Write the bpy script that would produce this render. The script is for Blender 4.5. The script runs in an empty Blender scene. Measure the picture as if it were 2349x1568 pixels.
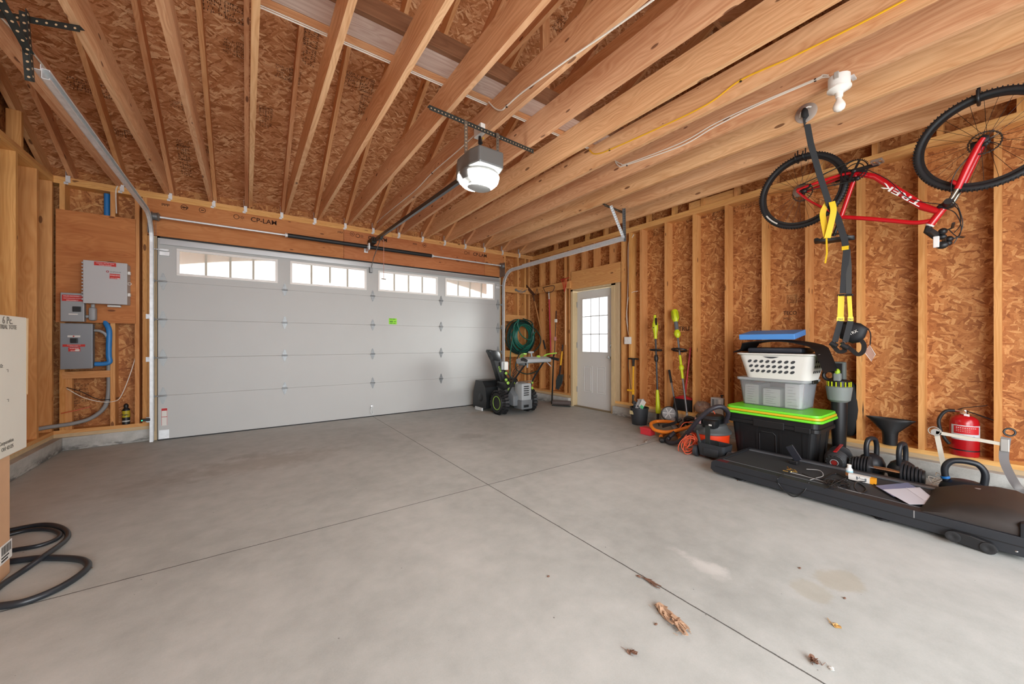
import bpy, bmesh, math, random
from mathutils import Vector, Matrix
random.seed(7)
SC = bpy.context.scene
COL = SC.collection
# ---------------------------------------------------------------- camera, world, exposure
F_PX = 855.0; YAW = math.radians(35.43); CAM_H = 1.155; CXP = 1174.5; CYP = 783.5
cd = bpy.data.cameras.new('camera'); cam = bpy.data.objects.new('camera', cd); COL.objects.link(cam)
cd.sensor_width = 36.0; cd.lens = F_PX / 2349 * 36.0; cd.clip_start = 0.02; cd.clip_end = 200
cam.location = (0, 0, CAM_H); cam.rotation_euler = (math.pi / 2, 0, -YAW)
SC.camera = cam
w = bpy.data.worlds.new('world'); SC.world = w; w.use_nodes = True
w.node_tree.nodes['Background'].inputs['Color'].default_value = (0.93, 0.96, 1.0, 1)
w.node_tree.nodes['Background'].inputs['Strength'].default_value = 3.2
SC.view_settings.view_transform = 'Standard'; SC.view_settings.look = 'None'
SC.view_settings.exposure = 0.34; SC.view_settings.gamma = 1.0
SC.cycles.max_bounces = 10; SC.cycles.diffuse_bounces = 5; SC.cycles.transparent_max_bounces = 16
SC.cycles.sample_clamp_indirect = 6.0; SC.cycles.caustics_reflective = False; SC.cycles.caustics_refractive = False

def area(name, loc, target, sx, sy, power, color=(1, 1, 1)):
    l = bpy.data.lights.new(name, 'AREA'); l.shape = 'RECTANGLE'; l.size = sx; l.size_y = sy
    l.energy = power; l.color = color
    o = bpy.data.objects.new(name, l); COL.objects.link(o); o.location = loc
    o.rotation_euler = (Vector(target) - Vector(loc)).to_track_quat('-Z', 'Y').to_euler()
    return o
# two added fill lamps behind the camera, and daylight through the side door's window
area('rear_fill_high', (0.6, -3.6, 3.3), (1.4, 3.2, 0.4), 6.5, 3.0, 120, (0.92, 0.96, 1.0))
area('rear_fill_low', (0.4, -1.95, 1.1), (1.4, 4, 1.5), 3.2, 1.8, 130, (0.92, 0.97, 1.0))
area('side_window_daylight', (7.2, 2.75, 1.75), (4.4, 4.7, 1.2), 1.5, 1.4, 900, (0.94, 0.97, 1.0))

def ray(u, v):
    a = (u - CXP) / F_PX; b = (CYP - v) / F_PX
    return (math.sin(YAW) + math.cos(YAW) * a, math.cos(YAW) - math.sin(YAW) * a, b)
def P(u, v, x=None, y=None, z=None):
    """the point of the place seen at photo pixel (u, v) that lies on the plane x=, y= or z="""
    d = ray(u, v)
    t = x / d[0] if x is not None else y / d[1] if y is not None else (z - CAM_H) / d[2]
    return Vector((d[0] * t, d[1] * t, CAM_H + d[2] * t))

# ---------------------------------------------------------------- materials
def lin(c):
    if isinstance(c, str):
        c = [int(c[i:i + 2], 16) / 255 for i in (0, 2, 4)]
    return tuple((x / 12.92 if x <= 0.04045 else ((x + 0.055) / 1.055) ** 2.4) for x in c[:3]) + (1,)
MC = {}
class NT:
    def __init__(s, name):
        s.m = bpy.data.materials.new(name); s.m.use_nodes = True; s.t = s.m.node_tree; s.n = s.t.nodes
        s.b = s.n['Principled BSDF']; s.out = s.n['Material Output']
    def add(s, typ, **kw):
        n = s.n.new(typ)
        for k, v in kw.items():
            if k.startswith('i_'):
                key = k[2:]; key = int(key) if key.isdigit() else key
                n.inputs[key].default_value = v
            else: setattr(n, k, v)
        return n
    def l(s, a, b): s.t.links.new(a, b)
    def math(s, op, a, b=None, clamp=False):
        n = s.add('ShaderNodeMath', operation=op, use_clamp=clamp)
        for i, x in enumerate((a, b)):
            if x is None: continue
            if isinstance(x, (int, float)): n.inputs[i].default_value = x
            else: s.l(x, n.inputs[i])
        return n.outputs[0]
    def mix(s, f, a, b, mode='MIX'):
        n = s.add('ShaderNodeMix', data_type='RGBA', blend_type=mode)
        for i, x in ((0, f), (6, a), (7, b)):
            if isinstance(x, (int, float)): n.inputs[i].default_value = x
            elif isinstance(x, tuple): n.inputs[i].default_value = x
            else: s.l(x, n.inputs[i])
        return n.outputs[2]
    def ramp(s, f, stops):
        n = s.add('ShaderNodeValToRGB'); e = n.color_ramp.elements
        while len(e) < len(stops): e.new(0.5)
        for k, (p, c) in enumerate(stops): e[k].position = p; e[k].color = lin(c) if not isinstance(c, tuple) else c
        s.l(f, n.inputs[0]); return n.outputs[0]
    def uv(s): return s.add('ShaderNodeUVMap').outputs[0]
    def mapping(s, vec, scale=(1, 1, 1), rot=(0, 0, 0), loc=(0, 0, 0)):
        n = s.add('ShaderNodeMapping'); n.inputs['Scale'].default_value = scale
        n.inputs['Rotation'].default_value = rot; n.inputs['Location'].default_value = loc
        s.l(vec, n.inputs[0]); return n.outputs[0]
    def noise(s, vec, scale, detail=2, rough=0.5, dim='3D'):
        n = s.add('ShaderNodeTexNoise', noise_dimensions=dim); n.inputs['Scale'].default_value = scale
        n.inputs['Detail'].default_value = detail; n.inputs['Roughness'].default_value = rough
        s.l(vec, n.inputs['Vector']); return n.outputs[0]
    def bump(s, h, strength=0.3, dist=0.002):
        n = s.add('ShaderNodeBump'); n.inputs['Strength'].default_value = strength; n.inputs['Distance'].default_value = dist
        s.l(h, n.inputs['Height']); s.l(n.outputs[0], s.b.inputs['Normal'])

def M(name, color, rough=0.5, metal=0.0, var=0.0, scale=30, spec=0.5, emit=None, bump=0.0, coat=0):
    """plain procedural surface: colour, small noise variation, optional bump"""
    if name in MC: return MC[name]
    t = NT(name); c = lin(color); t.b.inputs['Roughness'].default_value = rough; t.b.inputs['Metallic'].default_value = metal
    t.b.inputs['Specular IOR Level'].default_value = spec
    if coat: t.b.inputs['Coat Weight'].default_value = coat
    t.b.inputs['Base Color'].default_value = c
    if var or bump:
        co = t.add('ShaderNodeTexCoord').outputs['Object']; nz = t.noise(co, scale, 3)
        if var:
            d = tuple(x * (1 - var) for x in c[:3]) + (1,); e = tuple(min(1, x * (1 + var)) for x in c[:3]) + (1,)
            t.l(t.ramp(nz, [(0.3, d), (0.7, e)]), t.b.inputs['Base Color'])
        if bump: t.bump(nz, bump, 0.003)
    if emit: t.b.inputs['Emission Color'].default_value = lin(emit[0]); t.b.inputs['Emission Strength'].default_value = emit[1]
    MC[name] = t.m; return t.m

def wood(name, dark, light, grain=1.0, knots=True, rough=0.62, sat=1.0):
    t = NT(name); uv = t.uv(); rnd = t.add('ShaderNodeObjectInfo').outputs['Random']
    off = t.add('ShaderNodeCombineXYZ'); t.l(t.math('MULTIPLY', rnd, 37.0), off.inputs[0]); t.l(t.math('MULTIPLY', rnd, 13.0), off.inputs[1])
    va = t.add('ShaderNodeVectorMath', operation='ADD'); t.l(uv, va.inputs[0]); t.l(off.outputs[0], va.inputs[1]); v = va.outputs[0]
    # knots bend the grain around them
    kn = t.add('ShaderNodeTexVoronoi', voronoi_dimensions='2D'); kn.inputs['Scale'].default_value = 1.0
    t.l(t.mapping(v, (2.6, 7.5, 1)), kn.inputs['Vector']); kd = kn.outputs['Distance']
    warp = t.math('MULTIPLY', t.noise(t.mapping(v, (0.9, 5, 1)), 1.0, 2, 0.5, '2D'), 1.0)
    kb = t.math('MULTIPLY', t.math('SUBTRACT', 0.35, t.math('MINIMUM', kd, 0.35)), 0.9)
    sepx = t.add('ShaderNodeSeparateXYZ'); t.l(v, sepx.inputs[0])
    gr = t.math('ADD', t.math('MULTIPLY', sepx.outputs[1], 26.0 * grain), t.math('ADD', t.math('MULTIPLY', warp, 7.0), t.math('MULTIPLY', kb, 5.0)))
    ring = t.math('FRACT', gr); ring = t.math('ABSOLUTE', t.math('SUBTRACT', ring, 0.5)); ring = t.math('MULTIPLY', ring, 2.0)
    fine = t.noise(t.mapping(v, (3.0, 120, 1)), 1.0, 2, 0.6, '2D')
    f = t.math('ADD', t.math('MULTIPLY', ring, 0.34), t.math('MULTIPLY', fine, 0.66))
    broad = t.noise(t.mapping(v, (0.7, 6, 1)), 1.0, 1, 0.5, '2D')
    f = t.math('ADD', t.math('MULTIPLY', f, 0.55), t.math('MULTIPLY', broad, 0.5))
    c = t.ramp(f, [(0.25, dark), (0.75, light)])
    if knots:
        sel = t.add('ShaderNodeSeparateColor'); t.l(kn.outputs['Color'], sel.inputs[0])
        thr = t.math('MULTIPLY', t.math('GREATER_THAN', sel.outputs[0], 0.72), 0.085)
        thr = t.math('MULTIPLY', thr, t.math('ADD', sel.outputs[1], 0.35))
        kk = t.math('MULTIPLY', t.math('SUBTRACT', thr, kd), 30.0, True)
        c = t.mix(t.math('MINIMUM', kk, 0.8), c, lin('5c2f17'))
    br = t.math('ADD', t.math('MULTIPLY', rnd, 0.16), 0.90)
    hsv = t.add('ShaderNodeHueSaturation'); t.l(c, hsv.inputs['Color']); t.l(br, hsv.inputs['Value'])
    t.l(t.math('ADD', 0.493, t.math('MULTIPLY', rnd, 0.012)), hsv.inputs['Hue']); hsv.inputs['Saturation'].default_value = sat
    t.l(hsv.outputs[0], t.b.inputs['Base Color']); t.b.inputs['Roughness'].default_value = rough
    t.b.inputs['Specular IOR Level'].default_value = 0.3
    MC[name] = t.m; return t.m

def osb(name, cols, bias=0.0, spread=1.0):
    """oriented strand board: stacked layers of long flakes laid at different angles"""
    t = NT(name); uv = t.uv(); cur = None
    wv = t.add('ShaderNodeTexNoise', noise_dimensions='2D'); wv.inputs['Scale'].default_value = 9; wv.inputs['Detail'].default_value = 1
    t.l(uv, wv.inputs['Vector'])
    wm = t.add('ShaderNodeVectorMath', operation='MULTIPLY_ADD'); t.l(wv.outputs[1], wm.inputs[0]); wm.inputs[1].default_value = (0.03, 0.03, 0); t.l(uv, wm.inputs[2])
    vec = wm.outputs[0]
    hgt = None
    for k, (ang, sx, sy, thr) in enumerate([(10, 6.5, 23, 0), (-38, 7.5, 30, 0.45), (58, 9, 34, 0.6), (-8, 6.5, 36, 0.55), (24, 9, 44, 0.6), (-62, 12, 60, 0.68), (85, 12, 54, 0.72)]):
        m = t.mapping(vec, (1, 1, 1), (0, 0, math.radians(bias + ang * spread)), (k * 3.1, k * 1.7, 0))
        m = t.mapping(m, (sx, sy, 1))
        vo = t.add('ShaderNodeTexVoronoi', voronoi_dimensions='2D'); vo.inputs['Scale'].default_value = 1.0; t.l(m, vo.inputs['Vector'])
        se = t.add('ShaderNodeSeparateColor'); t.l(vo.outputs['Color'], se.inputs[0])
        streak = t.noise(t.mapping(m, (0.6, 5, 1)), 1.0, 1, 0.5, '2D')
        f = t.math('ADD', t.math('MULTIPLY', se.outputs[0], 0.8), t.math('MULTIPLY', streak, 0.25))
        c = t.ramp(f, cols)
        if cur is None: cur = c
        else:
            mk = t.math('GREATER_THAN', se.outputs[1], thr)
            mk = t.math('MULTIPLY', mk, t.math('LESS_THAN', vo.outputs['Distance'], 0.52))
            cur = t.mix(mk, cur, c)
    fl = t.noise(t.mapping(uv, (1, 2.2, 1), (0, 0, math.radians(bias))), 60, 2, 0.6, '2D')
    fk = t.math('MULTIPLY', t.math('SUBTRACT', fl, 0.64), 14, True)
    cur = t.mix(t.math('MULTIPLY', fk, 0.55), cur, lin('5a2c12'))
    t.l(cur, t.b.inputs['Base Color']); t.b.inputs['Roughness'].default_value = 0.6; t.b.inputs['Specular IOR Level'].default_value = 0.3
    MC[name] = t.m; return t.m

OSBW = osb('osb_wall', [(0.0, '7f4822'), (0.35, 'a6693a'), (0.7, 'bc804b'), (1.0, 'd8a66c')], 60, 1.0)
OSBR = osb('osb_roof', [(0.0, '8a4f2a'), (0.35, 'b87a4c'), (0.7, 'd0966a'), (1.0, 'ebc092')], 0, 0.55)
JOIST = wood('joist_wood', 'c88c5e', 'efc294')
STUD = wood('stud_wood', 'c58546', 'e3ab6c')
RAFT = wood('rafter_wood', 'c98855', 'e8b584')
LVL = wood('header_wood', 'b06a38', 'cb8a55', 0.5)
PLY = wood('plywood_wood', 'b06a35', 'd08d50', 0.35)
PLATE = wood('plate_wood', 'cf9152', 'eab872')
PINE = wood('jamb_wood', 'bea680', 'd3bc96', 0.6, False)
EDGE_SHADED = wood('shaded_board_wood', '6b4630', '8a6046')  # the edge board's shade is put into this brown
OLD = wood('weathered_board_wood', 'a98a7c', 'd3bfb2', 0.8, False)

def concrete(name, joints=True):
    t = NT(name); co = t.add('ShaderNodeTexCoord').outputs['Object']
    n1 = t.noise(t.mapping(co, (1, 0.75, 1), (0, 0, 0.5)), 0.9, 4, 0.55); n2 = t.noise(co, 7, 5, 0.65); n3 = t.noise(co, 160, 2)
    f = t.math('ADD', t.math('MULTIPLY', n1, 0.55), t.math('ADD', t.math('MULTIPLY', n2, 0.35), t.math('MULTIPLY', n3, 0.1)))
    c = t.ramp(f, [(0.36, '9c9e9a'), (0.5, 'adafab'), (0.64, 'bbbcb8')] if joints else [(0.35, '8d8d88'), (0.5, 'b0b0ab'), (0.62, 'c9c9c4')])
    if joints:
        def blob(u, v, rx, ry, col, amt, soft=2.5, nz=1.6):
            nonlocal c
            p = P(u, v, z=0)
            m = t.mapping(co, (1 / rx, 1 / ry, 0), (0, 0, 0), (-p.x / rx, -p.y / ry, 0))
            ln = t.add('ShaderNodeVectorMath', operation='LENGTH'); t.l(m, ln.inputs[0])
            d = t.math('ADD', ln.outputs['Value'], t.math('MULTIPLY', t.math('SUBTRACT', n2, 0.5), nz))
            k = t.math('MULTIPLY', t.math('SUBTRACT', 1.0, d), soft, True)
            c = t.mix(t.math('MULTIPLY', k, amt), c, lin(col))
        blob(600, 1060, 0.85, 0.35, '8b7a66', 0.30, 1.5); blob(570, 1045, 0.25, 0.12, '6d6154', 0.25, 1.5)
        blob(330, 1110, 0.5, 0.35, '90857a', 0.22, 1.2); blob(1075, 1000, 0.25, 0.18, '85807a', 0.45, 1.5)
        blob(1110, 945, 0.35, 0.2, 'a08a6c', 0.35, 1.5)
        blob(1920, 1330, 0.13, 0.10, 'a09276', 0.34, 4, 1.3); blob(1860, 1352, 0.11, 0.09, 'a39880', 0.3, 4, 1.3)
        blob(1620, 1300, 0.07, 0.16, 'd6d4cf', 0.35, 1.6, 3.2); blob(1610, 1290, 0.05, 0.2, 'd8d6d2', 0.3, 1.6, 3.2)
        sp = t.add('ShaderNodeTexVoronoi'); sp.inputs['Scale'].default_value = 17; t.l(co, sp.inputs['Vector'])
        ss = t.add('ShaderNodeSeparateColor'); t.l(sp.outputs['Color'], ss.inputs[0])
        dot = t.math('MULTIPLY', t.math('LESS_THAN', sp.outputs['Distance'], t.math('MULTIPLY', ss.outputs[1], 0.07)), t.math('GREATER_THAN', ss.outputs[0], 0.8))
        c = t.mix(t.math('MULTIPLY', dot, 0.7), c, lin('4a443c'))
        se = t.add('ShaderNodeSeparateXYZ'); t.l(co, se.inputs[0]); wob = t.math('MULTIPLY', t.math('SUBTRACT', n3, 0.5), 0.004)
        wob2 = t.math('MULTIPLY', t.math('SUBTRACT', n2, 0.5), 0.01)
        g = None
        for ax, val in ((0, 1.592), (1, 2.572)):
            d = t.math('ABSOLUTE', t.math('SUBTRACT', t.math('ADD', se.outputs[ax], t.math('ADD', wob, wob2)), val))
            k = t.math('LESS_THAN', d, 0.0036); g = k if g is None else t.math('MAXIMUM', g, k)
        c = t.mix(t.math('MULTIPLY', g, 0.85), c, lin('35322d'))
        t.b.inputs['Roughness'].default_value = 0.55; t.bump(t.math('SUBTRACT', t.math('MULTIPLY', n2, 0.4), g), 0.25, 0.004)
    else:
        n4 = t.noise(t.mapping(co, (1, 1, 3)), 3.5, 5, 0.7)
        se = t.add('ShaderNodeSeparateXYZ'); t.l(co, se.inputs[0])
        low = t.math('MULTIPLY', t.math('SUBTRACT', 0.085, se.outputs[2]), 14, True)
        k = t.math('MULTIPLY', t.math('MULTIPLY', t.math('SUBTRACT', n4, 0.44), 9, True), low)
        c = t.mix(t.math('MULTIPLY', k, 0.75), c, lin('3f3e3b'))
        t.b.inputs['Roughness'].default_value = 0.85; t.bump(n2, 0.4, 0.01)
    t.l(c, t.b.inputs['Base Color']); t.b.inputs['Specular IOR Level'].default_value = 0.35
    return t.m
CONC = concrete('concrete_floor'); CURB = concrete('concrete_curb', False)

def glass(name, tint='ffffff', white=0.0, wcol='ffffff', rough=0.02):
    """clear or milky sheet: lets light straight through, a little of it scattered by the surface"""
    t = NT(name); tr = t.add('ShaderNodeBsdfTransparent'); tr.inputs[0].default_value = lin(tint)
    gl = t.add('ShaderNodeBsdfGlossy'); gl.inputs['Roughness'].default_value = rough
    fr = t.add('ShaderNodeFresnel'); fr.inputs[0].default_value = 1.35
    m1 = t.add('ShaderNodeMixShader'); t.l(fr.outputs[0], m1.inputs[0]); t.l(tr.outputs[0], m1.inputs[1]); t.l(gl.outputs[0], m1.inputs[2])
    last = m1
    if white:
        df = t.add('ShaderNodeBsdfDiffuse'); df.inputs[0].default_value = lin(wcol); tl = t.add('ShaderNodeBsdfTranslucent'); tl.inputs[0].default_value = lin(wcol)
        md = t.add('ShaderNodeMixShader', i_0=0.5); t.l(df.outputs[0], md.inputs[1]); t.l(tl.outputs[0], md.inputs[2])
        last = t.add('ShaderNodeMixShader'); last.inputs[0].default_value = white; t.l(m1.outputs[0], last.inputs[1]); t.l(md.outputs[0], last.inputs[2])
    t.l(last.outputs[0], t.out.inputs[0]); MC[name] = t.m; return t.m
PANE = glass('window_glass', 'f2f0ec', 0.3, 'f5f2ec'); MILKY = glass('milky_plastic', 'ffffff', 0.24, 'e8ebf2', 0.2)
FROST = glass('frosted_film', 'd0d0cc', 0.25, 'ffffff')
CLEARP = glass('clear_plastic', 'ffffff', 0.22, 'ffffff', 0.05)

GALV = M('galvanized_steel', 'e2e6e8', 0.42, 0.4, 0.08, 25); GALVD = M('dull_steel', '8e9192', 0.5, 0.8, 0.15, 40)
DKST = M('dark_steel', '3d4240', 0.5, 0.6, 0.1); BLK = M('black_plastic', '17181a', 0.45, 0, 0.1); BLKM = M('black_matte', '121212', 0.8)
RUB = M('black_rubber', '1b1c1e', 0.6, 0, 0.15, 60); CHROME = M('chrome', 'd8d8d8', 0.18, 1.0)
WHT = M('white_paint', 'd6d6d3', 0.5); WHT2 = M('white_plastic', 'e4e2dc', 0.4); CABLE = M('white_cable', 'e6dfd2', 0.5)
DOORW = M('garage_door_paint', 'b9bab8', 0.5, 0, 0.015, 3); GREYP = M('grey_plastic', '6f7577', 0.5)
RED = M('red_paint', 'b5121b', 0.3, coat=0.4); PAPER = M('paper', 'dcdad4', 0.7); INK = M('ink_black', '1a1512', 0.8); INKB = M('stamp_ink', '3a1f12', 0.85)
YEL = M('yellow_webbing', 'e8c11a', 0.6); LIME = M('lime_plastic', 'c3cf1c', 0.4); GRNL = M('green_plastic', 'a7d35a', 0.4)

# ---------------------------------------------------------------- mesh building
FR = {}
class MB:
    def __init__(s): s.bm = bmesh.new()
    def _xf(s, geom, m): bmesh.ops.transform(s.bm, matrix=m, verts=geom)
    def box(s, a, b, bevel=0, rot=None, pivot=None, mi=0):
        a, b = Vector(a), Vector(b); c = (a + b) / 2; d = b - a
        r = bmesh.ops.create_cube(s.bm, size=1.0, matrix=Matrix.Translation(c) @ Matrix.Diagonal((abs(d.x) or 1e-4, abs(d.y) or 1e-4, abs(d.z) or 1e-4, 1)))
        vs = r['verts']; es = list({e for v in vs for e in v.link_edges}); fs = list({f for v in vs for f in v.link_faces})
        for f in fs: f.material_index = mi
        if bevel:
            q = bmesh.ops.bevel(s.bm, geom=es, offset=bevel, segments=2, affect='EDGES', profile=0.5)
            vs = list({v for f in q['faces'] for v in f.verts} | {v for v in vs if v.is_valid})
            for f in q['faces']: f.material_index = mi
        if rot is not None:
            pv = Vector(pivot) if pivot is not None else c
            s._xf(vs, Matrix.Translation(pv) @ rot.to_4x4() @ Matrix.Translation(-pv))
        return s
    def rings(s, rings, closed=False, cap=True, mi=0):
        R = [[s.bm.verts.new(p) for p in r] for r in rings]; n = len(R[0]); m = len(R)
        for i in range(m if closed else m - 1):
            a, b = R[i], R[(i + 1) % m]
            for j in range(n):
                try: s.bm.faces.new((a[j], a[(j + 1) % n], b[(j + 1) % n], b[j])).material_index = mi
                except ValueError: pass
        if cap and not closed:
            for r, fl in ((R[0], True), (R[-1], False)):
                try: s.bm.faces.new(r[::-1] if fl else r).material_index = mi
                except ValueError: pass
        return s
    def tube(s, pts, r, seg=8, closed=False, flat=None, mi=0, up=None):
        """sweep along pts; r a radius or a list; flat=(w,t) sweeps a rectangle"""
        pts = [Vector(p) for p in pts]; n = len(pts); rr = r if isinstance(r, (list, tuple)) else [r] * n
        tan = []
        for i in range(n):
            if closed: d = pts[(i + 1) % n] - pts[i - 1]
            else: d = pts[min(i + 1, n - 1)] - pts[max(i - 1, 0)]
            tan.append(d.normalized() if d.length > 1e-9 else Vector((0, 0, 1)))
        u0 = Vector(up) if up is not None else (Vector((0, 0, 1)) if abs(tan[0].z) < 0.9 else Vector((1, 0, 0)))
        nrm = (u0 - tan[0] * u0.dot(tan[0])).normalized(); rings = []
        for i in range(n):
            if up is not None: nn = (Vector(up) - tan[i] * Vector(up).dot(tan[i]))
            else: nn = nrm - tan[i] * nrm.dot(tan[i])
            nrm = nn.normalized() if nn.length > 1e-6 else nrm
            bn = tan[i].cross(nrm)
            if flat: 
                w2, t2 = flat[0] / 2, flat[1] / 2
                rings.append([pts[i] + bn * a * w2 + nrm * b * t2 for a, b in ((-1, -1), (1, -1), (1, 1), (-1, 1))])
            else: rings.append([pts[i] + (nrm * math.cos(2 * math.pi * k / seg) + bn * math.sin(2 * math.pi * k / seg)) * rr[i] for k in range(seg)])
        return s.rings(rings, closed, mi=mi)
    def cyl(s, a, b, r0, r1=None, seg=16, mi=0):
        return s.tube([a, b], [r0, r0 if r1 is None else r1], seg, mi=mi)
    def lathe(s, prof, base=(0, 0, 0), axis=(0, 0, 1), seg=24, sx=1, sy=1, cap=True, mi=0):
        """prof = [(radius, height)] around axis from base"""
        ax = Vector(axis).normalized(); q = Vector((0, 0, 1)).rotation_difference(ax).to_matrix(); b = Vector(base); rings = []
        for r, h in prof:
            rings.append([b + q @ Vector((r * sx * math.cos(2 * math.pi * k / seg), r * sy * math.sin(2 * math.pi * k / seg), h)) for k in range(seg)])
        return s.rings(rings, False, cap, mi=mi)
    def prism(s, poly, d, mi=0, bevel=0):
        """poly = list of 3D points (planar), extruded by vector d"""
        d = Vector(d); a = [s.bm.verts.new(Vector(p)) for p in poly]; b = [s.bm.verts.new(Vector(p) + d) for p in poly]; n = len(a); fs = []
        fs.append(s.bm.faces.new(a[::-1])); fs.append(s.bm.faces.new(b))
        for i in range(n): fs.append(s.bm.faces.new((a[i], a[(i + 1) % n], b[(i + 1) % n], b[i])))
        for f in fs: f.material_index = mi
        if bevel:
            es = list({e for f in fs for e in f.edges})
            bmesh.ops.bevel(s.bm, geom=es, offset=bevel, segments=2, affect='EDGES', profile=0.5)
        return s
    def ball(s, c, r, sx=1, sy=1, sz=1, seg=16, mi=0, rot=None):
        m = Matrix.Translation(Vector(c)) @ ((rot.to_4x4()) if rot is not None else Matrix()) @ Matrix.Diagonal((r * sx, r * sy, r * sz, 1))
        q = bmesh.ops.create_uvsphere(s.bm, u_segments=seg, v_segments=max(6, seg // 2), radius=1, matrix=m)
        for f in {f for v in q['verts'] for f in v.link_faces}: f.material_index = mi
        return s
    def torus(s, c, R, r, axis=(0, 0, 1), seg=32, rs=8, a0=0, a1=2 * math.pi, sx=1, sy=1, mi=0):
        q = Vector((0, 0, 1)).rotation_difference(Vector(axis).normalized()).to_matrix(); full = abs(a1 - a0 - 2 * math.pi) < 1e-6
        n = seg; pts = [Vector(c) + q @ Vector((R * sx * math.cos(a0 + (a1 - a0) * k / n), R * sy * math.sin(a0 + (a1 - a0) * k / n), 0)) for k in range(n if full else n + 1)]
        return s.tube(pts, r, rs, closed=full, mi=mi)
    def board(s, p0, p1, w, t, side):
        """lumber from p0 to p1, width w along `side`, thickness t across; u runs along the grain"""
        p0, p1 = Vector(p0), Vector(p1); L = (p1 - p0).length; x = (p1 - p0).normalized()
        y = Vector(side); y = (y - x * y.dot(x)).normalized(); z = x.cross(y)
        V = [[[s.bm.verts.new(p0 + x * (L * i) + y * ((j - .5) * w) + z * ((k - .5) * t)) for k in (0, 1)] for j in (0, 1)] for i in (0, 1)]
        uvl = s.bm.loops.layers.uv.verify()
        def face(vs, uvs):
            f = s.bm.faces.new(vs)
            for l, q in zip(f.loops, uvs): l[uvl].uv = q
            f.tag = True
        for k in (0, 1):
            face([V[0][0][k], V[1][0][k], V[1][1][k], V[0][1][k]], [(0, k * 3), (L, k * 3), (L, k * 3 + w), (0, k * 3 + w)])
        for j in (0, 1):
            face([V[0][j][0], V[1][j][0], V[1][j][1], V[0][j][1]], [(5, j * 3 + 1), (5 + L, j * 3 + 1), (5 + L, j * 3 + 1 + t), (5, j * 3 + 1 + t)])
        for i in (0, 1):
            face([V[i][0][0], V[i][1][0], V[i][1][1], V[i][0][1]], [(9, 0), (9, w), (9 + t, w), (9 + t, 0)])
        s.tagged = True
        return s
    def build(s, name, mat, parent=None, smooth=False, local=False, angle=None):
        bm = s.bm
        keep = getattr(s, 'tagged', False)
        bmesh.ops.recalc_face_normals(bm, faces=bm.faces)
        uvl = bm.loops.layers.uv.verify()
        if not keep:
            for f in bm.faces:
                n = f.normal; ax = max(range(3), key=lambda i: abs(n[i]))
                for l in f.loops:
                    c = l.vert.co; l[uvl].uv = (c.y, c.z) if ax == 0 else (c.x, c.z) if ax == 1 else (c.x, c.y)
        me = bpy.data.meshes.new(name)
        if parent is not None and not local:
            fr = frame_of(parent)
            bmesh.ops.transform(bm, matrix=fr.inverted(), verts=bm.verts)
        for f in bm.faces: f.smooth = bool(smooth)
        if smooth:
            lim = math.radians(angle or 40)
            for e in bm.edges:
                if len(e.link_faces) == 2 and e.calc_face_angle(0) > lim: e.smooth = False
        bm.to_mesh(me); bm.free()
        for m in (mat if isinstance(mat, (list, tuple)) else [mat]): me.materials.append(m)
        o = bpy.data.objects.new(name, me); COL.objects.link(o)
        if parent is not None: o.parent = parent
        return o
def frame_of(o):
    m = Matrix()
    while o is not None:
        m = o.matrix_basis.copy() @ m if o.parent is None else o.matrix_basis.copy() @ m
        o = o.parent
    return m
def tag(o, label=None, cat=None, group=None, kind=None):
    if label: o['label'] = label
    if cat: o['category'] = cat
    if group: o['group'] = group
    if kind: o['kind'] = kind
    return o
def thing(name, label, cat, loc=(0, 0, 0), rz=0, group=None, kind=None):
    o = bpy.data.objects.new(name, None); COL.objects.link(o); o.location = loc; o.rotation_euler = (0, 0, rz); o.empty_display_size = 0.05
    o.matrix_basis = Matrix.Translation(Vector(loc)) @ Matrix.Rotation(rz, 4, 'Z')
    return tag(o, label, cat, group, kind)
def struct(o, label=None): o['kind'] = 'structure'; (label and o.__setitem__('label', label)); return o
def solo(mb, name, mat, label, cat, group=None, smooth=False, angle=None, loc=None):
    """a thing that is one mesh; its origin is put at the lowest middle of the shape"""
    vs = [v.co for v in mb.bm.verts]
    lo = Vector([min(v[i] for v in vs) for i in range(3)]); hi = Vector([max(v[i] for v in vs) for i in range(3)])
    b = Vector(((lo.x + hi.x) / 2, (lo.y + hi.y) / 2, lo.z))
    if not getattr(mb, 'tagged', False):
        uvl = mb.bm.loops.layers.uv.verify(); bmesh.ops.recalc_face_normals(mb.bm, faces=mb.bm.faces)
        for f in mb.bm.faces:
            n = f.normal; ax = max(range(3), key=lambda i: abs(n[i]))
            for l in f.loops:
                c = l.vert.co; l[uvl].uv = (c.y, c.z) if ax == 0 else (c.x, c.z) if ax == 1 else (c.x, c.y)
        mb.tagged = True
    bmesh.ops.translate(mb.bm, vec=-b, verts=mb.bm.verts)
    o = mb.build(name, mat, None, smooth, True, angle); o.location = b
    return tag(o, label, cat, group)
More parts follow.
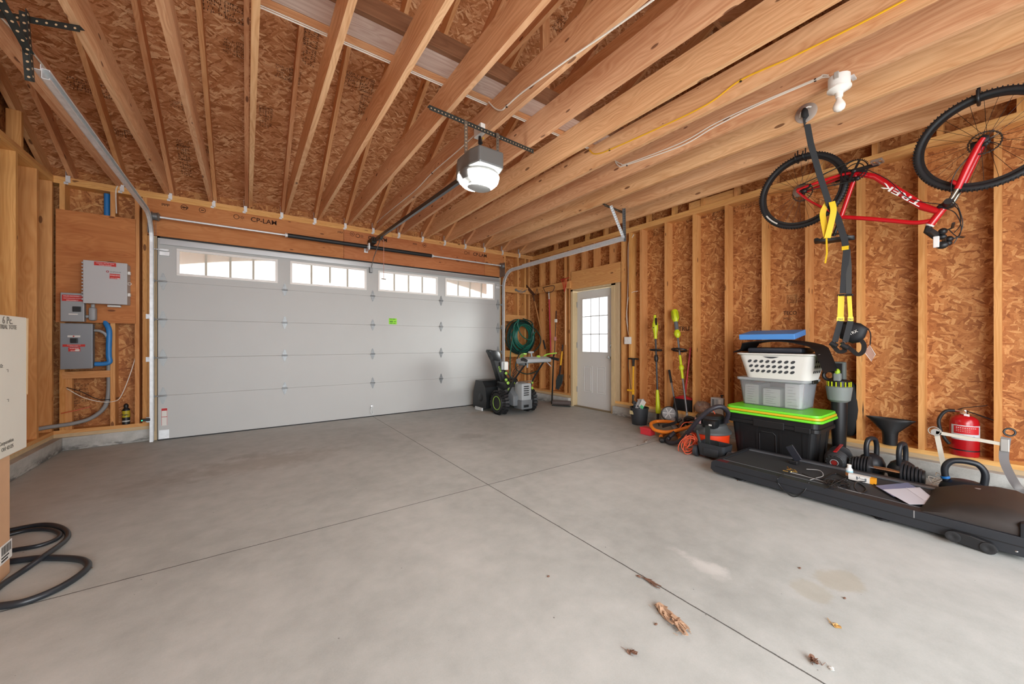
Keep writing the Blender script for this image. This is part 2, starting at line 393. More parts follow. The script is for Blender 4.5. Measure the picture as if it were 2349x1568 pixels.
def text(name, s, size, pos, xd, up, mat, parent=None, depth=0.0006, align='LEFT', bold=False, sx=1.0):
    cu = bpy.data.curves.new(name, 'FONT'); cu.body = s; cu.size = size; cu.extrude = depth; cu.align_x = align; cu.space_line = 1.0
    cu.offset = 0.012 * size if bold else 0; cu.resolution_u = 2
    tmp = bpy.data.objects.new('tmp', cu); COL.objects.link(tmp); dg = bpy.context.evaluated_depsgraph_get(); dg.update()
    me = bpy.data.meshes.new_from_object(tmp.evaluated_get(dg)); bpy.data.objects.remove(tmp)
    x = Vector(xd).normalized(); u = Vector(up); u = (u - x * u.dot(x)).normalized(); n = x.cross(u)
    m = Matrix(((x.x * sx, u.x, n.x, pos[0]), (x.y * sx, u.y, n.y, pos[1]), (x.z * sx, u.z, n.z, pos[2]), (0, 0, 0, 1)))
    if parent is not None: m = frame_of(parent).inverted() @ m
    me.transform(m); me.materials.clear(); me.materials.append(mat); me.name = name
    o = bpy.data.objects.new(name, me); COL.objects.link(o)
    if parent is not None: o.parent = parent
    return o
def spline(pts, n=8, closed=False):
    """Catmull-Rom through pts"""
    p = [Vector(q) for q in pts]; out = []; m = len(p)
    for i in range(m if closed else m - 1):
        a = p[(i - 1) % m] if closed or i > 0 else p[0]; b = p[i]; c = p[(i + 1) % m]; d = p[(i + 2) % m] if closed or i + 2 < m else p[-1]
        for k in range(n):
            t = k / n; out.append(0.5 * ((2 * b) + (c - a) * t + (2 * a - 5 * b + 4 * c - d) * t * t + (3 * b - a - 3 * c + d) * t ** 3))
    if not closed: out.append(p[-1])
    return out
ORD = ['first', 'second', 'third', 'fourth', 'fifth', 'sixth', 'seventh', 'eighth', 'ninth', 'tenth', 'eleventh', 'twelfth', 'thirteenth', 'fourteenth', 'fifteenth', 'sixteenth', 'seventeenth', 'eighteenth', 'nineteenth']
# ================================================================ THE SETTING
XL, XR, YF, YB = -1.66, 4.80, 6.0, -1.7          # inner faces of the studs
ZP = 2.912                                        # top of the double top plate
D = 0.14                                          # stud depth
RIDGE_Y = 2.15; PITCH = 0.5
SILL = 0.14
def roof_z(y): return 2.95 + PITCH * (6.0 - y) if y >= RIDGE_Y else 2.95 + PITCH * (6.0 - RIDGE_Y) - PITCH * (RIDGE_Y - y)
RD = 0.14 / math.cos(math.atan(PITCH))            # vertical depth of the rafters
o = MB().box((-2.2, YB - 0.5, -0.12), (5.3, YF + 0.22, 0)).build('floor', CONC); struct(o, 'grey concrete slab floor with two crossing saw-cut joints')
def sheet(name, pts, mat, n, label, th=0.012):
    """sheathing panel: 3D polygon extruded by th along n"""
    o = MB().prism(pts, Vector(n) * th).build(name, mat); return struct(o, label)
# left wall sheathing with its gable, right wall sheathing with the door opening, front wall around the garage door
XLo, XRo = XL - D, XR + D
gz = lambda y: roof_z(y) + RD
wl = sheet('wall_left', [(XLo, YB, SILL), (XLo, YF + D, SILL), (XLo, YF + D, gz(YF + D)), (XLo, RIDGE_Y, gz(RIDGE_Y)), (XLo, YB, gz(YB))], OSBW, (-1, 0, 0), 'left side wall of bare orange strand board between studs')
DY0, DY1 = 3.93, 4.88                             # side door rough opening
wr = sheet('wall_right', [(XRo, YB, SILL), (XRo, DY0, SILL), (XRo, DY0, 2.10), (XRo, DY1, 2.10), (XRo, DY1, SILL), (XRo, YF + D, SILL), (XRo, YF + D, gz(YF + D)), (XRo, RIDGE_Y, gz(RIDGE_Y)), (XRo, YB, gz(YB))], OSBW, (1, 0, 0), 'right side wall of bare orange strand board between studs')
GX0, GX1, GZ = -0.86, 3.97, 2.37
wf = sheet('wall_front', [(XLo, YF + D, SILL), (GX0, YF + D, SILL), (GX0, YF + D, GZ), (GX1, YF + D, GZ), (GX1, YF + D, SILL), (XRo, YF + D, SILL), (XRo, YF + D, gz(YF + D)), (XLo, YF + D, gz(YF + D))], OSBW, (0, 1, 0), 'front wall of bare strand board around the wide garage door')
wb = sheet('wall_back', [(XLo, YB, 0), (-1.2, YB, 0), (-1.2, YB, 2.6), (4.1, YB, 2.6), (4.1, YB, 0), (XRo, YB, 0), (XRo, YB, gz(YB)), (XLo, YB, gz(YB))], OSBW, (0, -1, 0), 'unseen back wall with a wide opening added to let light in')  # wide opening added out of view so sky light enters
# roof sheathing: two slopes
def slope(name, y0, y1, label):
    mb = MB(); uvl = mb.bm.loops.layers.uv.verify(); z0, z1 = gz(y0), gz(y1); n = Vector((0, (z0 - z1), (y1 - y0))).normalized()
    if n.z < 0: n = -n
    L = math.hypot(y1 - y0, z1 - z0); a = [Vector((XLo - .1, y0, z0)), Vector((XRo + .1, y0, z0)), Vector((XRo + .1, y1, z1)), Vector((XLo - .1, y1, z1))]
    mb.prism(a, n * 0.014)
    for f in mb.bm.faces:
        for l in f.loops: c = l.vert.co; l[uvl].uv = (c.x, c.y * L / abs(y1 - y0))
    mb.tagged = True
    return struct(mb.build(name, OSBR), label)
cf = slope('ceiling', RIDGE_Y, YF + 0.5, 'underside of the front roof slope in printed strand board above the joists')
cb = slope('ceiling', YB - 0.2, RIDGE_Y, 'underside of the back roof slope above the joists')
# concrete curbs
def curb(name, poly, label): return struct(MB().prism([(x, y, 0) for x, y in poly], (0, 0, SILL), bevel=0.006).build(name, CURB), label)
curb('baseboard_left', [(XL + .08, YB), (XL + .07, YF - 0.04), (XL - .2, YF + .2), (XL - .2, YB)], 'rough concrete curb under the left wall')
curb('baseboard_front', [(XL + .07, YF - 0.035), (-0.93, YF + .02), (-0.93, YF + .2), (XL - .19, YF + .2)], 'stained concrete curb left of the garage door')
curb('baseboard_front', [(4.04, YF + .02), (4.74, YF - .02), (5.0, YF + .2), (4.04, YF + .2)], 'concrete curb in the corner right of the garage door')
curb('baseboard_right', [(4.74, YF - .02), (4.74, DY1 + .02), (5.0, DY1 + .02), (5.0, YF + .19)], 'concrete curb between the corner and the white side door')
curb('baseboard_right', [(4.74, DY0 - .02), (4.70, YB), (5.0, YB), (5.0, DY0 - .02)], 'long concrete curb behind the stored things on the right')
# plates (trim)
def trim(a, b, w, t, side, mat, label):
    global TN; TN += 1
    return struct(MB().board(a, b, w, t, side).build('trim_%d' % TN, mat), label)
TN = 0
PT = 0.038
for zz, nm in ((SILL + PT * .5, 'treated sill plate'), (SILL + PT * 1.5, 'bottom plate')):
    m = PINE if nm[0] == 't' else PLATE
    trim((XL - D / 2, YB, zz), (XL - D / 2, YF + D, zz), D, PT, (1, 0, 0), m, nm + ' along the left wall')
    trim((XL, YF + D / 2, zz), (-0.93, YF + D / 2, zz), D, PT, (0, 1, 0), m, nm + ' left of the garage door')
    trim((4.02, YF + D / 2, zz), (XR, YF + D / 2, zz), D, PT, (0, 1, 0), m, nm + ' right of the garage door')
    trim((XR + D / 2, DY1 + .02, zz), (XR + D / 2, YF + D, zz), D, PT, (1, 0, 0), m, nm + ' between corner and side door')
    trim((XR + D / 2, YB, zz), (XR + D / 2, DY0 - .02, zz), D, PT, (1, 0, 0), m, nm + ' along the right wall')
for zz, nm in ((ZP - PT * .5, 'upper top plate'), (ZP - PT * 1.5, 'lower top plate')):
    trim((XL - D / 2, YB, zz), (XL - D / 2, YF + D, zz), D, PT - .001, (1, 0, 0), PLATE, nm + ' of the left wall')
    trim((XL, YF + D / 2, zz), (1.9, YF + D / 2, zz), D, PT - .001, (0, 1, 0), PLATE, nm + ' over the left half of the garage door')
    trim((1.903, YF + D / 2, zz), (XR + D, YF + D / 2, zz), D, PT - .001, (0, 1, 0), PLATE, nm + ' over the right half of the garage door')
    trim((XR + D / 2, YB, zz), (XR + D / 2, YF, zz), D, PT - .001, (1, 0, 0), PLATE, nm + ' of the right wall')
ZB = SILL + 2 * PT; ZT = ZP - 2 * PT              # stud bottom / top
# studs --------------------------------------------------------------
def stud(x, y, axis, label, group, z0=None, z1=None, mat=STUD, name='wall_stud', w=PT):
    """axis 'x': wall runs along y (stud depth in x). axis 'y': wall runs along x"""
    z0 = ZB if z0 is None else z0; z1 = ZT if z1 is None else z1
    side = (1, 0, 0) if axis == 'x' else (0, 1, 0)
    return solo(MB().board((x, y, z0 + .0005), (x, y, z1 - .0005), D - .001, w, side), name, mat, label, 'stud', group)
for i in range(13):
    y = 3.406 - 0.4064 * i + PT / 2
    if y < YB: break
    stud(XR + D / 2, y, 'x', 'bare upright wall stud, %s one right of the light switch by the side door' % ORD[i], 'studs of the right wall')
for y, lb in ((5.055, 'stud just left of the side door opening with the red-topped tool hung beside it'), (5.463, 'stud between the rake handle and the corner on the right wall'), (5.78, 'stud nearest the corner on the right wall')):
    stud(XR + D / 2, y, 'x', 'upright ' + lb, 'studs of the right wall')
for y, lb in ((DY1 + PT * 1.5 + .004, 'full height stud on the left side of the side door'), (DY0 - PT * 1.5 - .11, 'full height stud on the right side of the side door, carrying the switch')):
    stud(XR + D / 2, y, 'x', 'upright ' + lb, 'studs framing the side door')
stud(XR + D / 2, 3.62, 'x', 'upright stud just behind the white cables near the switch', 'studs framing the side door')
for k, x in enumerate((XL + .06, -1.225, -1.03)):
    stud(x, YF + D / 2, 'y', 'upright front wall stud, %s one from the left corner beside the breaker boxes' % ORD[k], 'studs left of the garage door')
for k, x in enumerate((-0.965, -0.925)):
    stud(x, YF + D / 2, 'y', 'upright trimmer stud beside the left garage door track, %s one toward the door' % ORD[k], 'studs left of the garage door', z1=2.40 if k else None)
for k, x in enumerate((4.06, 4.10, 4.42, 4.60, 4.70)):
    stud(x, YF + D / 2, 'y', 'upright front wall stud right of the garage door, %s one toward the corner' % ORD[k], 'studs right of the garage door', z1=2.40 if k == 0 else None)
for i in range(14):
    y = 5.213 + 0.4064 * (1 - i) + .02 - .02
    if y < YB: break
    stud(XL - D / 2, y + .02, 'x', 'bare wall stud of the left wall, %s one from the corner' % ORD[i], 'studs of the left wall')
stud(XL - D / 2, 5.985, 'x', 'bare wall stud of the left wall standing in the corner', 'studs of the left wall')
# gable studs above the top plates
for side_, x in (('left', XL - .05), ('right', XR + .05)):
    k = 0
    for i in range(19):
        y = 5.35 - 0.4064 * i
        if y < YB + .1: break
        zt = gz(y) - RD - .03
        solo(MB().board((x, y, ZP + .001), (x, y, zt), .089, PT, (1, 0, 0)), 'gable_stud', STUD, 'short gable stud above the %s wall plate, number %s from the front' % (side_, ORD[k]), 'stud', 'gable studs above the %s wall' % side_); k += 1
# headers over the garage door and over the side door
def beam(name, a, b, w, t, side, mat, label, cat='beam', group=None): return solo(MB().board(a, b, w, t, side), name, mat, label, cat, group)
hz0, hz1 = 2.405, ZT
for x0, x1, lb in ((-0.985, 1.178, 'left'), (1.182, 3.636, 'middle'), (3.640, 4.08, 'short right')):
    h = beam('garage_door_header', (x0, YF + .045, (hz0 + hz1) / 2), (x1, YF + .045, (hz0 + hz1) / 2), hz1 - hz0 - .001, .088, (0, 0, 1), LVL, 'reddish laminated header beam over the garage door, %s length' % lb, 'beam', 'header beams over the garage door')
    if lb != 'short right':
        for tx in ((-0.05 if lb == 'left' else 1.44), (None if lb == 'left' else 3.30)):
            if tx is None: continue
            text('printed_mark', 'CP-LAM', .085, (tx + .09, YF - .0005, 2.745), (1, 0, 0), (0, 0, 1), INKB, h, bold=True)
            mb = MB()
            for q in range(9):
                a = q * math.pi / 4.5; mb.prism([Vector((tx, YF - .0005, 2.775)) + Vector((math.cos(a + d) * r, 0, math.sin(a + d) * r)) for d, r in ((-.3, .008), (0, .036), (.3, .008))], (0, -.0006, 0))
            mb.torus((tx - .06, YF - .0008, 2.775), .028, .003, (0, 1, 0), 16, 4)
            mb.build('maple_leaf_mark', INKB, h)
            text('small_print', 'VERSA-STUD 1.7E', .022, (tx + .16, YF - .0005, 2.715), (1, 0, 0), (0, 0, 1), INKB, h) if False else None
        for tx in ((-0.72 if lb == 'left' else 1.2), (-0.55 if lb == 'left' else 2.35)):
            mb = MB()
            mb.torus((tx + .1, YF - .0005, 2.79), .03, .0025, (0, 1, 0), 16, 4)
            for q in range(6): mb.box((tx - .1 + .012 * q, YF - .0012, 2.77 + .01 * (q % 2)), (tx - .094 + .012 * q, YF - .0003, 2.80))
            mb.box((tx + .085, YF - .0012, 2.785), (tx + .115, YF - .0003, 2.795))
            mb.build('grade_stamp', INKB, h)
beam('side_door_header', (XR + .06, DY0 - .13, 2.262), (XR + .06, DY1 + .018, 2.262), .32, .12, (0, 0, 1), PLATE, 'pale wide header board above the white side door')
for k, y in enumerate((4.0, 4.34, 4.62)):
    stud(XR + D / 2, y, 'x', 'short cripple stud above the side door header, %s from its right end' % ORD[k], 'cripple studs over the side door', z0=2.424, name='cripple_stud')
# nailer boards of the corner
for z, x1, lb in ((2.185, 4.79, 'top'), (1.625, 4.60, 'middle'), (0.925, 4.60, 'lowest')):
    beam('nailer_board', (4.045, YF - .02, z), (x1, YF - .02, z), .125, .036, (0, 0, 1), PLATE, 'short horizontal board nailed across the corner studs, %s one behind the garden hose' % lb, 'board', 'boards nailed across the corner studs')
beam('tool_rail_board', (XR - .02, 4.89, 2.195), (XR - .02, YF - .042, 2.195), .13, .036, (0, 0, 1), PLATE, 'horizontal board the garden tools hang from, left of the side door', 'board')
# ceiling joists, rafters, ties -----------------------------------------
X0 = -0.774
REF = 6                                            # joist index just right of the opener
for k in range(-1, 14):
    x = X0 + 0.4064 * k
    rel = 'just left of the garage door opener' if k == 5 else 'just right of the garage door opener' if k == 6 else '%s joist left of the opener' % ORD[5 - k - 0] if k < 5 else '%s joist right of the opener' % ORD[k - 6]
    solo(MB().board((x, YB, ZP + .1175), (x, YF + .02, ZP + .1175), .234, PT, (0, 0, 1)), 'ceiling_joist', JOIST, 'long bare ceiling joist, ' + rel, 'joist', 'ceiling joists')
for k in range(-3, 14):
    x = X0 + 0.4064 * k + (0.041 if k <= 1 else -0.041)
    if k == -3: x = XL - .07
    rel = 'above the left wall' if k == -3 else 'next to the left wall' if k == -2 else 'sistered to the %s joist from the left' % ORD[k + 1]
    def rf(y): return (x, y, roof_z(y) + RD / 2)
    r = solo(MB().board(rf(YF + .35), rf(RIDGE_Y + .02), .14, PT, (0, 0, 1)), 'roof_rafter', RAFT, 'sloping rafter of the front roof, ' + rel, 'rafter', 'rafters of the front roof slope')
    if k >= -2:
        mb = MB(); xs = x + (-.03 if k >= 2 else -.03)
        mb.box((xs - .0, YF - .003, ZP - .055), (xs + .035, YF - .0015, ZP + .02)); mb.box((xs - .0, YF - .0015, ZP + .0), (xs + .002, YF + .03, ZP + .10))
        mb.box((xs - .012, YF - .003, ZP - .075), (xs + .02, YF - .0015, ZP - .05))
        mb.build('metal_tie', GALV, r)
for k in range(-3, 14):
    x = X0 + 0.4064 * k + (0.041 if k <= 1 else -0.041)
    if k == -3: x = XL - .07
    solo(MB().board((x, YB - .2, roof_z(YB - .2) + RD / 2), (x, RIDGE_Y - .02, roof_z(RIDGE_Y - .02) + RD / 2), .14, PT, (0, 0, 1)), 'roof_rafter', RAFT, 'sloping rafter of the back roof, number %s from the left' % ORD[k + 3], 'rafter', 'rafters of the back roof slope')
beam('ridge_board', (XLo, RIDGE_Y, roof_z(RIDGE_Y) + .06), (XRo, RIDGE_Y, roof_z(RIDGE_Y) + .06), .184, PT, (0, 0, 1), RAFT, 'ridge board at the peak where the rafters meet')
for k in (7, 9, 11, 13):
    x = X0 + 0.4064 * k
    z = 3.98
    yy = RIDGE_Y + (roof_z(RIDGE_Y) - z) / PITCH
    beam('collar_tie', (x + .0, RIDGE_Y - (yy - RIDGE_Y) + .1, z), (x, yy - .1, z), .14, PT, (0, 0, 1), RAFT, 'level collar tie between rafters, above the %s joist right of the opener' % ORD[k - 6], 'beam', 'collar ties')
xp = P(1325, 200, y=2.72).x
beam('ridge_post', (2.33, 2.73, 3.15), (2.33, 2.73, roof_z(2.73) - .01), .089, PT, (1, 0, 0), RAFT, 'upright post rising from the joists to the roof, right of the opener')
# strongback across the joists
beam('strongback_board', (0.06, 2.49, 3.148 + .019), (4.6, 2.49, 3.148 + .019), .19, PT, (0, 1, 0), OLD, 'weathered pale board lying flat across the tops of the joists')
beam('strongback_edge_board', (0.06, 2.373, 3.148 + .06), (4.6, 2.373, 3.148 + .06), .12, PT, (0, 0, 1), EDGE_SHADED, 'edge board with shade toned into its colour, standing against the weathered flat board')
beam('strongback_lip_board', (0.06, 2.625, 3.148 + .03), (4.6, 2.625, 3.148 + .03), .06, .06, (0, 0, 1), RAFT, 'narrow reddish strip behind the weathered flat board')
beam('wall_blocking', (XR + .05, P(1578, 470, x=4.8).y, ZP + .05), (XR + .05, P(1692, 440, x=4.8).y, ZP + .05), .10, .05, (0, 0, 1), PLATE, 'pale blocking on top of the right wall plate above the second and third studs', 'block')
beam('scrap_block', P(2008, 172, x=3.72) - Vector((0, 0, 0)), P(2072, 148, x=3.72), .09, PT, (0, 0, 1), PLATE, 'short scrap block bridging two joists right of the bare bulb', 'block')
# horizontal blocks left of the garage door
beam('wall_block', (-1.60, YF + D / 2, 0.80), (-1.245, YF + D / 2, 0.80), D, PT * 2, (0, 1, 0), STUD, 'horizontal block below the lower breaker box', 'block')
beam('corner_nailer', (-1.575, YF + .04, ZB), (-1.575, YF + .04, 0.78), .085, .05, (1, 0, 0), PLATE, 'short pale nailer standing in the left corner below the boxes', 'block')
# ink stamps on the sheathing
def stamp(parent, c, xd, up, w, h, mat=INKB, seed=0):
    rnd = random.Random(seed); x = Vector(xd).normalized(); u = Vector(up).normalized(); n = x.cross(u); c = Vector(c); mb = MB()
    def q(a0, b0, a1, b1):
        p = c + x * a0 * w + u * b0 * h; mb.prism([p, p + x * (a1 - a0) * w, p + x * (a1 - a0) * w + u * (b1 - b0) * h, p + u * (b1 - b0) * h], n * .0007)
    for b in (0, .98): q(0, b, .45, b + .02)
    for a in (0, .44): q(a, 0, a + .012, 1)
    rows = 5
    for r in range(rows):
        a = .03
        while a < .96:
            l = rnd.uniform(.015, .06)
            if rnd.random() < .72 and not (.45 < a < .5):
                hh = rnd.uniform(.45, .8) / rows; b = r / rows + .03
                kind = rnd.random()
                if kind < .4: q(a, b, a + .012, b + hh); q(a, b + hh - .03, a + l * .8, b + hh)
                elif kind < .7: q(a, b, a + l * .7, b + .035); q(a + l * .3, b, a + l * .3 + .012, b + hh)
                else: q(a, b + hh * .5, a + l * .8, b + hh * .5 + .035); q(a, b, a + .012, b + hh)
            a += l + .012
    return mb.build('grade_stamp', mat, parent)
sl = Vector((0, 1, -PITCH)).normalized(); sn = Vector((0, -PITCH, -1)).normalized()
for i, (u, v, w_, h_) in enumerate([(595, 240, .26, .12), (690, 165, .22, .14), (570, 105, .2, .14), (1010, 190, .3, .16), (860, 185, .3, .16), (255, 200, .3, .13), (405, 330, .45, .1), (480, 335, .3, .1), (320, 305, .26, .1), (830, 215, .26, .13), (560, 20, .3, .14), (1330, 60, .3, .16), (1390, 240, .2, .12), (440, 240, .18, .09), (1050, 220, .2, .12), (700, 60, .35, .12)]):
    # intersect the pixel ray with the roof plane z = 2.95+RD+PITCH*(6-y)
    d = ray(u, v); t = (2.95 + RD + PITCH * 6 - CAM_H) / (d[2] + PITCH * d[1]); p = Vector((d[0] * t, d[1] * t, CAM_H + d[2] * t)) + sn * .001
    stamp(cf, p, (-1, 0, 0) if i % 3 else (0, 1, -PITCH), (0, 1, -PITCH) if i % 3 else (1, 0, 0), w_, h_, seed=i)
for i, (u, v, w_, h_) in enumerate([(1500, 540, .2, .12), (1575, 510, .3, .12), (1635, 505, .32, .1), (1700, 480, .25, .12), (1583, 705, .2, .05), (1575, 860, .12, .3)]):
    p = P(u, v, x=XRo - .001); stamp(wr, p, (0, -1, 0), (0, 0, 1), w_, h_, seed=50 + i)
for i, (u, v, w_, h_) in enumerate([(1805, 655, .2, .05), (1805, 695, .2, .09)]):
    p = P(u, v, x=XRo - .001); stamp(wr, p, (0, -1, 0), (0, 0, 1), w_, h_, seed=70 + i)
text('printed_words', 'TECO', .06, P(1797, 722, x=XRo - .001), (0, -1, 0), (0, 0, 1), INKB, wr, bold=True, sx=.8)
text('printed_words', 'MILL', .04, P(1797, 733, x=XRo - .001), (0, -1, 0), (0, 0, 1), INKB, wr)
text('printed_words', 'TRU', .085, P(1556, 758, x=XRo - .001), (0, -1, 0), (0, 0, 1), INKB, wr, bold=True, sx=1.0)
stamp(wf, P(167, 925, y=YF + D - .001), (1, 0, 0), (0, 0, 1), .12, .22, seed=90); stamp(wf, P(167, 975, y=YF + D - .001), (1, 0, 0), (0, 0, 1), .12, .1, seed=91)
# outside: drive, soffit arch beyond the windows, ground by the side door
struct(MB().box((-9, YF + .25, -.2), (14, 22, -.03)).build('trim_90', M('drive_concrete', 'bdbbb6', .8, 0, .05, 2)), 'concrete drive outside the garage door')
struct(MB().box((5.4, -14, -.25), (20, YF + .2, -.08)).build('trim_91', M('pale_ground', 'c9c9c4', .8, 0, .05, 2)), 'pale ground outside the side door')
struct(MB().box((-9, -16, -.2), (14, YB - .5, -.03)).build('trim_93', M('drive_concrete', 'bdbbb6', .8, 0, .05, 2)), 'unseen paved ground behind the added back wall opening')
mb = MB(); n = 24; xa, xb = GX0 - .05, GX1 + .05; xc = (xa + xb) / 2
arc = [(xa + (xb - xa) * i / n, 6.55, 2.14 + .30 * (1 - ((xa + (xb - xa) * i / n - xc) / ((xb - xa) / 2)) ** 2)) for i in range(n + 1)]
for i in range(n):
    a, b = arc[i], arc[i + 1]; mb.prism([a, b, (b[0], 6.55, 3.0), (a[0], 6.55, 3.0)], (0, .05, 0))
struct(mb.build('trim_92', M('beige_siding', 'e6d2bf', .7, 0, .05, 5)), 'beige arched surround outside the garage door windows')
# ================================================================ GARAGE DOOR
DX0, DX1, DYI, DT = -0.85, 3.953, 5.96, 0.045
door = thing('door_1', 'wide white sectional garage door with a row of four arched-light windows', None, ((DX0 + DX1) / 2, DYI, 0), kind='structure')
SEAM = [0.012, 0.523, 0.971, 1.420, 1.868, 2.375]
WX = [(-0.685, 0.341), (0.484, 1.499), (1.670, 2.673), (2.811, 3.829)]; WZ0, WZ1 = 1.950, 2.272
for i in range(5):
    z0, z1 = SEAM[i] + .0001, SEAM[i + 1] - .0001; mb = MB()
    if i < 4: mb.box((DX0, DYI, z0), (DX1, DYI + DT, z1), bevel=.0035)
    else:
        mb.box((DX0, DYI, z0), (DX1, DYI + DT, WZ0)); mb.box((DX0, DYI, WZ1), (DX1, DYI + DT, z1))
        xs = [DX0] + [q for p_ in WX for q in p_] + [DX1]
        for k in range(0, len(xs), 2): mb.box((xs[k], DYI, WZ0), (xs[k + 1], DYI + DT, WZ1))
    mb.build('door_section', DOORW, door)
mb = MB(); mb.box((DX0, DYI, 0), (DX1, DYI + DT, .012)); mb.build('bottom_seal', RUB, door)
mb = MB(); mb.box((DX0 + .02, DYI - .03, 2.325), (DX1 - .02, DYI - .0005, 2.33)); mb.box((DX0 + .02, DYI - .032, 2.30), (DX1 - .02, DYI - .029, 2.33)); mb.box((DX0 + .02, DYI - .012, 2.33), (DX1 - .02, DYI - .0005, 2.362)); mb.build('top_strut', M('door_strut', 'b4b8ba', .35, .6), door)
for k, (a, b) in enumerate(WX):
    fr = MB(); t_ = .028
    for (p, q) in (((a, WZ0), (b, WZ0 + t_)), ((a, WZ1 - t_), (b, WZ1)), ((a, WZ0 + t_), (a + t_, WZ1 - t_)), ((b - t_, WZ0 + t_), (b, WZ1 - t_))):
        fr.box((p[0], DYI - .009, p[1]), (q[0], DYI + .012, q[1]), bevel=.002)
    f = fr.build('window_frame', M('window_frame_white', 'e8e6e2', .4), door)
    MB().box((a + t_ - .004, DYI + .014, WZ0 + t_ - .004), (b - t_ + .004, DYI + .018, WZ1 - t_ + .004)).build('pane', PANE, f)
    g = MB()
    for j in (1, 2, 3):
        x = a + t_ + (b - a - 2 * t_) * j / 4; g.box((x - .012, DYI + .03, WZ0 + .004), (x + .012, DYI + .044, WZ1 - .004))
    g.build('glazing_bars', M('glazing_bar', 'cfc9bd', .5), f)
def hinge(x, z, wide=.062, tall=.17, roller=0):
    mb = MB(); y = DYI
    poly = [(-.5, -.06), (-.42, .10), (-.16, .42), (-.05, .5), (.05, .5), (.16, .42), (.42, .10), (.5, -.06), (.42, -.14), (.16, -.42), (.05, -.5), (-.05, -.5), (-.16, -.42), (-.42, -.14)]
    mb.prism([(x + a * wide, y - .0005, z + b * tall) for a, b in poly], (0, -.004, 0))
    mb.cyl((x - wide * .55, y - .012, z), (x + wide * .55, y - .012, z), .009, seg=10)
    for a, b in ((-.12, .28), (.12, .28), (0, .4), (-.12, -.28), (.12, -.28), (0, -.4)): mb.cyl((x + a * wide, y - .004, z + b * tall), (x + a * wide, y - .009, z + b * tall), .005, seg=6)
    if roller: mb.cyl((x, y - .02, z), (x + roller, y - .02, z), .006, seg=8); mb.cyl((x + roller * .92, y - .02, z), (x + roller, y - .02, z), .022, seg=12)
    return mb.build('hinge', GALVD if not roller else M('roller_hinge_grey', 'a3a7a8', .5, .4), door)
for x in (0.422, 1.59, 2.735):
    for z in SEAM[1:5]: hinge(x, z)
for z in SEAM[1:5]:
    hinge(DX0 + .045, z, .07, .2, -.075); hinge(DX1 - .045, z, .07, .2, .075)
for s_, x in ((-1, DX0 + .06), (1, DX1 - .06)):
    mb = MB(); mb.box((x - .045, DYI - .02, 2.17), (x + .045, DYI - .0005, 2.22), bevel=.003); mb.cyl((x, DYI - .03, 2.235), (x + s_ * .10, DYI - .03, 2.235), .006, seg=8); mb.box((x - .04, DYI - .035, 2.225), (x + .04, DYI - .02, 2.245)); mb.build('top_bracket', GALV, door)
mb = MB(); mb.box((DX0 + .01, DYI - .006, .015), (DX0 + .10, DYI - .0005, .12), bevel=.001)
for a, b in ((.03, .035), (.03, .075), (.07, .035), (.07, .075), (.05, .10)): mb.box((DX0 + a, DYI - .012, b), (DX0 + a + .014, DYI - .006, b + .014))
mb.build('bottom_bracket', GALV, door)
mb = MB(); mb.box((DX0 + .03, DYI - .0015, .17), (DX0 + .085, DYI - .0003, .375)); st = mb.build('warning_sticker', PAPER, door)
mb = MB(); mb.box((DX0 + .032, DYI - .002, .345), (DX0 + .083, DYI - .001, .373)); mb.box((DX0 + .032, DYI - .002, .172), (DX0 + .035, DYI - .001, .345)); mb.box((DX0 + .080, DYI - .002, .172), (DX0 + .083, DYI - .001, .345)); mb.box((DX0 + .032, DYI - .002, .27), (DX0 + .083, DYI - .001, .276))
mb.build('sticker_print', RED, st)
p = P(892, 729, y=DYI); mb = MB(); mb.box((p.x, DYI - .0015, p.z - .095), (p.x + .125, DYI - .0003, p.z)); st = mb.build('green_sticker', M('lime_sticker', '8fd92c', .5), door); tag(st, 'bright green sticker')
mb = MB()
for a, b, c_ in ((.01, .085, .04), (.055, .085, .045), (.015, .05, .05), (.015, .038, .05), (.08, .045, .035), (.015, .015, .045), (.07, .015, .035)): mb.box((p.x + a, DYI - .002, p.z - .095 + b - .006), (p.x + a + c_, DYI - .001, p.z - .095 + b + .003))
mb.build('sticker_print', M('dark_green_ink', '2c6b18', .6), st)
# pull handle at the bottom middle
mb = MB(); q = P(853, 940, y=DYI - .02)
mb.tube(spline([(q.x + .0, DYI - .005, .16), (q.x - .015, DYI - .05, .15), (q.x - .025, DYI - .045, .10), (q.x - .01, DYI - .04, .055), (q.x + .015, DYI - .03, .05), (q.x + .02, DYI - .005, .09)], 5), .004, 8); mb.box((q.x - .015, DYI - .02, .145), (q.x + .02, DYI - .0005, .18), bevel=.002); mb.build('lift_handle', GALV, door, smooth=True)
mb = MB(); mb.box((DX0 - .013, DYI + .050, 0), (DX0 + .012, DYI + .064, 2.404)); mb.box((DX1 - .012, DYI + .050, 0), (DX1 + .013, DYI + .064, 2.404)); mb.box((DX0 - .013, DYI + .050, 2.365), (DX1 + .013, DYI + .064, 2.404)); mb.build('light_leak_strip', RUB, door)  # dark strips added behind the door edges to stop light leaking in
# jambs and stop mouldings
for x0, x1, nm in ((DX0 - .055, DX0 - .012, 'left'), (DX1 + .012, DX1 + .055, 'right')):
    struct(MB().board(((x0 + x1) / 2, YF + .07, 0.002), ((x0 + x1) / 2, YF + .07, 2.40), .13, x1 - x0, (0, 1, 0)).build('trim_%d' % (50 + (nm == 'right')), PINE), 'garage door jamb board on the %s' % nm)
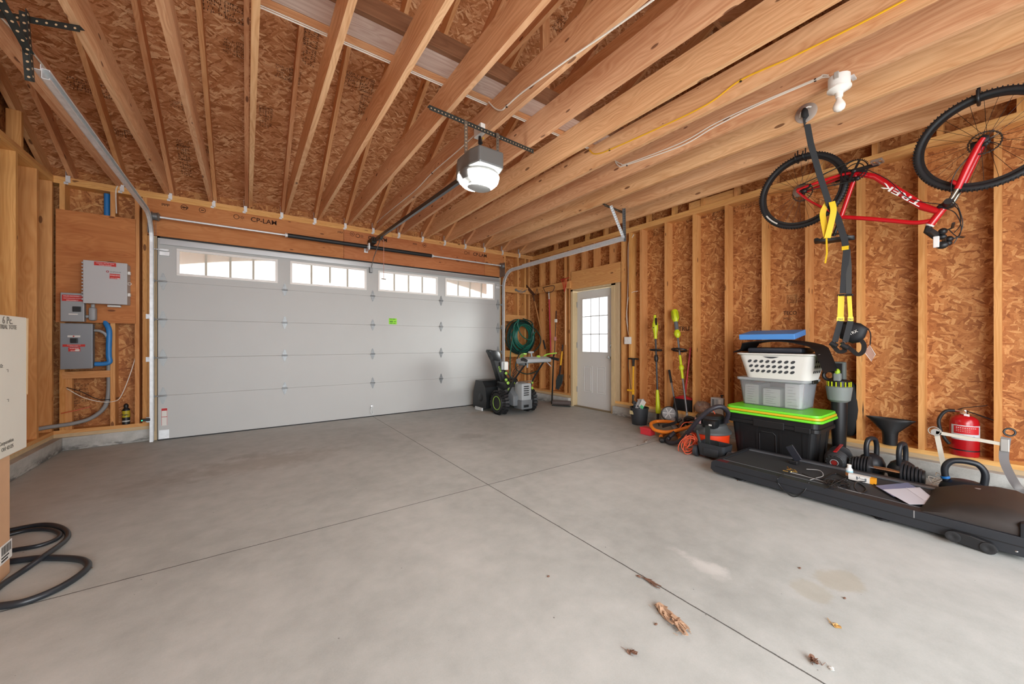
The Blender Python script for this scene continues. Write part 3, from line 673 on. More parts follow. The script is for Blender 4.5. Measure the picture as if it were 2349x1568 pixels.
# ---------------------------------------------------------------- tracks
def channel(pts, w, d, up, th=.003):
    """C-shaped track swept along pts (u = across, up = opening side)"""
    return pts
def track(name, label, x, s_, zc, yend, hang):
    t = thing(name, label, 'track', (x, 5.9, 0))
    r = .30; pts = [(x, 5.895, 0.01), (x, 5.895, zc - r)]
    for k in range(1, 9):
        a = k / 8 * math.pi / 2 * .97; pts.append((x, 5.895 - r * (1 - math.cos(a)), zc - r + r * math.sin(a)))
    pts.append((x, yend, zc + (yend - 5.6) * -.004))
    pts = [Vector(p) for p in pts]
    m1 = MB(); m1.tube(pts, 0, flat=(.004, .05), up=(0, .001, 0)) if False else None
    # web and two lips as flat strips around the same line
    def strip(off, w, t_, dx):
        q = []
        for i, p in enumerate(pts):
            d = (pts[min(i + 1, len(pts) - 1)] - pts[max(i - 1, 0)]).normalized(); n = Vector((0, -d.z, d.y)) * -1
            q.append(p + n * off + Vector((dx, 0, 0)))
        return q
    m1.tube(strip(0, 0, 0, 0), 0, flat=(.003, .052), up=(1, 0, 0)) if False else None
    for off, dx, fl in ((0, s_ * .0, (.052, .003)), (.026, -s_ * .014, (.003, .028)), (-.026, -s_ * .014, (.003, .028)), (.022, -s_ * .028, (.011, .003)), (-.022, -s_ * .028, (.011, .003))):
        m1.tube(strip(off, 0, 0, dx), 0, flat=fl, up=(1, 0, 0))
    m1.build('rail', GALV, t)
    for z in (.25, .95, 1.45):
        mb = MB(); mb.box((x + s_ * .003, 5.93, z - .02), (x + s_ * .03, YF - .001, z + .02)) ; mb.box((x + s_ * .003, 5.985, z - .025), (x + s_ * .05, YF - .001, z + .03)); mb.build('wall_bracket', GALV, t)
    mb = MB(); a = Vector((x + s_ * .006, yend, zc)); 
    mb.tube([(x + s_ * .004, 5.33, zc + .035), (x + s_ * .004, yend, zc + .04)], 0, flat=(.035, .003), up=(1, 0, 0)); mb.tube([(x + s_ * .018, 5.33, zc + .02), (x + s_ * .018, yend, zc + .025)], 0, flat=(.003, .028), up=(1, 0, 0))
    mb.build('stiffener_angle', GALV, t)
    return t
def perf(mb, a, b, w=.032, hole=.005, step=.04, up=(0, 0, 1), t=.003, both=True):
    """perforated angle iron from a to b: two flanges; holes are dark or light discs set into both faces"""
    a, b = Vector(a), Vector(b); x = (b - a).normalized(); u = Vector(up); u = (u - x * u.dot(x)).normalized(); n = x.cross(u)
    mb.prism([a, a + n * t, b + n * t, b], u * w); mb.prism([a, a + u * t, b + u * t, b], n * w)
    L = (b - a).length; k = step / 2
    while k < L - .01:
        p = a + x * k
        mb.cyl(p + u * w * .55 - n * .0006, p + u * w * .55 + n * (t + .0006), hole, seg=8, mi=1)
        mb.cyl(p + n * w * .55 - u * .0006, p + n * w * .55 + u * (t + .0006), hole, seg=8, mi=1)
        k += step
    return mb
HOLE = M('hole_light', 'c9a983', .7); HOLED = M('hole_dark', '2a2523', .7)
tl = track('garage_door_track', 'curved galvanized door track on the left side of the garage door', -.905, -1, 2.60, 3.12, None)
tr = track('garage_door_track', 'curved galvanized door track on the right side of the garage door', 4.008, 1, 2.49, 3.12, None)
h = thing('track_hanger', 'black perforated angle hanger holding up the left track end', 'hanger', (-.93, 3.12, 2.6))
perf(MB(), P(-90, 8, z=2.905), P(183, 58, z=2.905), .035, .006, .04, up=(0, 0, -1)).build('crossbar', [DKST, HOLE], h)
perf(MB(), (-.945, 3.11, 2.905), (-.925, 3.11, 2.545), .035, .006, .04, up=(0, -1, 0)).build('upright', [DKST, HOLE], h)
perf(MB(), (-.955, 3.09, 2.68), (-1.0, 2.60, 2.90), .035, .006, .045, up=(1, 0, 0)).build('brace', [DKST, HOLE], h)
h = thing('track_hanger', 'small grey perforated angle hanger holding up the right track end', 'hanger', (4.03, 3.15, 2.5))
perf(MB(), (3.69, 3.17, 2.908), (4.16, 3.22, 2.908), .03, .005, .035, up=(0, 0, -1)).build('crossbar', [DKST, HOLE], h)
perf(MB(), (4.035, 3.14, 2.905), (4.035, 3.13, 2.47), .03, .005, .03, up=(0, -1, 0)).build('upright', [GALVD, HOLED], h)
perf(MB(), (3.80, 3.16, 2.90), (4.02, 3.135, 2.52), .026, .005, .03, up=(0, -1, 0)).build('brace', [GALV, HOLED], h)
# ---------------------------------------------------------------- torsion shaft
ts = thing('torsion_shaft', 'steel shaft with black springs above the garage door', 'shaft', (1.5, 5.85, 2.59)); zt = 2.592
MB().cyl((-.90, 5.85, zt), (3.99, 5.85, zt), .0125, seg=12).build('rod', GALV, ts, smooth=True)
for a, b in ((.449, 1.475), (1.52, 2.514)):
    mb = MB(); n = 60; pr_ = []
    for k in range(n * 2 + 1): pr_.append((.030 if k % 2 else .0275, (b - a) * k / (n * 2)))
    mb.lathe(pr_, (a, 5.85, zt), (1, 0, 0), 14); mb.build('spring', M('spring_black', '26282a', .5, .3), ts, smooth=True, angle=60)
for x in (.435, 2.528): MB().lathe([(.012, 0), (.03, .0), (.03, .012), (.024, .012), (.024, .03), (.012, .03)], (x - .015, 5.85, zt), (1, 0, 0), 14).build('winding_cone', GALV, ts)
mb = MB(); mb.box((1.488, 5.80, zt - .05), (1.508, 5.998, zt + .05), bevel=.002); mb.box((1.47, 5.985, zt - .06), (1.525, 5.999, zt + .06)); mb.cyl((1.485, 5.85, zt), (1.512, 5.85, zt), .045, seg=16); mb.build('center_bracket', GALV, ts)
for x in (-.885, 3.90):
    MB().lathe([(.02, 0), (.052, .0), (.052, .006), (.04, .012), (.045, .05), (.052, .055), (.03, .07), (.015, .07)], (x, 5.85, zt), (1 if x > 0 else 1, 0, 0), 18).build('cable_drum', GALVD, ts, smooth=True, angle=30)
    mb = MB(); mb.box((x - .03 if x < 0 else x + .075, 5.82, 2.40), (x - .027 if x < 0 else x + .078, 5.999, 2.66)); mb.build('end_plate', GALVD, ts)
    mb = MB(); mb.cyl((x + .03, 5.895, zt), (x + .01, 5.93, .12), .0016, seg=5); mb.build('lift_cable', GALVD, ts)
# ---------------------------------------------------------------- opener
op = thing('garage_door_opener', 'grey garage door opener with a glowing lamp hanging from the joists', 'opener', (1.62, 2.85, 2.45))
rl = MB(); a, b = Vector((1.555, 2.75, 2.60)), Vector((1.555, 5.70, 2.675)); rl.tube([a, b], 0, flat=(.022, .042), up=(0, 0, 1)); rl.tube([a - Vector((0, 0, .021)), b - Vector((0, 0, .021))], 0, flat=(.032, .008), up=(0, 0, 1)); rl.build('rail', M('opener_rail', '4a4d50', .35, .8), op)
mb = MB(); mb.box((1.53, 5.66, 2.655), (1.58, 5.76, 2.70)); mb.box((1.52, 5.74, 2.64), (1.59, 5.998, 2.72), bevel=.003); mb.build('rail_end', DKST, op)
mb = MB(); mb.box((1.535, 5.36, 2.615), (1.575, 5.46, 2.65), bevel=.004); mb.build('trolley', DKST, op)
mb = MB(); mb.tube([(1.555, 5.42, 2.63), (1.555, 5.78, 2.42), (1.555, 5.93, 2.27)], 0, flat=(.025, .004), up=(1, 0, 0)); mb.box((1.535, 5.90, 2.22), (1.575, 5.958, 2.30)); mb.build('door_arm', GALVD, op)
mb = MB(); mb.cyl((1.60, 5.42, 2.62), (1.60, 5.42, 2.06), .003, seg=6); mb.build('release_cord', M('cord_red', 'c98f80', .7), op)
mb = MB(); mb.cyl((1.57, 5.42, 2.06), (1.63, 5.42, 2.055), .009, seg=10); mb.build('cord_grip', M('grip_grey', 'b8b4ae', .6), op)
cx_, cy_ = 1.52, 2.60
OPB = M('opener_body', '6c6e6d', .38, .3)
mb = MB()
# body: a wedge-shaped motor housing seen from below, joined to a round belly
prof = [(-.11, -.20), (.11, -.20), (.14, -.10), (.14, .10), (.09, .22), (-.09, .22), (-.14, .10), (-.14, -.10)]
mb.prism([(cx_ + a_, cy_ + b_, 2.50) for a_, b_ in prof], (0, 0, .13), bevel=.015); mb.build('motor_housing', OPB, op)
mb = MB(); mb.lathe([(.08, .0), (.145, .02), (.162, .06), (.158, .09), (.08, .09)], (cx_, cy_ - .0, 2.41), (0, 0, 1), 40); mb.build('lamp_rim', OPB, op, smooth=True, angle=35)
def seglathe(a0, a1, prof_, nseg=20):
    mb = MB(); rings = []
    for k in range(nseg + 1):
        a_ = a0 + (a1 - a0) * k / nseg
        rings.append([Vector((cx_ + r * math.cos(a_), cy_ + r * math.sin(a_), 2.41 + hh)) for r, hh in prof_])
    return mb.rings(rings)
LAMPM = M('lamp_lens', 'ffffff', .4, emit=('fffaf2', 95.0))
lp = [(.075, -.010), (.13, .002), (.156, .028), (.166, .065), (.158, .065), (.075, .0)]
seglathe(math.radians(-150), math.radians(35), lp, 30).build('lamp_lens', LAMPM, op, smooth=True, angle=50)
seglathe(math.radians(75), math.radians(170), lp, 16).build('lamp_lens', LAMPM, op, smooth=True, angle=50)
mb = MB(); mb.lathe([(.001, -.030), (.06, -.026), (.085, -.014), (.085, .0), (.001, .0)], (cx_ + .01, cy_ + .01, 2.41), (0, 0, 1), 32, sx=1.2, sy=.85); mb.build('center_cover', M('opener_cover', 'a8aaa9', .35, .1), op, smooth=True, angle=35)
if False: l = bpy.data.lights.new('opener_lamp', 'POINT'); l.energy = 26; l.color = (1, .93, .84); l.shadow_soft_size = .12

perf(MB(), (1.10, 2.60, 2.909), (2.13, 2.655, 2.909), .036, .005, .03, up=(0, 0, -1)).build('support_angle', [DKST, HOLE], op)
for x in (1.40, 1.70):
    mb = MB(); mb.box((x, 2.615, 2.60), (x + .028, 2.618, 2.905))
    k = 2.62
    while k < 2.9: mb.cyl((x + .014, 2.6146, k), (x + .014, 2.6184, k), .005, seg=8, mi=1); k += .028
    mb.build('hanging_strap', [M('strap_steel', '7d7468', .5, .7), HOLED if x > 1.6 else HOLE], op)
mb = MB(); mb.tube(spline([(1.60, 2.66, 2.62), (1.58, 2.70, 2.70), (1.62, 2.72, 2.76), (1.65, 2.72, 2.70), (1.63, 2.73, 2.78), (1.625, 2.75, 2.86)], 6), .006, 6); mb.build('power_cord', BLK, op, smooth=True)
mb = MB(); mb.cyl((1.625, 2.75, 2.85), (1.625, 2.76, 2.912), .02, .012, seg=10); mb.build('plug', BLK, op)
mb = MB(); mb.box((1.60, 2.70, 2.915), (1.645, 2.82, 3.0), bevel=.004); solo(mb, 'ceiling_outlet', WHT2, 'white outlet box on the joist above the garage door opener', 'outlet')
# ================================================================ SIDE DOOR
XD = 4.90
d2 = thing('door_2', 'white side entry door with a nine-pane window', None, (XD, 4.40, 0), kind='structure')
ya, yb, za, zb = 3.985, 4.838, .012, 2.062
wy0, wy1, wz0, wz1 = 4.127, 4.70, .978, 1.918
mb = MB(); mb.box((XD, ya, za), (XD + .045, yb, wz0)); mb.box((XD, ya, wz1), (XD + .045, yb, zb)); mb.box((XD, ya, wz0), (XD + .045, wy0, wz1)); mb.box((XD, wy1, wz0), (XD + .045, yb, wz1))
mb.build('door_leaf', WHT, d2)
mb = MB()
for p, q in (((wy0 - .02, wz0 - .02), (wy1 + .02, wz0 + .006)), ((wy0 - .02, wz1 - .006), (wy1 + .02, wz1 + .02)), ((wy0 - .02, wz0 + .006), (wy0 + .006, wz1 - .006)), ((wy1 - .006, wz0 + .006), (wy1 + .02, wz1 - .006))): mb.box((XD - .012, p[0], p[1]), (XD + .004, q[0], q[1]), bevel=.003)
f = mb.build('window_frame', WHT, d2)
MB().box((XD + .012, wy0 - .005, wz0 - .005), (XD + .016, wy1 + .005, wz1 + .005)).build('pane', glass('door_glass', 'dcdcda', .12, 'efefec'), f)
mb = MB()
for j in (1, 2):
    y = wy0 + (wy1 - wy0) * j / 3; mb.box((XD - .002, y - .007, wz0), (XD + .010, y + .007, wz1)); z = wz0 + (wz1 - wz0) * j / 3; mb.box((XD - .002, wy0, z - .007), (XD + .010, wy1, z + .007))
mb.build('glazing_bars', M('glazing_bar_grey', 'b9b9b8', .5), f)
for y0, y1 in ((4.18, 4.375), (4.475, 4.67)):
    mb = MB(); z0, z1 = .27, .735
    for (p, q) in (((y0, z0), (y1, z0 + .012)), ((y0, z1 - .012), (y1, z1)), ((y0, z0 + .012), (y0 + .012, z1 - .012)), ((y1 - .012, z0 + .012), (y1, z1 - .012))): mb.box((XD - .006, p[0], p[1]), (XD + .001, q[0], q[1]), bevel=.002)
    mb.box((XD - .005, y0 + .03, z0 + .03), (XD + .001, y1 - .03, z1 - .03), bevel=.003); mb.build('raised_panel', WHT, d2)
mb = MB(); mb.lathe([(.032, 0), (.032, .006), (.012, .012), (.012, .03), (.026, .04), (.03, .055), (.024, .07), (.0, .072)], (XD, 4.055, .90), (-1, 0, 0), 20); mb.build('door_knob', CHROME, d2, smooth=True, angle=35)
mb = MB(); mb.lathe([(.03, 0), (.028, .01), (.014, .014), (.0, .014)], (XD, 4.055, 1.085), (-1, 0, 0), 20); mb.box((XD - .03, 4.05, 1.07), (XD - .012, 4.06, 1.10)); mb.build('deadbolt', CHROME, d2, smooth=True, angle=35)
for z in (.25, 1.05, 1.78): mb = MB(); mb.cyl((XD - .006, yb + .004, z), (XD - .006, yb + .004, z + .10), .007, seg=8); mb.build('hinge', GALVD, d2)
for y0, y1 in ((yb + .008, DY1 + .012), (DY0 - .03, ya - .012)):
    mb = MB(); mb.board(((XR + XRo) / 2 - .005, (y0 + y1) / 2, .0), ((XR + XRo) / 2 - .005, (y0 + y1) / 2, 2.10), .15, y1 - y0, (1, 0, 0)); mb.build('door_jamb', PINE, d2)
mb = MB(); mb.board(((XR + XRo) / 2 - .005, DY0 - .03, 2.083), ((XR + XRo) / 2 - .005, DY1 + .012, 2.083), .15, .03, (1, 0, 0)); mb.build('door_jamb', PINE, d2)
mb = MB(); mb.box((XR + .02, DY0 - .02, .0), (XRo + .05, DY1, .012)); mb.build('threshold', M('threshold_bronze', '8a7a5c', .5, .3), d2)
for y0, y1 in ((DY1 + .013, DY1 + .03), (DY0 - .10, DY0 - .032)):
    struct(MB().board((XR + .07, (y0 + y1) / 2, .0), (XR + .07, (y0 + y1) / 2, 2.10), .139, y1 - y0, (1, 0, 0)).build('trim_%d' % (60 + int(y0 > 4.4)), PINE if y0 < 4.4 else PLATE), 'pale trimmer beside the side door')
struct(MB().board((XR + .07, DY0 - .10, 2.099), (XR + .07, DY1 + .018, 2.099), .139, .004, (1, 0, 0)).build('trim_62', PINE), 'thin head piece over the side door')
# ================================================================ ELECTRICS
g = M('box_grey', '9da1a3', .4, .25); g2 = M('box_light_grey', 'b9babb', .45)
beam_ = solo(MB().board((-1.64, YF - .009, 1.9625), (-1.04, YF - .009, 1.9625), 1.195, .016, (0, 0, 1)), 'plywood_panel', PLY, 'tall sheet of orange plywood behind the grey electrical boxes', 'panel')
def elbox(name, label, x0, x1, z0, z1, depth, m, base=5.98):
    t = thing(name, label, 'electrical box', ((x0 + x1) / 2, base, z0))
    MB().box((x0 + .006, base - depth * .75, z0 + .006), (x1 - .006, base - .0005, z1 - .006)).build('enclosure', m, t)
    MB().box((x0, base - depth, z0), (x1, base - depth * .74, z1), bevel=.004).build('cover', m, t)
    return t
def sticker(parent, x0, x1, z0, z1, y, mat, lines, inkmat, size=None):
    s_ = MB().box((x0, y - .0012, z0), (x1, y - .0002, z1)).build('warning_label', mat, parent)
    n = len(lines)
    for i, ln in enumerate(lines):
        sz = min((z1 - z0) / n * .72, (x1 - x0) / (.60 * len(ln))) if size is None else size
        text('label_print', ln, sz, ((x0 + x1) / 2, y - .0018, z1 - (z1 - z0) * (i + .85) / n), (1, 0, 0), (0, 0, 1), inkmat, s_, align='CENTER', depth=.0003, sx=.85)
    return s_
REDL = M('red_label', 'c22a22', .5); WINK = M('white_print', 'f3e9e6', .6)
e1 = elbox('combiner_box', 'large grey equipment box with red labels on the plywood', -1.405, -1.075, 1.565, 2.02, .17, g2)
for i in range(12): MB().cyl((-1.412, 5.83, 1.60 + i * .035), (-1.412, 5.83, 1.615 + i * .035), .009, seg=8).build('hinge_knuckle', g2, e1)
for z in (1.66, 1.90): MB().box((-1.075, 5.83, z), (-1.055, 5.87, z + .035), bevel=.003).build('latch', WHT2, e1)
mb = MB(); mb.torus((-1.062, 5.84, 1.80), .014, .003, (0, 1, 0), 12, 5); mb.build('padlock_ring', WHT2, e1)
sticker(e1, -1.325, -1.16, 1.972, 2.012, 5.81, REDL, ['WARNING - ELECTRIC SHOCK', 'POWER SOURCE'], WINK)
sticker(e1, -1.21, -1.13, 1.84, 1.895, 5.81, REDL, ['WARNING', 'DUAL SUPPLY'], WINK); MB().box((-1.150, 5.807, 1.842), (-1.132, 5.8085, 1.850)).build('white_tag', PAPER, e1)
text('maker_print', 'ENPHASE', .02, (-1.205, 5.809, 1.908), (1, 0, 0), (0, 0, 1), M('grey_print', '77706e', .6), e1)
mb = MB(); mb.torus((-1.225, 5.8095, 1.915), .009, .0025, (0, 1, 0), 12, 4); mb.build('maker_ring', RED, e1)
e2 = elbox('disconnect_box', 'small grey breaker box with a red label, left of the large box', -1.583, -1.415, 1.37, 1.672, .09, g)
sticker(e2, -1.572, -1.425, 1.585, 1.65, 5.89, REDL, ['SOLAR DISCONNECT', 'PHOTOVOLTAIC SYSTEM', 'DISCONNECT'], WINK)
MB().box((-1.495, 5.872, 1.475), (-1.435, 5.8895, 1.53), bevel=.003).build('breaker', BLK, e2); MB().box((-1.525, 5.8885, 1.442), (-1.46, 5.8897, 1.455)).build('white_tag', PAPER, e2)
e3 = elbox('main_breaker_box', 'tall grey breaker box with a red label below the plywood', -1.583, -1.352, .87, 1.352, .10, M('box_blue_grey', '8d9398', .4, .3))
sticker(e3, -1.565, -1.405, 1.105, 1.13, 5.88, REDL, ['WARNING PHOTOVOLTAIC', 'POWER SOURCE'], WINK); sticker(e3, -1.525, -1.44, 1.055, 1.10, 5.88, REDL, ['WARNING', 'SOURCE'], WINK); MB().box((-1.475, 5.8775, 1.058), (-1.445, 5.8785, 1.078)).build('white_tag', PAPER, e3)
MB().box((-1.53, 5.8785, 1.205), (-1.44, 5.8797, 1.225)).build('white_tag', PAPER, e3); MB().box((-1.505, 5.85, 1.145), (-1.455, 5.8795, 1.195), bevel=.004).build('breaker_handle', BLK, e3); MB().ball((-1.487, 5.877, 1.216), .007, 1, .5, 1, 10).build('red_knob', RED, e3)
cb_ = thing('conduit_fitting', 'small grey oval conduit fitting under the large box', 'conduit fitting', (-1.37, 5.95, 1.37))
MB().box((-1.39, 5.90, 1.385), (-1.335, 5.9795, 1.53), bevel=.02).build('body', GREYP if False else M('fitting_grey', '9a9d9f', .5), cb_, smooth=True); mb = MB(); mb.cyl((-1.362, 5.94, 1.528), (-1.362, 5.94, 1.565), .016, seg=12); mb.cyl((-1.414, 5.94, 1.43), (-1.386, 5.94, 1.43), .016, seg=12); mb.build('conduit_stub', M('fitting_grey2', 'a5a6a6', .5), cb_)
mb = MB(); mb.box((-1.255, 5.93, 1.542), (-1.15, 5.979, 1.565), bevel=.006); mb.cyl((-1.235, 5.93, 1.553), (-1.235, 5.925, 1.553), .009, seg=10); solo(mb, 'conduit_hub', WHT2, 'small white fitting on the bottom edge of the large box', 'conduit fitting')
BLUEC = M('blue_conduit', '2f7fc4', .45)
mb = MB(); mb.tube(spline([(-1.35, 5.95, .915), (-1.28, 5.95, .915), (-1.24, 5.95, .935), (-1.215 - .03, 5.95, 1.0), (-1.225 - .02, 5.95, 1.10), (-1.245, 5.96, 1.28), (-1.275, 5.99, 1.36), (-1.30, 6.04, 1.42)], 8), .024, 12)
solo(mb, 'blue_conduit', BLUEC, 'bright blue flexible conduit curving beside the lower breaker box', 'conduit', smooth=True)
mb = MB(); mb.cyl((-1.29, YF + .10, 2.56), (-1.29, YF + .10, 2.83), .026, seg=12); solo(mb, 'blue_conduit', BLUEC, 'short blue conduit above the plywood sheet', 'conduit', smooth=True)
mb = MB(); mb.tube(spline([(-1.352, 5.95, 1.28), (-1.31, 5.94, 1.275), (-1.27, 5.95, 1.24), (-1.255, 5.96, 1.19)], 6), .014, 8); solo(mb, 'grey_flex_conduit', M('fitting_grey', '9a9d9f', .5), 'short grey conduit elbow beside the lower breaker box', 'conduit', smooth=True)
mb = MB(); mb.tube(spline([(-1.262, 6.03, .93), (-1.262, 6.03, .62), (-1.29, 6.03, .44), (-1.38, 6.02, .33), (-1.50, 5.99, .285), (-1.70, 5.93, .27), (-1.80, 5.75, .27)], 8), .021, 10)
solo(mb, 'service_conduit', M('conduit_grey', '8f8f8e', .55), 'long grey conduit sweeping down and left into the corner', 'conduit', smooth=True)
mb = MB(); mb.tube(spline([(-1.565, 5.99, .66), (-1.45, 5.98, .56), (-1.33, 5.985, .50), (-1.22, 5.985, .49), (-1.16, 5.99, .54), (-1.09, 6.01, .78), (-1.04, 6.03, 1.02)], 8), .004, 6)
solo(mb, 'white_wire', CABLE, 'thin white wire drooping across the studs above the black can', 'wire', smooth=True)
mb = MB(); mb.tube(spline([(-1.565, 5.99, .67), (-1.46, 5.975, .62), (-1.32, 5.99, .52), (-1.18, 6.05, .52)], 8), .004, 6); solo(mb, 'black_wire', BLK, 'thin black wire crossing under the lower breaker box', 'wire', smooth=True)
mb = MB(); mb.tube(spline([(-1.60, 5.97, .40), (-1.50, 5.98, .42), (-1.40, 6.02, .445)], 6), .005, 6); solo(mb, 'orange_wire', M('orange_wire', 'c8562c', .5), 'short orange wire near the floor in the left corner', 'wire', smooth=True)
c_ = thing('foam_can', 'black spray can with a yellow label standing on the bottom plate', 'can', (-1.125, 6.03, ZB + .001))
MB().lathe([(.033, 0), (.033, .16), (.030, .17), (.018, .185), (.018, .19), (.0, .19)], (-1.125, 6.03, ZB + .001), seg=20).build('can_body', BLK, c_, smooth=True, angle=30)
MB().lathe([(.012, 0), (.02, .004), (.02, .03), (.008, .045), (.0, .045)], (-1.125, 6.03, ZB + .191), seg=14).build('nozzle_cap', BLK, c_, smooth=True, angle=30)
lb = MB().lathe([(.0335, .08), (.0335, .155)], (-1.125, 6.03, ZB + .001), seg=20, cap=False).build('can_label', M('can_yellow', 'b3a21f', .5), c_, smooth=True); text('can_print', 'Right', .026, (-1.152, 6.03 - .0352, ZB + .105), (1, 0, 0), (0, 0, 1), BLK, lb, bold=True)
MB().lathe([(.0335, .03), (.0335, .045)], (-1.125, 6.03, ZB + .001), seg=20, cap=False).build('can_band', M('can_white', 'b8b8b0', .5), c_, smooth=True)
sn_ = thing('safety_sensor', 'small black safety sensor with a green light at the left track foot', 'sensor', (-.93, 5.87, .27))
MB().box((-.975, 5.85, .255), (-.90, 5.885, .285), bevel=.004).build('sensor_body', BLK, sn_); MB().ball((-.965, 5.852, .268), .006, seg=8).build('indicator', M('green_led', '30ff90', .4, emit=('30ff90', 3.0)), sn_)
# ================================================================ THINGS ALONG THE RIGHT WALL
V = Vector
def rbox(mb, a, b, r=.01, **k): return mb.box(a, b, bevel=r, **k)
def rrect(x0, y0, x1, y1, r, z, n=5):
    out = []
    for cx, cy, a0 in ((x1 - r, y1 - r, 0), (x0 + r, y1 - r, 90), (x0 + r, y0 + r, 180), (x1 - r, y0 + r, 270)):
        for k in range(n + 1):
            a = math.radians(a0 + 90 * k / n); out.append(V((cx + r * math.cos(a), cy + r * math.sin(a), z)))
    return out
def tub(mb, x0, y0, x1, y1, z0, z1, taper, r, wall=.004, lip=0, open_=True, floor=.006):
    """tapered rounded container, open at the top"""
    c = lambda z, off: rrect(x0 + taper * (1 - (z - z0) / (z1 - z0)) + off, y0 + taper * (1 - (z - z0) / (z1 - z0)) + off, x1 - taper * (1 - (z - z0) / (z1 - z0)) - off, y1 - taper * (1 - (z - z0) / (z1 - z0)) - off, r, z)
    rings = [c(z0, 0), c(z1 - .004 - lip * .4, 0)]
    if lip: rings += [c(z1 - lip * .4, -lip), c(z1, -lip)]
    else: rings += [c(z1, 0)]
    if open_: rings += [c(z1, wall), c(z0 + floor, wall)]
    for q in rings[2:3]: pass
    return mb.rings(rings)
# ---- black storage tote with lids
t = thing('storage_tote', 'large black storage tote under the green and yellow lids', 'storage bin', (4.33, 1.48, 0))
mb = MB(); TX0, TX1, TY0, TY1 = 4.09, 4.56, 1.11, 1.86
mb.rings([rrect(TX0 + .05, TY0 + .05, TX1 - .05, TY1 - .05, .05, .001), rrect(TX0 + .02, TY0 + .02, TX1 - .02, TY1 - .02, .05, .34)])
for y in (1.22, 1.40, 1.60, 1.74): mb.prism([(TX0 + .042, y - .012, .01), (TX0 + .042, y + .012, .01), (TX0 + .016, y + .012, .335), (TX0 + .016, y - .012, .335)], (.02, 0, 0))
mb.tube([(TX0 + .034, 1.44, .08), (TX0 + .024, 1.44, .26), (TX0 + .022, 1.46, .28), (TX0 + .022, 1.56, .28), (TX0 + .024, 1.58, .26), (TX0 + .034, 1.58, .08)], .004, 6)
for x in (4.25, 4.42): mb.prism([(x - .015, TY0 + .04, .01), (x + .015, TY0 + .04, .01), (x + .015, TY0 + .015, .335), (x - .015, TY0 + .015, .335)], (0, .02, 0))
mb.build('body', BLK, t)
mb = MB(); mb.rings([rrect(TX0 - .0, TY0 - .0, TX1 + .0, TY1 + .0, .05, .34), rrect(TX0 - .012, TY0 - .012, TX1 + .012, TY1 + .012, .05, .345), rrect(TX0 - .012, TY0 - .012, TX1 + .012, TY1 + .012, .05, .375), rrect(TX0 - .002, TY0 - .002, TX1 + .002, TY1 + .002, .05, .38), rrect(TX0 - .002, TY0 - .002, TX1 + .002, TY1 + .002, .05, .425), rrect(TX0 + .03, TY0 + .03, TX1 - .03, TY1 - .03, .04, .432)])
mb.box((TX0 - .018, 1.36, .33), (TX0 + .01, 1.62, .40), bevel=.004); mb.box((TX0 - .016, 1.16, .335), (TX0 + .01, 1.28, .385), bevel=.004)
mb.build('lid', BLK, t)
LG, LY = M('lime_lid', '6fdc2e', .4), M('yellow_lid', 'd9b21c', .4)
for k, (m, z, lb, s_) in enumerate(((LG, .434, 'bright green tote lid, lower one of the two, under the yellow lid', .0), (LY, .459, 'yellow tote lid sandwiched between two green lids', .006), (LG, .481, 'bright green tote lid on top of the stack, under the clear bin', .014))):
    mb = MB(); x0, x1, y0, y1 = TX0 - .035 + s_, TX1 + .015 - s_, TY0 - .03 + s_, TY1 + .03 - s_
    mb.rings([rrect(x0, y0, x1, y1, .06, z), rrect(x0 - .004, y0 - .004, x1 + .004, y1 + .004, .06, z + .006), rrect(x0, y0, x1, y1, .06, z + .022), rrect(x0 + .03, y0 + .03, x1 - .03, y1 - .03, .05, z + .023)])
    if k == 2:
        for yy in (y0 + .04, y1 - .10): mb.box((x0 + .22, yy, z + .021), (x0 + .34, yy + .06, z + .0225), bevel=.0005)
        mb.box((x0 + .06, y0 + .02, z + .018), (x0 + .12, y0 + .07, z + .0225), bevel=.001)
    solo(mb, 'tote_lid', m, lb, 'lid', 'tote lids stacked on the black tote', smooth=True, angle=30)
# ---- clear bin with boxes in it
t = thing('clear_bin', 'clear plastic bin holding white boxes, on the green lids', 'storage bin', (4.48, 1.55, .505)); z0 = .5055
mb = MB(); tub(mb, 4.27, 1.26, 4.66, 1.84, z0, .782, .03, .035, .004, .0); mb.build('body', MILKY, t, smooth=True, angle=30)
mb = MB(); mb.rings([rrect(4.258, 1.248, 4.672, 1.852, .04, .760), rrect(4.252, 1.242, 4.678, 1.858, .04, .768), rrect(4.252, 1.242, 4.678, 1.858, .04, .786), rrect(4.275, 1.265, 4.655, 1.835, .04, .788)]); mb.build('lid', glass('milky_lid', 'eef1f6', .75, 'e4e6ea', .2), t, smooth=True, angle=30)
for y in (1.235, 1.862): MB().box((4.40, y - .008, .75), (4.54, y + .008, .785), bevel=.006).build('latch', BLK if y < 1.5 else GREYP, t)
BXW = M('carton_white', 'dcdcd8', .7)
for k, (y0, y1, x0, x1, h, lb) in enumerate(((1.66, 1.79, 4.31, 4.60, .20, 'white printed box at the left inside the clear bin'), (1.47, 1.62, 4.31, 4.55, .17, 'lower white box in the middle inside the clear bin'), (1.31, 1.43, 4.31, 4.58, .235, 'tall white box at the right inside the clear bin'))):
    t = thing('carton', lb, 'box', ((x0 + x1) / 2, (y0 + y1) / 2, z0 + .007), group='white boxes inside the clear bin')
    MB().box((x0, y0, z0 + .007), (x1, y1, z0 + .007 + h), bevel=.002).build('box_body', BXW, t)
    mb = MB(); rnd = random.Random(k)
    for r in range(7):
        zz = z0 + .03 + h * r / 8; a = y1 - .015 - rnd.random() * .01
        mb.box((x0 - .0008, a - (y1 - y0) * rnd.uniform(.3, .7), zz), (x0 - .0001, a, zz + .004))
    mb.build('print_lines', M('grey_ink', '8d8d92', .7), t)
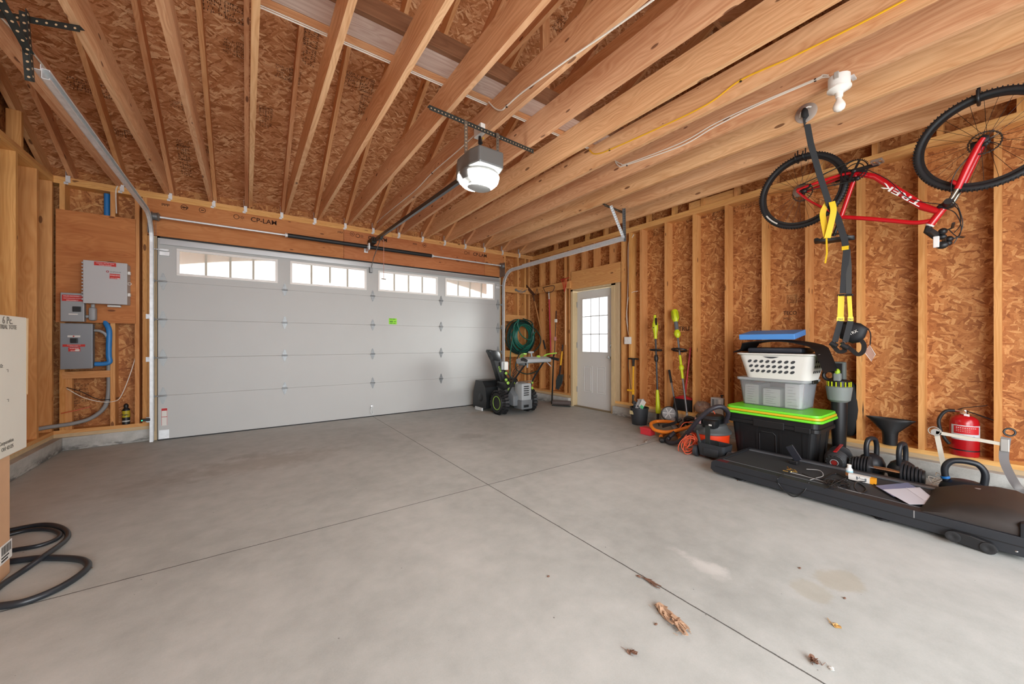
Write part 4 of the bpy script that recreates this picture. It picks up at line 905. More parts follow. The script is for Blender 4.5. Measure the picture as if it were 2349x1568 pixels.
# ---- laundry basket
t = thing('laundry_basket', 'white laundry basket with rows of oval holes, on the clear bin', 'basket', (4.44, 1.48, .789))
BX0, BX1, BY0, BY1, bz0, bz1 = 4.20, 4.64, 1.17, 1.82, .789, 1.045
def bpt(side, s_, h):
    """point on the outside of the tapered basket wall; side 'f' faces -x, 'r' faces -y"""
    tp = .055 * (1 - h) - .0015; z = bz0 + (bz1 - .01 - bz0) * h
    return V((BX0 + tp, BY1 - tp - s_ * (BY1 - BY0 - 2 * tp), z)) if side == 'f' else V((BX0 + tp + s_ * (BX1 - BX0 - 2 * tp), BY0 + tp, z))
mb = MB(); tub(mb, BX0, BY0, BX1, BY1, bz0, bz1 - .01, .055, .07, .004); mb.build('body', WHT2, t, smooth=True, angle=30)
mb = MB(); mb.rings([rrect(BX0 - .002, BY0 - .002, BX1 + .002, BY1 + .002, .075, bz1 - .022), rrect(BX0 - .02, BY0 - .02, BX1 + .02, BY1 + .02, .08, bz1 - .014), rrect(BX0 - .02, BY0 - .02, BX1 + .02, BY1 + .02, .08, bz1 - .004), rrect(BX0 - .002, BY0 - .002, BX1 + .002, BY1 + .002, .075, bz1), rrect(BX0 + .006, BY0 + .006, BX1 - .006, BY1 - .006, .07, bz1 - .005), rrect(BX0 + .006, BY0 + .006, BX1 - .006, BY1 - .006, .07, bz1 - .02)], cap=False); mb.build('rim', WHT2, t, smooth=True, angle=50)
HOLEM = M('basket_hole', '3c3e42', .7)
for r in range(3):
    for c_ in range(8):
        s_ = .16 + .6 * c_ / 7; h = .70 - .20 * r; p = bpt('f', s_, h); nrm = V((-1, 0, -.2)).normalized()
        mb = MB(); e1_ = V((0, -1, 0)); e2_ = nrm.cross(e1_).normalized(); pts = []
        for q in range(14):
            a = 2 * math.pi * q / 14; ex, ey = math.cos(a) * .021, math.sin(a) * .0125
            rx, ry = ex * math.cos(.6) - ey * math.sin(.6), ex * math.sin(.6) + ey * math.cos(.6)
            pts.append(p + e1_ * rx - e2_ * ry * (-1 if e2_.z > 0 else 1) + nrm * .0005)
        mb.prism(pts, nrm * .0008); mb.build('hole', HOLEM, t)
    for c_ in range(4):
        p = bpt('r', .25 + .14 * c_, .74 - .2 * r); nrm = V((0, -1, -.2)).normalized(); mb = MB(); pts = []
        for q in range(12):
            a = 2 * math.pi * q / 12; ex, ey = math.cos(a) * .02, math.sin(a) * .012; rx, ry = ex * math.cos(.6) - ey * math.sin(.6), ex * math.sin(.6) + ey * math.cos(.6)
            pts.append(p + V((1, 0, 0)) * rx + V((0, 0, 1)) * ry + nrm * .0005)
        mb.prism(pts, nrm * .0008); mb.build('hole', HOLEM, t)
mb = MB(); pts = [bpt('f', .36 + .22 * q / 10, .90 - .07 * math.sin(math.pi * q / 10)) + V((-.001, 0, 0)) for q in range(11)]; mb.prism(pts, (-.001, 0, 0)); mb.build('grip_slot', HOLEM, t)
# ---- dark cargo tray and case in the basket
mb = MB(); rbox(mb, (4.24, 1.27, bz1 + .0005), (4.60, 1.74, 1.098), .02); mb.box((4.238, 1.34, 1.055), (4.2405, 1.70, 1.06)); solo(mb, 'plastic_case', M('slate_plastic', '2a2e38', .45), 'dark slate plastic case lying across the laundry basket', 'case', smooth=True, angle=30)
mb = MB(); n = 22; rings = []
for i in range(n + 1):
    s_ = i / n; y = 1.88 - .78 * s_
    z = 1.10 + .075 * math.sin(math.pi * min(1, s_ * 1.1)) ** .6 if 0 < s_ < .93 else 1.10
    if s_ < .12: z = 1.055 + .35 * s_
    if s_ > .88: z = 1.150 - 3.0 * (s_ - .88) ** 1.15
    w0 = .02 if s_ in (0,) else 0
    x0, x1 = 4.20 + (.05 if s_ < .1 else 0), 4.62
    z = min(z, 1.172)
    rings.append([V((x0, y, z - .014)), V((x0, y, z - .004)), V(((x0 + x1) / 2, y, z + .006)), V((x1, y, z)), V((x1, y, z - .01)), V(((x0 + x1) / 2, y, z - .004))])
mb.rings(rings); solo(mb, 'rubber_tray', M('tray_rubber', '0e0f10', .75, 0, 0, 30, .25), 'floppy black rubber tray draped over the laundry basket, under the blue box', 'mat', smooth=True, angle=50)
mb = MB(); rbox(mb, (4.20, 1.315, 1.178), (4.50, 1.80, 1.232), .004, rot=Matrix.Rotation(math.radians(-9), 3, 'Y'), pivot=(4.20, 1.5, 1.178))
solo(mb, 'blue_box', M('blue_board', '4f8fd6', .5), 'flat blue box on top of the whole stack', 'box')
# ---- leaf blower + bag
t = thing('leaf_blower', 'grey and black leaf blower standing on its black tube against the studs', 'leaf blower', (4.65, 1.10, 0)); lx, ly = 4.65, 1.10
MB().lathe([(.045, 0.001), (.058, .30), (.063, .55), (.06, .60)], (lx, ly, 0), seg=24).build('tube', BLK, t, smooth=True, angle=40)
MB().lathe([(.064, .58), (.085, .60), (.098, .70), (.10, .725), (.08, .735)], (lx, ly, 0), seg=24).build('collar', M('blower_grey', '7f8683', .5), t, smooth=True, angle=35)
mb = MB()
for k in range(16):
    a = 2 * math.pi * k / 16; c_ = V((lx + .088 * math.cos(a), ly + .088 * math.sin(a), 0)); mb.box((c_.x - .004, c_.y - .004, .73), (c_.x + .004, c_.y + .004, .775))
mb.build('intake_grille', LIME, t); MB().lathe([(.08, .73), (.08, .78), (.05, .80)], (lx, ly, 0), seg=20).build('fan_housing', BLK, t, smooth=True, angle=35)
mb = MB(); rbox(mb, (lx - .07, ly - .028, .72), (lx - .02, ly + .028, .86), .012); mb.build('handle', M('blower_grey', '7f8683', .5), t, smooth=True); MB().ball((lx - .05, ly, .868), .03, .8, .7, 1.1, 14).build('trigger', M('lime2', 'a3c92c', .4), t, smooth=True)
mb = MB(); rbox(mb, (lx - .02, ly - .05, .78), (lx + .04, ly + .05, .965), .012); mb.build('battery_housing', M('blower_dark_grey', '5b6461', .5), t, smooth=True); MB().box((lx - .026, ly - .032, .80), (lx - .018, ly + .032, .95), bevel=.003).build('battery', BLK, t)
mb = MB(); mb.torus((lx - .01, ly + .07, .83), .045, .016, (1, 0, 0), 20, 8); mb.build('grip_loop', BLK, t, smooth=True)
mb = MB(); mb.ball((4.845, 1.07, .50), .12, .55, .9, 2.3, 20); solo(mb, 'collection_bag', BLKM, 'limp black cloth bag hanging in the stud bay beside the leaf blower', 'bag', smooth=True)
# ---- funnel nozzle
mb = MB(); rings = []
for w_, d_, z in ((.050, .045, .2165), (.052, .048, .30), (.056, .05, .335), (.14, .05, .43), (.165, .05, .452), (.163, .048, .456), (.13, .045, .43)): rings.append([V((4.80 + d_ * math.sin(a), .775 + w_ * math.cos(a), z)) for a in [2 * math.pi * k / 24 for k in range(24)]])
mb.rings(rings); solo(mb, 'flared_nozzle', BLK, 'black flared funnel-shaped nozzle standing on the bottom plate', 'nozzle', smooth=True, angle=40)
# ---- fire extinguisher
ex, ey, ez = 4.86, .345, ZB + .001
t = thing('fire_extinguisher', 'red fire extinguisher standing in the stud bay', 'fire extinguisher', (ex, ey, ez))
MB().lathe([(.078, 0), (.082, .008), (.082, .27), (.076, .30), (.055, .322), (.028, .333), (.022, .345)], (ex, ey, ez), seg=32).build('cylinder', RED, t, smooth=True, angle=40)
MB().lathe([(.0828, .045), (.0828, .055)], (ex, ey, ez), seg=32, cap=False).build('black_band', BLK, t, smooth=True)
def patch(a0, a1, z0, z1, r, name, mat, parent, n=14):
    rings = []
    for k in range(n + 1):
        a = math.radians(a0 + (a1 - a0) * k / n); c, s_ = math.cos(a), math.sin(a)
        rings.append([V((ex + r * c, ey + r * s_, ez + z0)), V((ex + r * c, ey + r * s_, ez + z1)), V((ex + (r - .0006) * c, ey + (r - .0006) * s_, ez + z1)), V((ex + (r - .0006) * c, ey + (r - .0006) * s_, ez + z0))])
    return MB().rings(rings).build(name, mat, parent, smooth=True, angle=30)
lw = patch(128, 262, .135, .255, .0834, 'paper_label', M('label_white', 'cfd3d6', .6), t)
patch(142, 248, .185, .248, .0842, 'label_red_panel', M('label_red', 'cc2026', .5), lw)
mb = MB()
for r, zz in enumerate((.232, .218, .205)):
    for k in range(10 if r == 0 else 7):
        a = math.radians(155 + k * 8); mb.box((ex + .0846 * math.cos(a) - .003, ey + .0846 * math.sin(a) - .003, ez + zz), (ex + .0846 * math.cos(a) + .003, ey + .0846 * math.sin(a) + .003, ez + zz + (.005 if r == 0 else .002)))
mb.build('label_print', PAPER, lw); mb = MB()
for a_ in (170, 195, 220): a = math.radians(a_); mb.torus((ex + .0845 * math.cos(a), ey + .0845 * math.sin(a), ez + .16), .009, .002, (math.cos(a), math.sin(a), 0), 12, 4)
mb.build('label_symbols', M('label_blue', '3a6ca0', .5), lw)
mb = MB(); mb.cyl((ex, ey, ez + .34), (ex, ey, ez + .375), .02, seg=12); mb.cyl((ex, ey, ez + .36), (ex - .01, ey + .05, ez + .362), .008, seg=8); mb.build('valve', CHROME, t, smooth=True, angle=35)
mb = MB(); mb.tube([(ex, ey + .03, ez + .375), (ex - .01, ey, ez + .392), (ex - .03, ey - .12, ez + .43)], 0, flat=(.022, .005)); mb.tube([(ex, ey, ez + .368), (ex - .02, ey - .06, ez + .352), (ex - .04, ey - .16, ez + .315)], 0, flat=(.02, .005)); mb.build('lever', BLK, t)
MB().lathe([(.0, 0), (.017, .0), (.017, .008), (.0, .009)], (ex - .022, ey + .005, ez + .355), (-1, 0, .1), 16).build('pressure_gauge', CHROME, t, smooth=True, angle=35)
MB().box((ex - .035, ey - .03, ez + .315), (ex - .03, ey + .0, ez + .345)).build('tag', PAPER, t)
mb = MB(); mb.tube(spline([(ex - .01, ey + .05, ez + .362), (ex - .02, ey + .10, ez + .35), (ex - .03, ey + .135, ez + .28), (ex - .04, ey + .13, ez + .20), (ex - .05, ey + .10, ez + .12), (ex - .06, ey + .075, ez + .085)], 6), .012, 10); mb.build('hose', RUB, t, smooth=True)
# ---- kettlebells
def kettlebell(name, x, y, r, h, hw, ht, ring, label, ang=0, flat=False):
    t = thing(name, label, 'kettlebell', (x, y, 0), ang, 'kettlebells behind the treadmill')
    prof = [(r * .62, .001), (r * .86, h * .12), (r, h * .42), (r * .97, h * .62), (r * .75, h * .86), (r * .35, h)]
    if flat: prof = [(r * .8, .001), (r, h * .2), (r, h * .55), (r * .9, h * .75), (r * .6, h * .95), (r * .3, h)]
    MB().lathe(prof + [(0.001, h * 1.01)], (0, 0, 0), seg=28, sx=.85 if flat else 1).build('bell', M('kettlebell_black', '1c2026', .42), t, smooth=True, local=True)
    pts = [(0, -hw, h * .72), (0, -hw * 1.12, h + ht * .45), (0, -hw * .8, h + ht * .88), (0, -hw * .3, h + ht), (0, hw * .3, h + ht), (0, hw * .8, h + ht * .88), (0, hw * 1.12, h + ht * .45), (0, hw, h * .72)]
    MB().tube(spline(pts, 5), .018 if not flat else .02, 10).build('handle', M('kettlebell_black', '1c2026', .42), t, smooth=True, local=True)
    if ring: MB().tube([(0, hw * 1.06, h * .95), (0, hw * 1.11, h * 1.05)], .024, 14).build('color_band', M('band_blue', '1f6fb8', .4), t, smooth=True, local=True)
    return t
kettlebell('kettlebell', 4.41, .825, .09, .19, .055, .13, False, 'black kettlebell nearer the black tote, behind the dumbbell by the white bottle', 1.2)
kettlebell('kettlebell', 4.38, .635, .092, .185, .055, .135, False, 'black kettlebell with a thick handle seen edge on, behind the handle of the ribbed dumbbell', 1.4)
kettlebell('kettlebell', 4.24, .30, .125, .155, .085, .135, True, 'big black kettlebell with a blue band on its handle', .25, True)
# ---- adjustable dumbbells
def dumbbell(x, y, ang, tilt, label, red=False, n=6, R=.085):
    t = thing('dumbbell', label, 'dumbbell', (x, y, R + .055), ang, 'adjustable dumbbells behind the treadmill')
    for s_ in (-1, 1):
        for k in range(n):
            a = s_ * (.085 + k * .019); r = R * (1 - .045 * k if k < n - 1 else .72)
            mb = MB(); mb.lathe([(r * .9, 0), (r, .003), (r, .013), (r * .9, .016)], (a if s_ > 0 else a, 0, 0), (s_, 0, 0), 24); mb.build('weight_plate', M('plate_black', '202226', .5), t, smooth=True, local=True, angle=30)
        a = s_ * (.085 + n * .019); mb = MB(); mb.lathe([(R * .62, 0), (R * .6, .012), (R * .3, .014)], (a, 0, 0), (s_, 0, 0), 20); mb.build('selector_dial', BLK, t, smooth=True, local=True, angle=30)
        if s_ > 0:
            mb = MB()
            for k in range(14):
                q = 2 * math.pi * k / 14; mb.box((a, R * .62 * math.cos(q) - .005, R * .62 * math.sin(q) - .005), (a + s_ * .012, R * .62 * math.cos(q) + .005, R * .62 * math.sin(q) + .005))
            mb.build('dial_ribs', DKST, t, local=True)
        if red:
            mb = MB(); mb.torus((a + s_ * .015, 0, 0), .026, .003, (1, 0, 0), 24, 6); mb.build('dial_ring', M('dial_silver', 'c9c9c9', .3, .6), t, local=True, smooth=True); mb = MB(); mb.cyl((a + s_ * .010, 0, 0), (a + s_ * .016, 0, 0), .02, seg=18); mb.build('dial_center', M('dial_red', '7a1a16', .4), t, local=True)
    MB().lathe([(.014, -.09), (.017, -.05), (.02, 0), (.017, .05), (.014, .09)], (0, 0, 0), (1, 0, 0), 14).build('handle', CHROME, t, smooth=True, local=True)
    mb = MB(); mb.box((-.17, -.055, -R - .0545), (.17, .055, -R * .78), bevel=.01); mb.build('cradle', BLK, t, local=True)
    if red:
        mb = MB(); mb.box((-.17, -.012, R * .93), (.17, .012, R * 1.03), bevel=.003); mb.build('red_strip', RED, t, local=True)
    return t
dumbbell(4.235, 1.006, math.radians(186), 0, 'adjustable dumbbell with a red strip and red dial, beside the black tote', True)
dumbbell(4.125, .69, math.radians(92), 0, 'adjustable black dumbbell with ribbed dial next to the small white bottle', False)
0 and dumbbell(4.17, .47, math.radians(95), 0, 'adjustable black dumbbell nearest the big kettlebell', False, 6, .082)
# ---- treadmill
t = thing('treadmill', 'long folded-flat black treadmill lying on the floor along the right wall', 'treadmill', (3.67, .85, 0)); TK = M('treadmill_charcoal', '22252a', .5); TKL = M('treadmill_grey', '33373d', .5)
x0, x1, y0, y1 = 3.325, 4.015, .02, 1.66
mb = MB()
for a, b in ((x0, x0 + .085), (x1 - .085, x1)):
    mb.prism([(a, y1, .045), (a, y1 - .005, .10), (a, y1 - .03, .125), (a, y0, .125), (a, y0, .022), (a, y1 - .03, .022)], (b - a, 0, 0), bevel=.004)
mb.build('side_rail', TK, t)
mb = MB(); mb.box((x0 - .001, .02, .072), (x0 + .0005, y1 - .04, .078)); mb.build('rail_groove', BLKM, t)
MB().box((x0 + .087, .34, .07), (x1 - .087, y1 - .06, .118), bevel=.004).build('running_belt', M('belt_grey', '2b2d31', .7), t)
mb = MB(); mb.prism([(x0 + .086, y1 - .055, .06), (x0 + .086, y1 - .055, .122), (x0 + .086, y1 - .02, .122), (x0 + .086, y1, .10), (x0 + .086, y1, .05)], (x1 - x0 - .172, 0, 0), bevel=.004); mb.build('end_cap', TK, t)
MB().box((x0 + .012, y1 - .13, .1251), (x0 + .07, y1 - .05, .1262)).build('red_logo_plate', M('logo_dark_red', '5c2028', .4), t)
mb = MB(); mb.box((x0 + .084, .36, .119), (x0 + .089, y1 - .07, .1275)); mb.box((x1 - .1, .36, .12), (x1 - .06, y1 - .07, .128)); mb.build('rail_edge_strip', M('strip_grey', '5d6064', .45), t)
mb = MB(); hp = [(y0 + .01, .118), (y0 + .01, .215), (y0 + .05, .235), (y0 + .13, .235), (y0 + .26, .205), (y0 + .38, .14), (y0 + .40, .118)]
secs = []
for xx, f in ((x0 + .02, .45), (x0 + .06, .85), (x0 + .13, 1), (x1 - .13, 1), (x1 - .06, .85), (x1 - .02, .45)): secs.append([V((xx, y, .118 + (z - .118) * f)) for y, z in hp])
mb.rings(secs); mb.build('motor_hood', M('hood_brownish_black', '2e2825', .55), t, smooth=True, angle=50)
mb = MB(); mb.box((x0 + .001, y0 - .02, .03), (x1 - .001, y0 + .03, .20), bevel=.012); mb.build('front_cap', TK, t, smooth=True, angle=40)
mb = MB(); mb.box((x0 - .0015, .43, .08), (x0 + .01, .434, .124)); mb.build('seam_line', M('seam_silver', 'b5b5b5', .3, .5), t)
for y in (1.43, .58): MB().lathe([(.035, 0.001), (.035, .012), (.012, .014), (.012, .03)], (x0 + .05, y, 0), seg=18).build('foot', RUB, t, smooth=True, angle=35)
MB().lathe([(.035, 0.001), (.035, .012), (.012, .014), (.012, .03)], (x1 - .06, 1.43, 0), seg=18).build('foot', RUB, t, smooth=True, angle=35)
wb_ = MB(); wb_.prism([(x0 - .035, .30, .055), (x0 - .035, .275, .075), (x0 - .035, .21, .075), (x0 - .035, .135, .06), (x0 - .035, .115, .03), (x0 - .035, .13, .004), (x0 - .035, .18, .006), (x0 - .035, .28, .018)], (.04, 0, 0), bevel=.006); w_ = wb_.build('wheel_bracket', BLK, t)
for y, z in ((.275, .045), (.15, .033)): MB().lathe([(.03, -.005), (.03, .006), (.018, .008), (.008, .004), (0.001, .004)], (x0 - .036, y, z), (-1, 0, 0), 20).build('wheel', RUB, w_, smooth=True, angle=35)
MB().ball((x0 - .001, .06, .045), .006, .4, 1, .7, 8).build('screw', CHROME, t)
mb = MB(); mb.ball((x1 - .22, .20, .2215), .028, .5, 1, .06, 14); mb.build('oval_badge', M('badge_silver', 'b8bcc0', .3, .5), t, smooth=True)
# ---- small things on the treadmill
ZT_ = .1195
t = thing('console_remote', 'small black handset tilted up on the treadmill belt', 'remote control', (3.80, 1.12, ZT_)); q = P(1832, 1050, x=3.80)
mb = MB(); mb.box((3.785, q.y - .03, ZT_ + .035), (3.80, q.y + .03, ZT_ + .165), bevel=.004, rot=Matrix.Rotation(math.radians(-32), 3, 'X'), pivot=(3.79, q.y, ZT_ + .04)); mb.build('handset', M('handset_black', '23262e', .35), t)
mb = MB(); mb.box((3.77, q.y - .0, ZT_ + .0005), (3.83, q.y + .06, ZT_ + .03), bevel=.006); mb.build('cradle', BLK, t)
rnd = random.Random(3); q = P(1818, 1080, z=ZT_ + .015)
mb = MB()
for k in range(9): a = V((q.x + rnd.uniform(-.03, .03), q.y + rnd.uniform(-.03, .03), ZT_ + .008 + rnd.uniform(0, .02))); mb.tube([a, a + V((rnd.uniform(-.03, .03), rnd.uniform(-.03, .03), rnd.uniform(-.004, .012)))], .004, 6)
solo(mb, 'brass_hook_bundle', M('brass', 'c9a45c', .3, .9), 'little bundle of brass hooks under the black handset', 'hooks', smooth=True)
def cablepath(pts, r, mat, name, label, z=ZT_, cat='cable'):
    pp = []
    for u, v, h in pts:
        p_ = P(u, v, z=z + h); pp.append(V((p_.x, p_.y, z + max(h, r))))
    mb = MB(); mb.tube(spline(pp, 8), r, 7); return solo(mb, name, mat, label, cat, smooth=True)
cablepath([(1840, 1085, .01), (1880, 1098, .004), (1915, 1085, .004), (1945, 1098, .01), (1975, 1110, .004), (1988, 1122, .004), (1975, 1130, .004), (1960, 1118, .02), (1965, 1105, .02), (1990, 1105, .006), (2030, 1120, .004), (2075, 1140, .004)], .004, BLK, 'headphone_cable', 'thin black cable running across the treadmill toward the papers')
cablepath([(1812, 1082, .01), (1850, 1092, .004), (1900, 1107, .004), (1940, 1122, .004), (1975, 1131, .004)], .003, M('cable_grey', '9a9a98', .4), 'grey_cable', 'thin grey cable lying along the treadmill belt')
cablepath([(1850, 1075, .01), (1880, 1078, .02), (1888, 1090, .004), (1870, 1096, .004), (1858, 1100, .004)], .003, M('cable_grey', '9a9a98', .4), 'grey_cable', 'thin grey cable looping near the brass hooks')
mb = MB(); pp = [P(1800, 1082, z=.14), P(1784, 1096, z=.13), P(1784, 1105, x=3.318), P(1800, 1125, x=3.315), P(1822, 1138, x=3.312), P(1843, 1128, x=3.315), P(1856, 1105, z=.131)]; pp[0].z = .135; mb.tube(spline([V((p_.x, p_.y, max(p_.z, .006))) for p_ in pp], 8), .0035, 7); solo(mb, 'black_cable_loop', BLK, 'black cable loop hanging over the front edge of the treadmill', 'cable', smooth=True)
rnd = random.Random(11); mb = MB()
for k in range(7):
    pp = [P(1900 + rnd.uniform(-10, 50), 1108 + rnd.uniform(-8, 14), z=ZT_) for _ in range(5)]; mb.tube(spline([V((p_.x, p_.y, ZT_ + .004 + rnd.uniform(0, .014))) for p_ in pp], 6), .003, 6)
solo(mb, 'cable_tangle', BLK, 'tangle of thin black cables in the middle of the treadmill belt', 'cable', smooth=True)
q = P(1946, 1104, z=ZT_); q = V((q.x + .16, q.y + .02, ZT_)); q = P(1948, 1085, z=ZT_ + .02)
t = thing('small_bottle', 'small white bottle with an orange and blue label on the treadmill', 'bottle', (q.x, q.y, ZT_))
MB().lathe([(.02, .0), (.022, .004), (.022, .055), (.012, .068), (.012, .07)], (q.x, q.y, ZT_), seg=20).build('bottle_body', M('bottle_white', 'd4dadd', .35), t, smooth=True, angle=40)
MB().lathe([(.0125, .066), (.0135, .068), (.0135, .09), (0.001, .091)], (q.x, q.y, ZT_), seg=16).build('bottle_cap', WHT2, t, smooth=True, angle=40)
MB().lathe([(.0225, .008), (.0225, .03)], (q.x, q.y, ZT_), seg=20, cap=False).build('bottle_label', M('label_orange', 'dfa570', .5), t, smooth=True); MB().lathe([(.0225, .03), (.0225, .045)], (q.x, q.y, ZT_), seg=20, cap=False).build('bottle_label_top', M('label_aqua', '9fd0de', .5), t, smooth=True)
pa, pb_ = P(1946, 1098, z=ZT_ + .0), P(2008, 1112, z=ZT_ + .0); pa.z = pb_.z = ZT_; dv = (pb_ - pa).normalized(); nv = V((0, 0, 1)).cross(dv)
t = thing('small_carton', 'small white carton with an orange end and a barbell picture on the treadmill', 'box', ((pa + pb_) / 2))
L = (pb_ - pa).length
def slab(a, b, s0, s1, z0_, z1_): return [pa + dv * a + nv * s0 + V((0, 0, z0_)), pa + dv * b + nv * s0 + V((0, 0, z0_)), pa + dv * b + nv * s0 + V((0, 0, z1_)), pa + dv * a + nv * s0 + V((0, 0, z1_))], nv * (s1 - s0)
for a, b, m, nm in ((0, L * .8, PAPER, 'box_body'), (L * .8, L, M('carton_orange', 'e59a1e', .5), 'orange_end')):
    mb = MB(); pl, ex_ = slab(a, b, 0, .045, .001, .042); mb.prism(pl, ex_); mb.build(nm, m, t)
mb = MB()
for a, b, z0_, z1_ in ((.30, .36, .012, .034), (.36, .62, .021, .025), (.62, .68, .010, .032), (.40, .44, .03, .036)): pl, ex_ = slab(L * a, L * b, -.0008, 0, z0_, z1_); mb.prism(pl, ex_)
mb.build('barbell_print', M('print_grey', '62696f', .6), t)
def sheetz(px, z, th, mat, name, label):
    pts = [P(u, v, z=z) for u, v in px]; mb = MB(); mb.prism(pts, (0, 0, th)); return solo(mb, name, mat, label, 'paper')
sheetz([(2008, 1113), (2082, 1106), (2143, 1140), (2050, 1138)], ZT_ + .0095, .0008, M('bluish_film', '8088a8', .25), 'plastic_sleeve', 'bluish clear sleeve lying under the papers on the treadmill')
sheetz([(2025, 1122), (2110, 1117), (2146, 1147), (2138, 1156), (2086, 1156)], ZT_ + .0108, .0012, M('page_white', 'cfcfd8', .6), 'paper_sheet', 'white printed sheet of paper on the right end of the treadmill belt')
sheetz([(2078, 1118), (2112, 1122), (2141, 1146), (2120, 1147)], ZT_ + .0125, .0008, M('page_white2', 'd8d8e0', .6), 'paper_sheet', 'smaller folded paper corner on top of the printed sheet')
# ---- folding white arm with a curved end
t = thing('folding_arm', 'white jointed arm with a curved silver end, in front of the fire extinguisher', 'arm', (4.40, .25, 0))
A = P(2148, 990, x=4.45); B = P(2172, 1103, x=4.45); C_ = P(2300, 1017, x=4.45); ARM = M('arm_white', 'cfcabb', .4)
mb = MB(); mb.tube([A, B], 0, flat=(.028, .018), up=(1, 0, 0)); mb.build('lower_link', ARM, t)
mb = MB(); mb.tube([A + V((-.012, 0, 0)), C_ + V((-.012, 0, 0))], 0, flat=(.024, .016), up=(1, 0, 0)); mb.build('upper_link', ARM, t)
mb = MB(); mb.lathe([(.028, -.02), (.03, 0), (.028, .02)], A, (1, 0, 0), 18); mb.build('joint', M('joint_silver', 'b9b9b4', .35, .4), t, smooth=True, angle=40); mb = MB(); mb.torus(A + V((-.02, .01, .01)), .032, .003, (1, 0, 0), 20, 6); mb.build('cable_ring', M('arm_cable', 'a8a59a', .5), t)
mb = MB(); mb.box(C_ + V((-.025, -.03, -.05)), C_ + V((.02, .01, .04)), bevel=.004); mb.build('end_bracket', M('joint_silver', 'b9b9b4', .35, .4), t)
pts = [C_ + V((0, -.015, .05)), P(2303, 1050, x=4.44), P(2316, 1085, x=4.42), P(2338, 1120, x=4.38), P(2372, 1150, x=4.32)]
MB().tube(spline(pts, 6), 0, flat=(.045, .014), up=(1, 0, 0)).build('curved_spring', M('arc_grey', '8d9093', .35, .5), t, smooth=True, angle=40)
mb = MB(); mb.torus(C_ + V((-.0, -.03, .09)), .026, .006, (1, .3, 0), 20, 6); mb.build('end_ring', BLK, t, smooth=True)
mb = MB(); mb.lathe([(.001, 0), (.07, .001), (.07, .012), (.02, .02), (.014, .06)], (B.x, B.y, .0), seg=20) if False else mb.tube([B, V((B.x, B.y - .02, .02))], .012, 8); mb.build('foot_pin', ARM, t)
MB().box((B.x - .05, B.y - .06, .001), (B.x + .06, B.y + .04, .02), bevel=.004).build('foot_plate', ARM, t)
mb = MB(); rnd = random.Random(5)
for k in range(6):
    a = V((4.40, .42, .02)); mb.tube(spline([a + V((rnd.uniform(-.05, .1), rnd.uniform(-.08, .08), rnd.uniform(0, .10))) for _ in range(4)], 6), .0025, 5)
solo(mb, 'thin_cord_pile', CABLE, 'loose thin pale cords between the last dumbbell and the big kettlebell', 'cord', smooth=True)
MB_ = MB(); MB_.box((4.60, -.10, .001), (4.66, .0, .10), bevel=.004); solo(MB_, 'grey_block', GREYP, 'small grey block at the right edge beside the curb', 'block')
# ---- shop vacuum
t = thing('shop_vacuum', 'black and orange wet-dry vacuum left of the black tote', 'vacuum cleaner', (4.02, 2.01, 0)); vx, vy = 4.02, 2.01; ORG = M('vac_orange', 'd63a12', .4)
MB().lathe([(.16, .035), (.175, .06), (.18, .19), (.18, .20)], (vx, vy, 0), seg=32).build('drum', ORG, t, smooth=True, angle=40)
MB().lathe([(.19, .20), (.198, .205), (.198, .225), (.17, .25), (.155, .29), (.12, .31), (.12, .312)], (vx, vy, 0), seg=32).build('drum_lid', M('vac_dark_grey', '4a4c4c', .5), t, smooth=True, angle=35)
MB().lathe([(.12, .30), (.135, .31), (.14, .36), (.12, .385), (.06, .395), (.001, .397)], (vx, vy, 0), seg=28, sx=1, sy=1).build('motor_head', BLK, t, smooth=True, angle=35)
mb = MB(); rbox(mb, (vx - .17, vy - .13, .27), (vx - .06, vy - .0, .355), .015); mb.build('motor_front', BLK, t, smooth=True); MB().box((vx - .172, vy - .10, .30), (vx - .170, vy - .07, .315)).build('white_mark', PAPER, t)
mb = MB(); mb.box((vx - .146, vy + .02, .30), (vx - .130, vy + .10, .35), bevel=.002, rot=Matrix.Rotation(-.4, 3, 'Z')); mb.build('pink_label', M('pale_red_label', 'b98a86', .6), t)
mb = MB(); tub(mb, vx - .36, vy - .31, vx - .17, vy - .04, .035, .16, .015, .03, .006); mb.box((vx - .362, vy - .25, .05), (vx - .345, vy - .11, .12), bevel=.006); mb.build('tool_caddy', M('vac_charcoal', '2d3034', .5), t, smooth=True, angle=35)
for y in (vy - .335, vy - .015): MB().lathe([(.048, -.02), (.056, -.016), (.056, .016), (.048, .02), (.02, .022), (.001, .022)], (vx - .30, y, .0575), (0, -1, 0), 26).build('wheel', M('vac_wheel', '383b40', .5), t, smooth=True, angle=30)
for y in (vy - .10, vy + .10): MB().lathe([(.03, -.012), (.03, .012)], (vx + .12, y, .031), (0, 1, 0), 18).build('caster', RUB, t, smooth=True)
mb = MB(); mb.tube([(vx - .29, vy - .12, .05), (vx - .27, vy - .11, .32)], 0, flat=(.04, .02)); mb.tube([(vx - .31, vy - .08, .05), (vx - .33, vy - .03, .27)], .013, 8); mb.tube([(vx - .26, vy - .20, .05), (vx - .30, vy - .22, .19)], 0, flat=(.035, .012)); mb.build('wand_tools', DKST, t)
mb = MB(); mb.torus((vx + .02, vy - .02, .33), .15, .007, (.15, 0, 1), 30, 6, a0=-1.6, a1=2.4); mb.build('carry_handle', M('vac_dark_grey', '4a4c4c', .5), t, smooth=True)
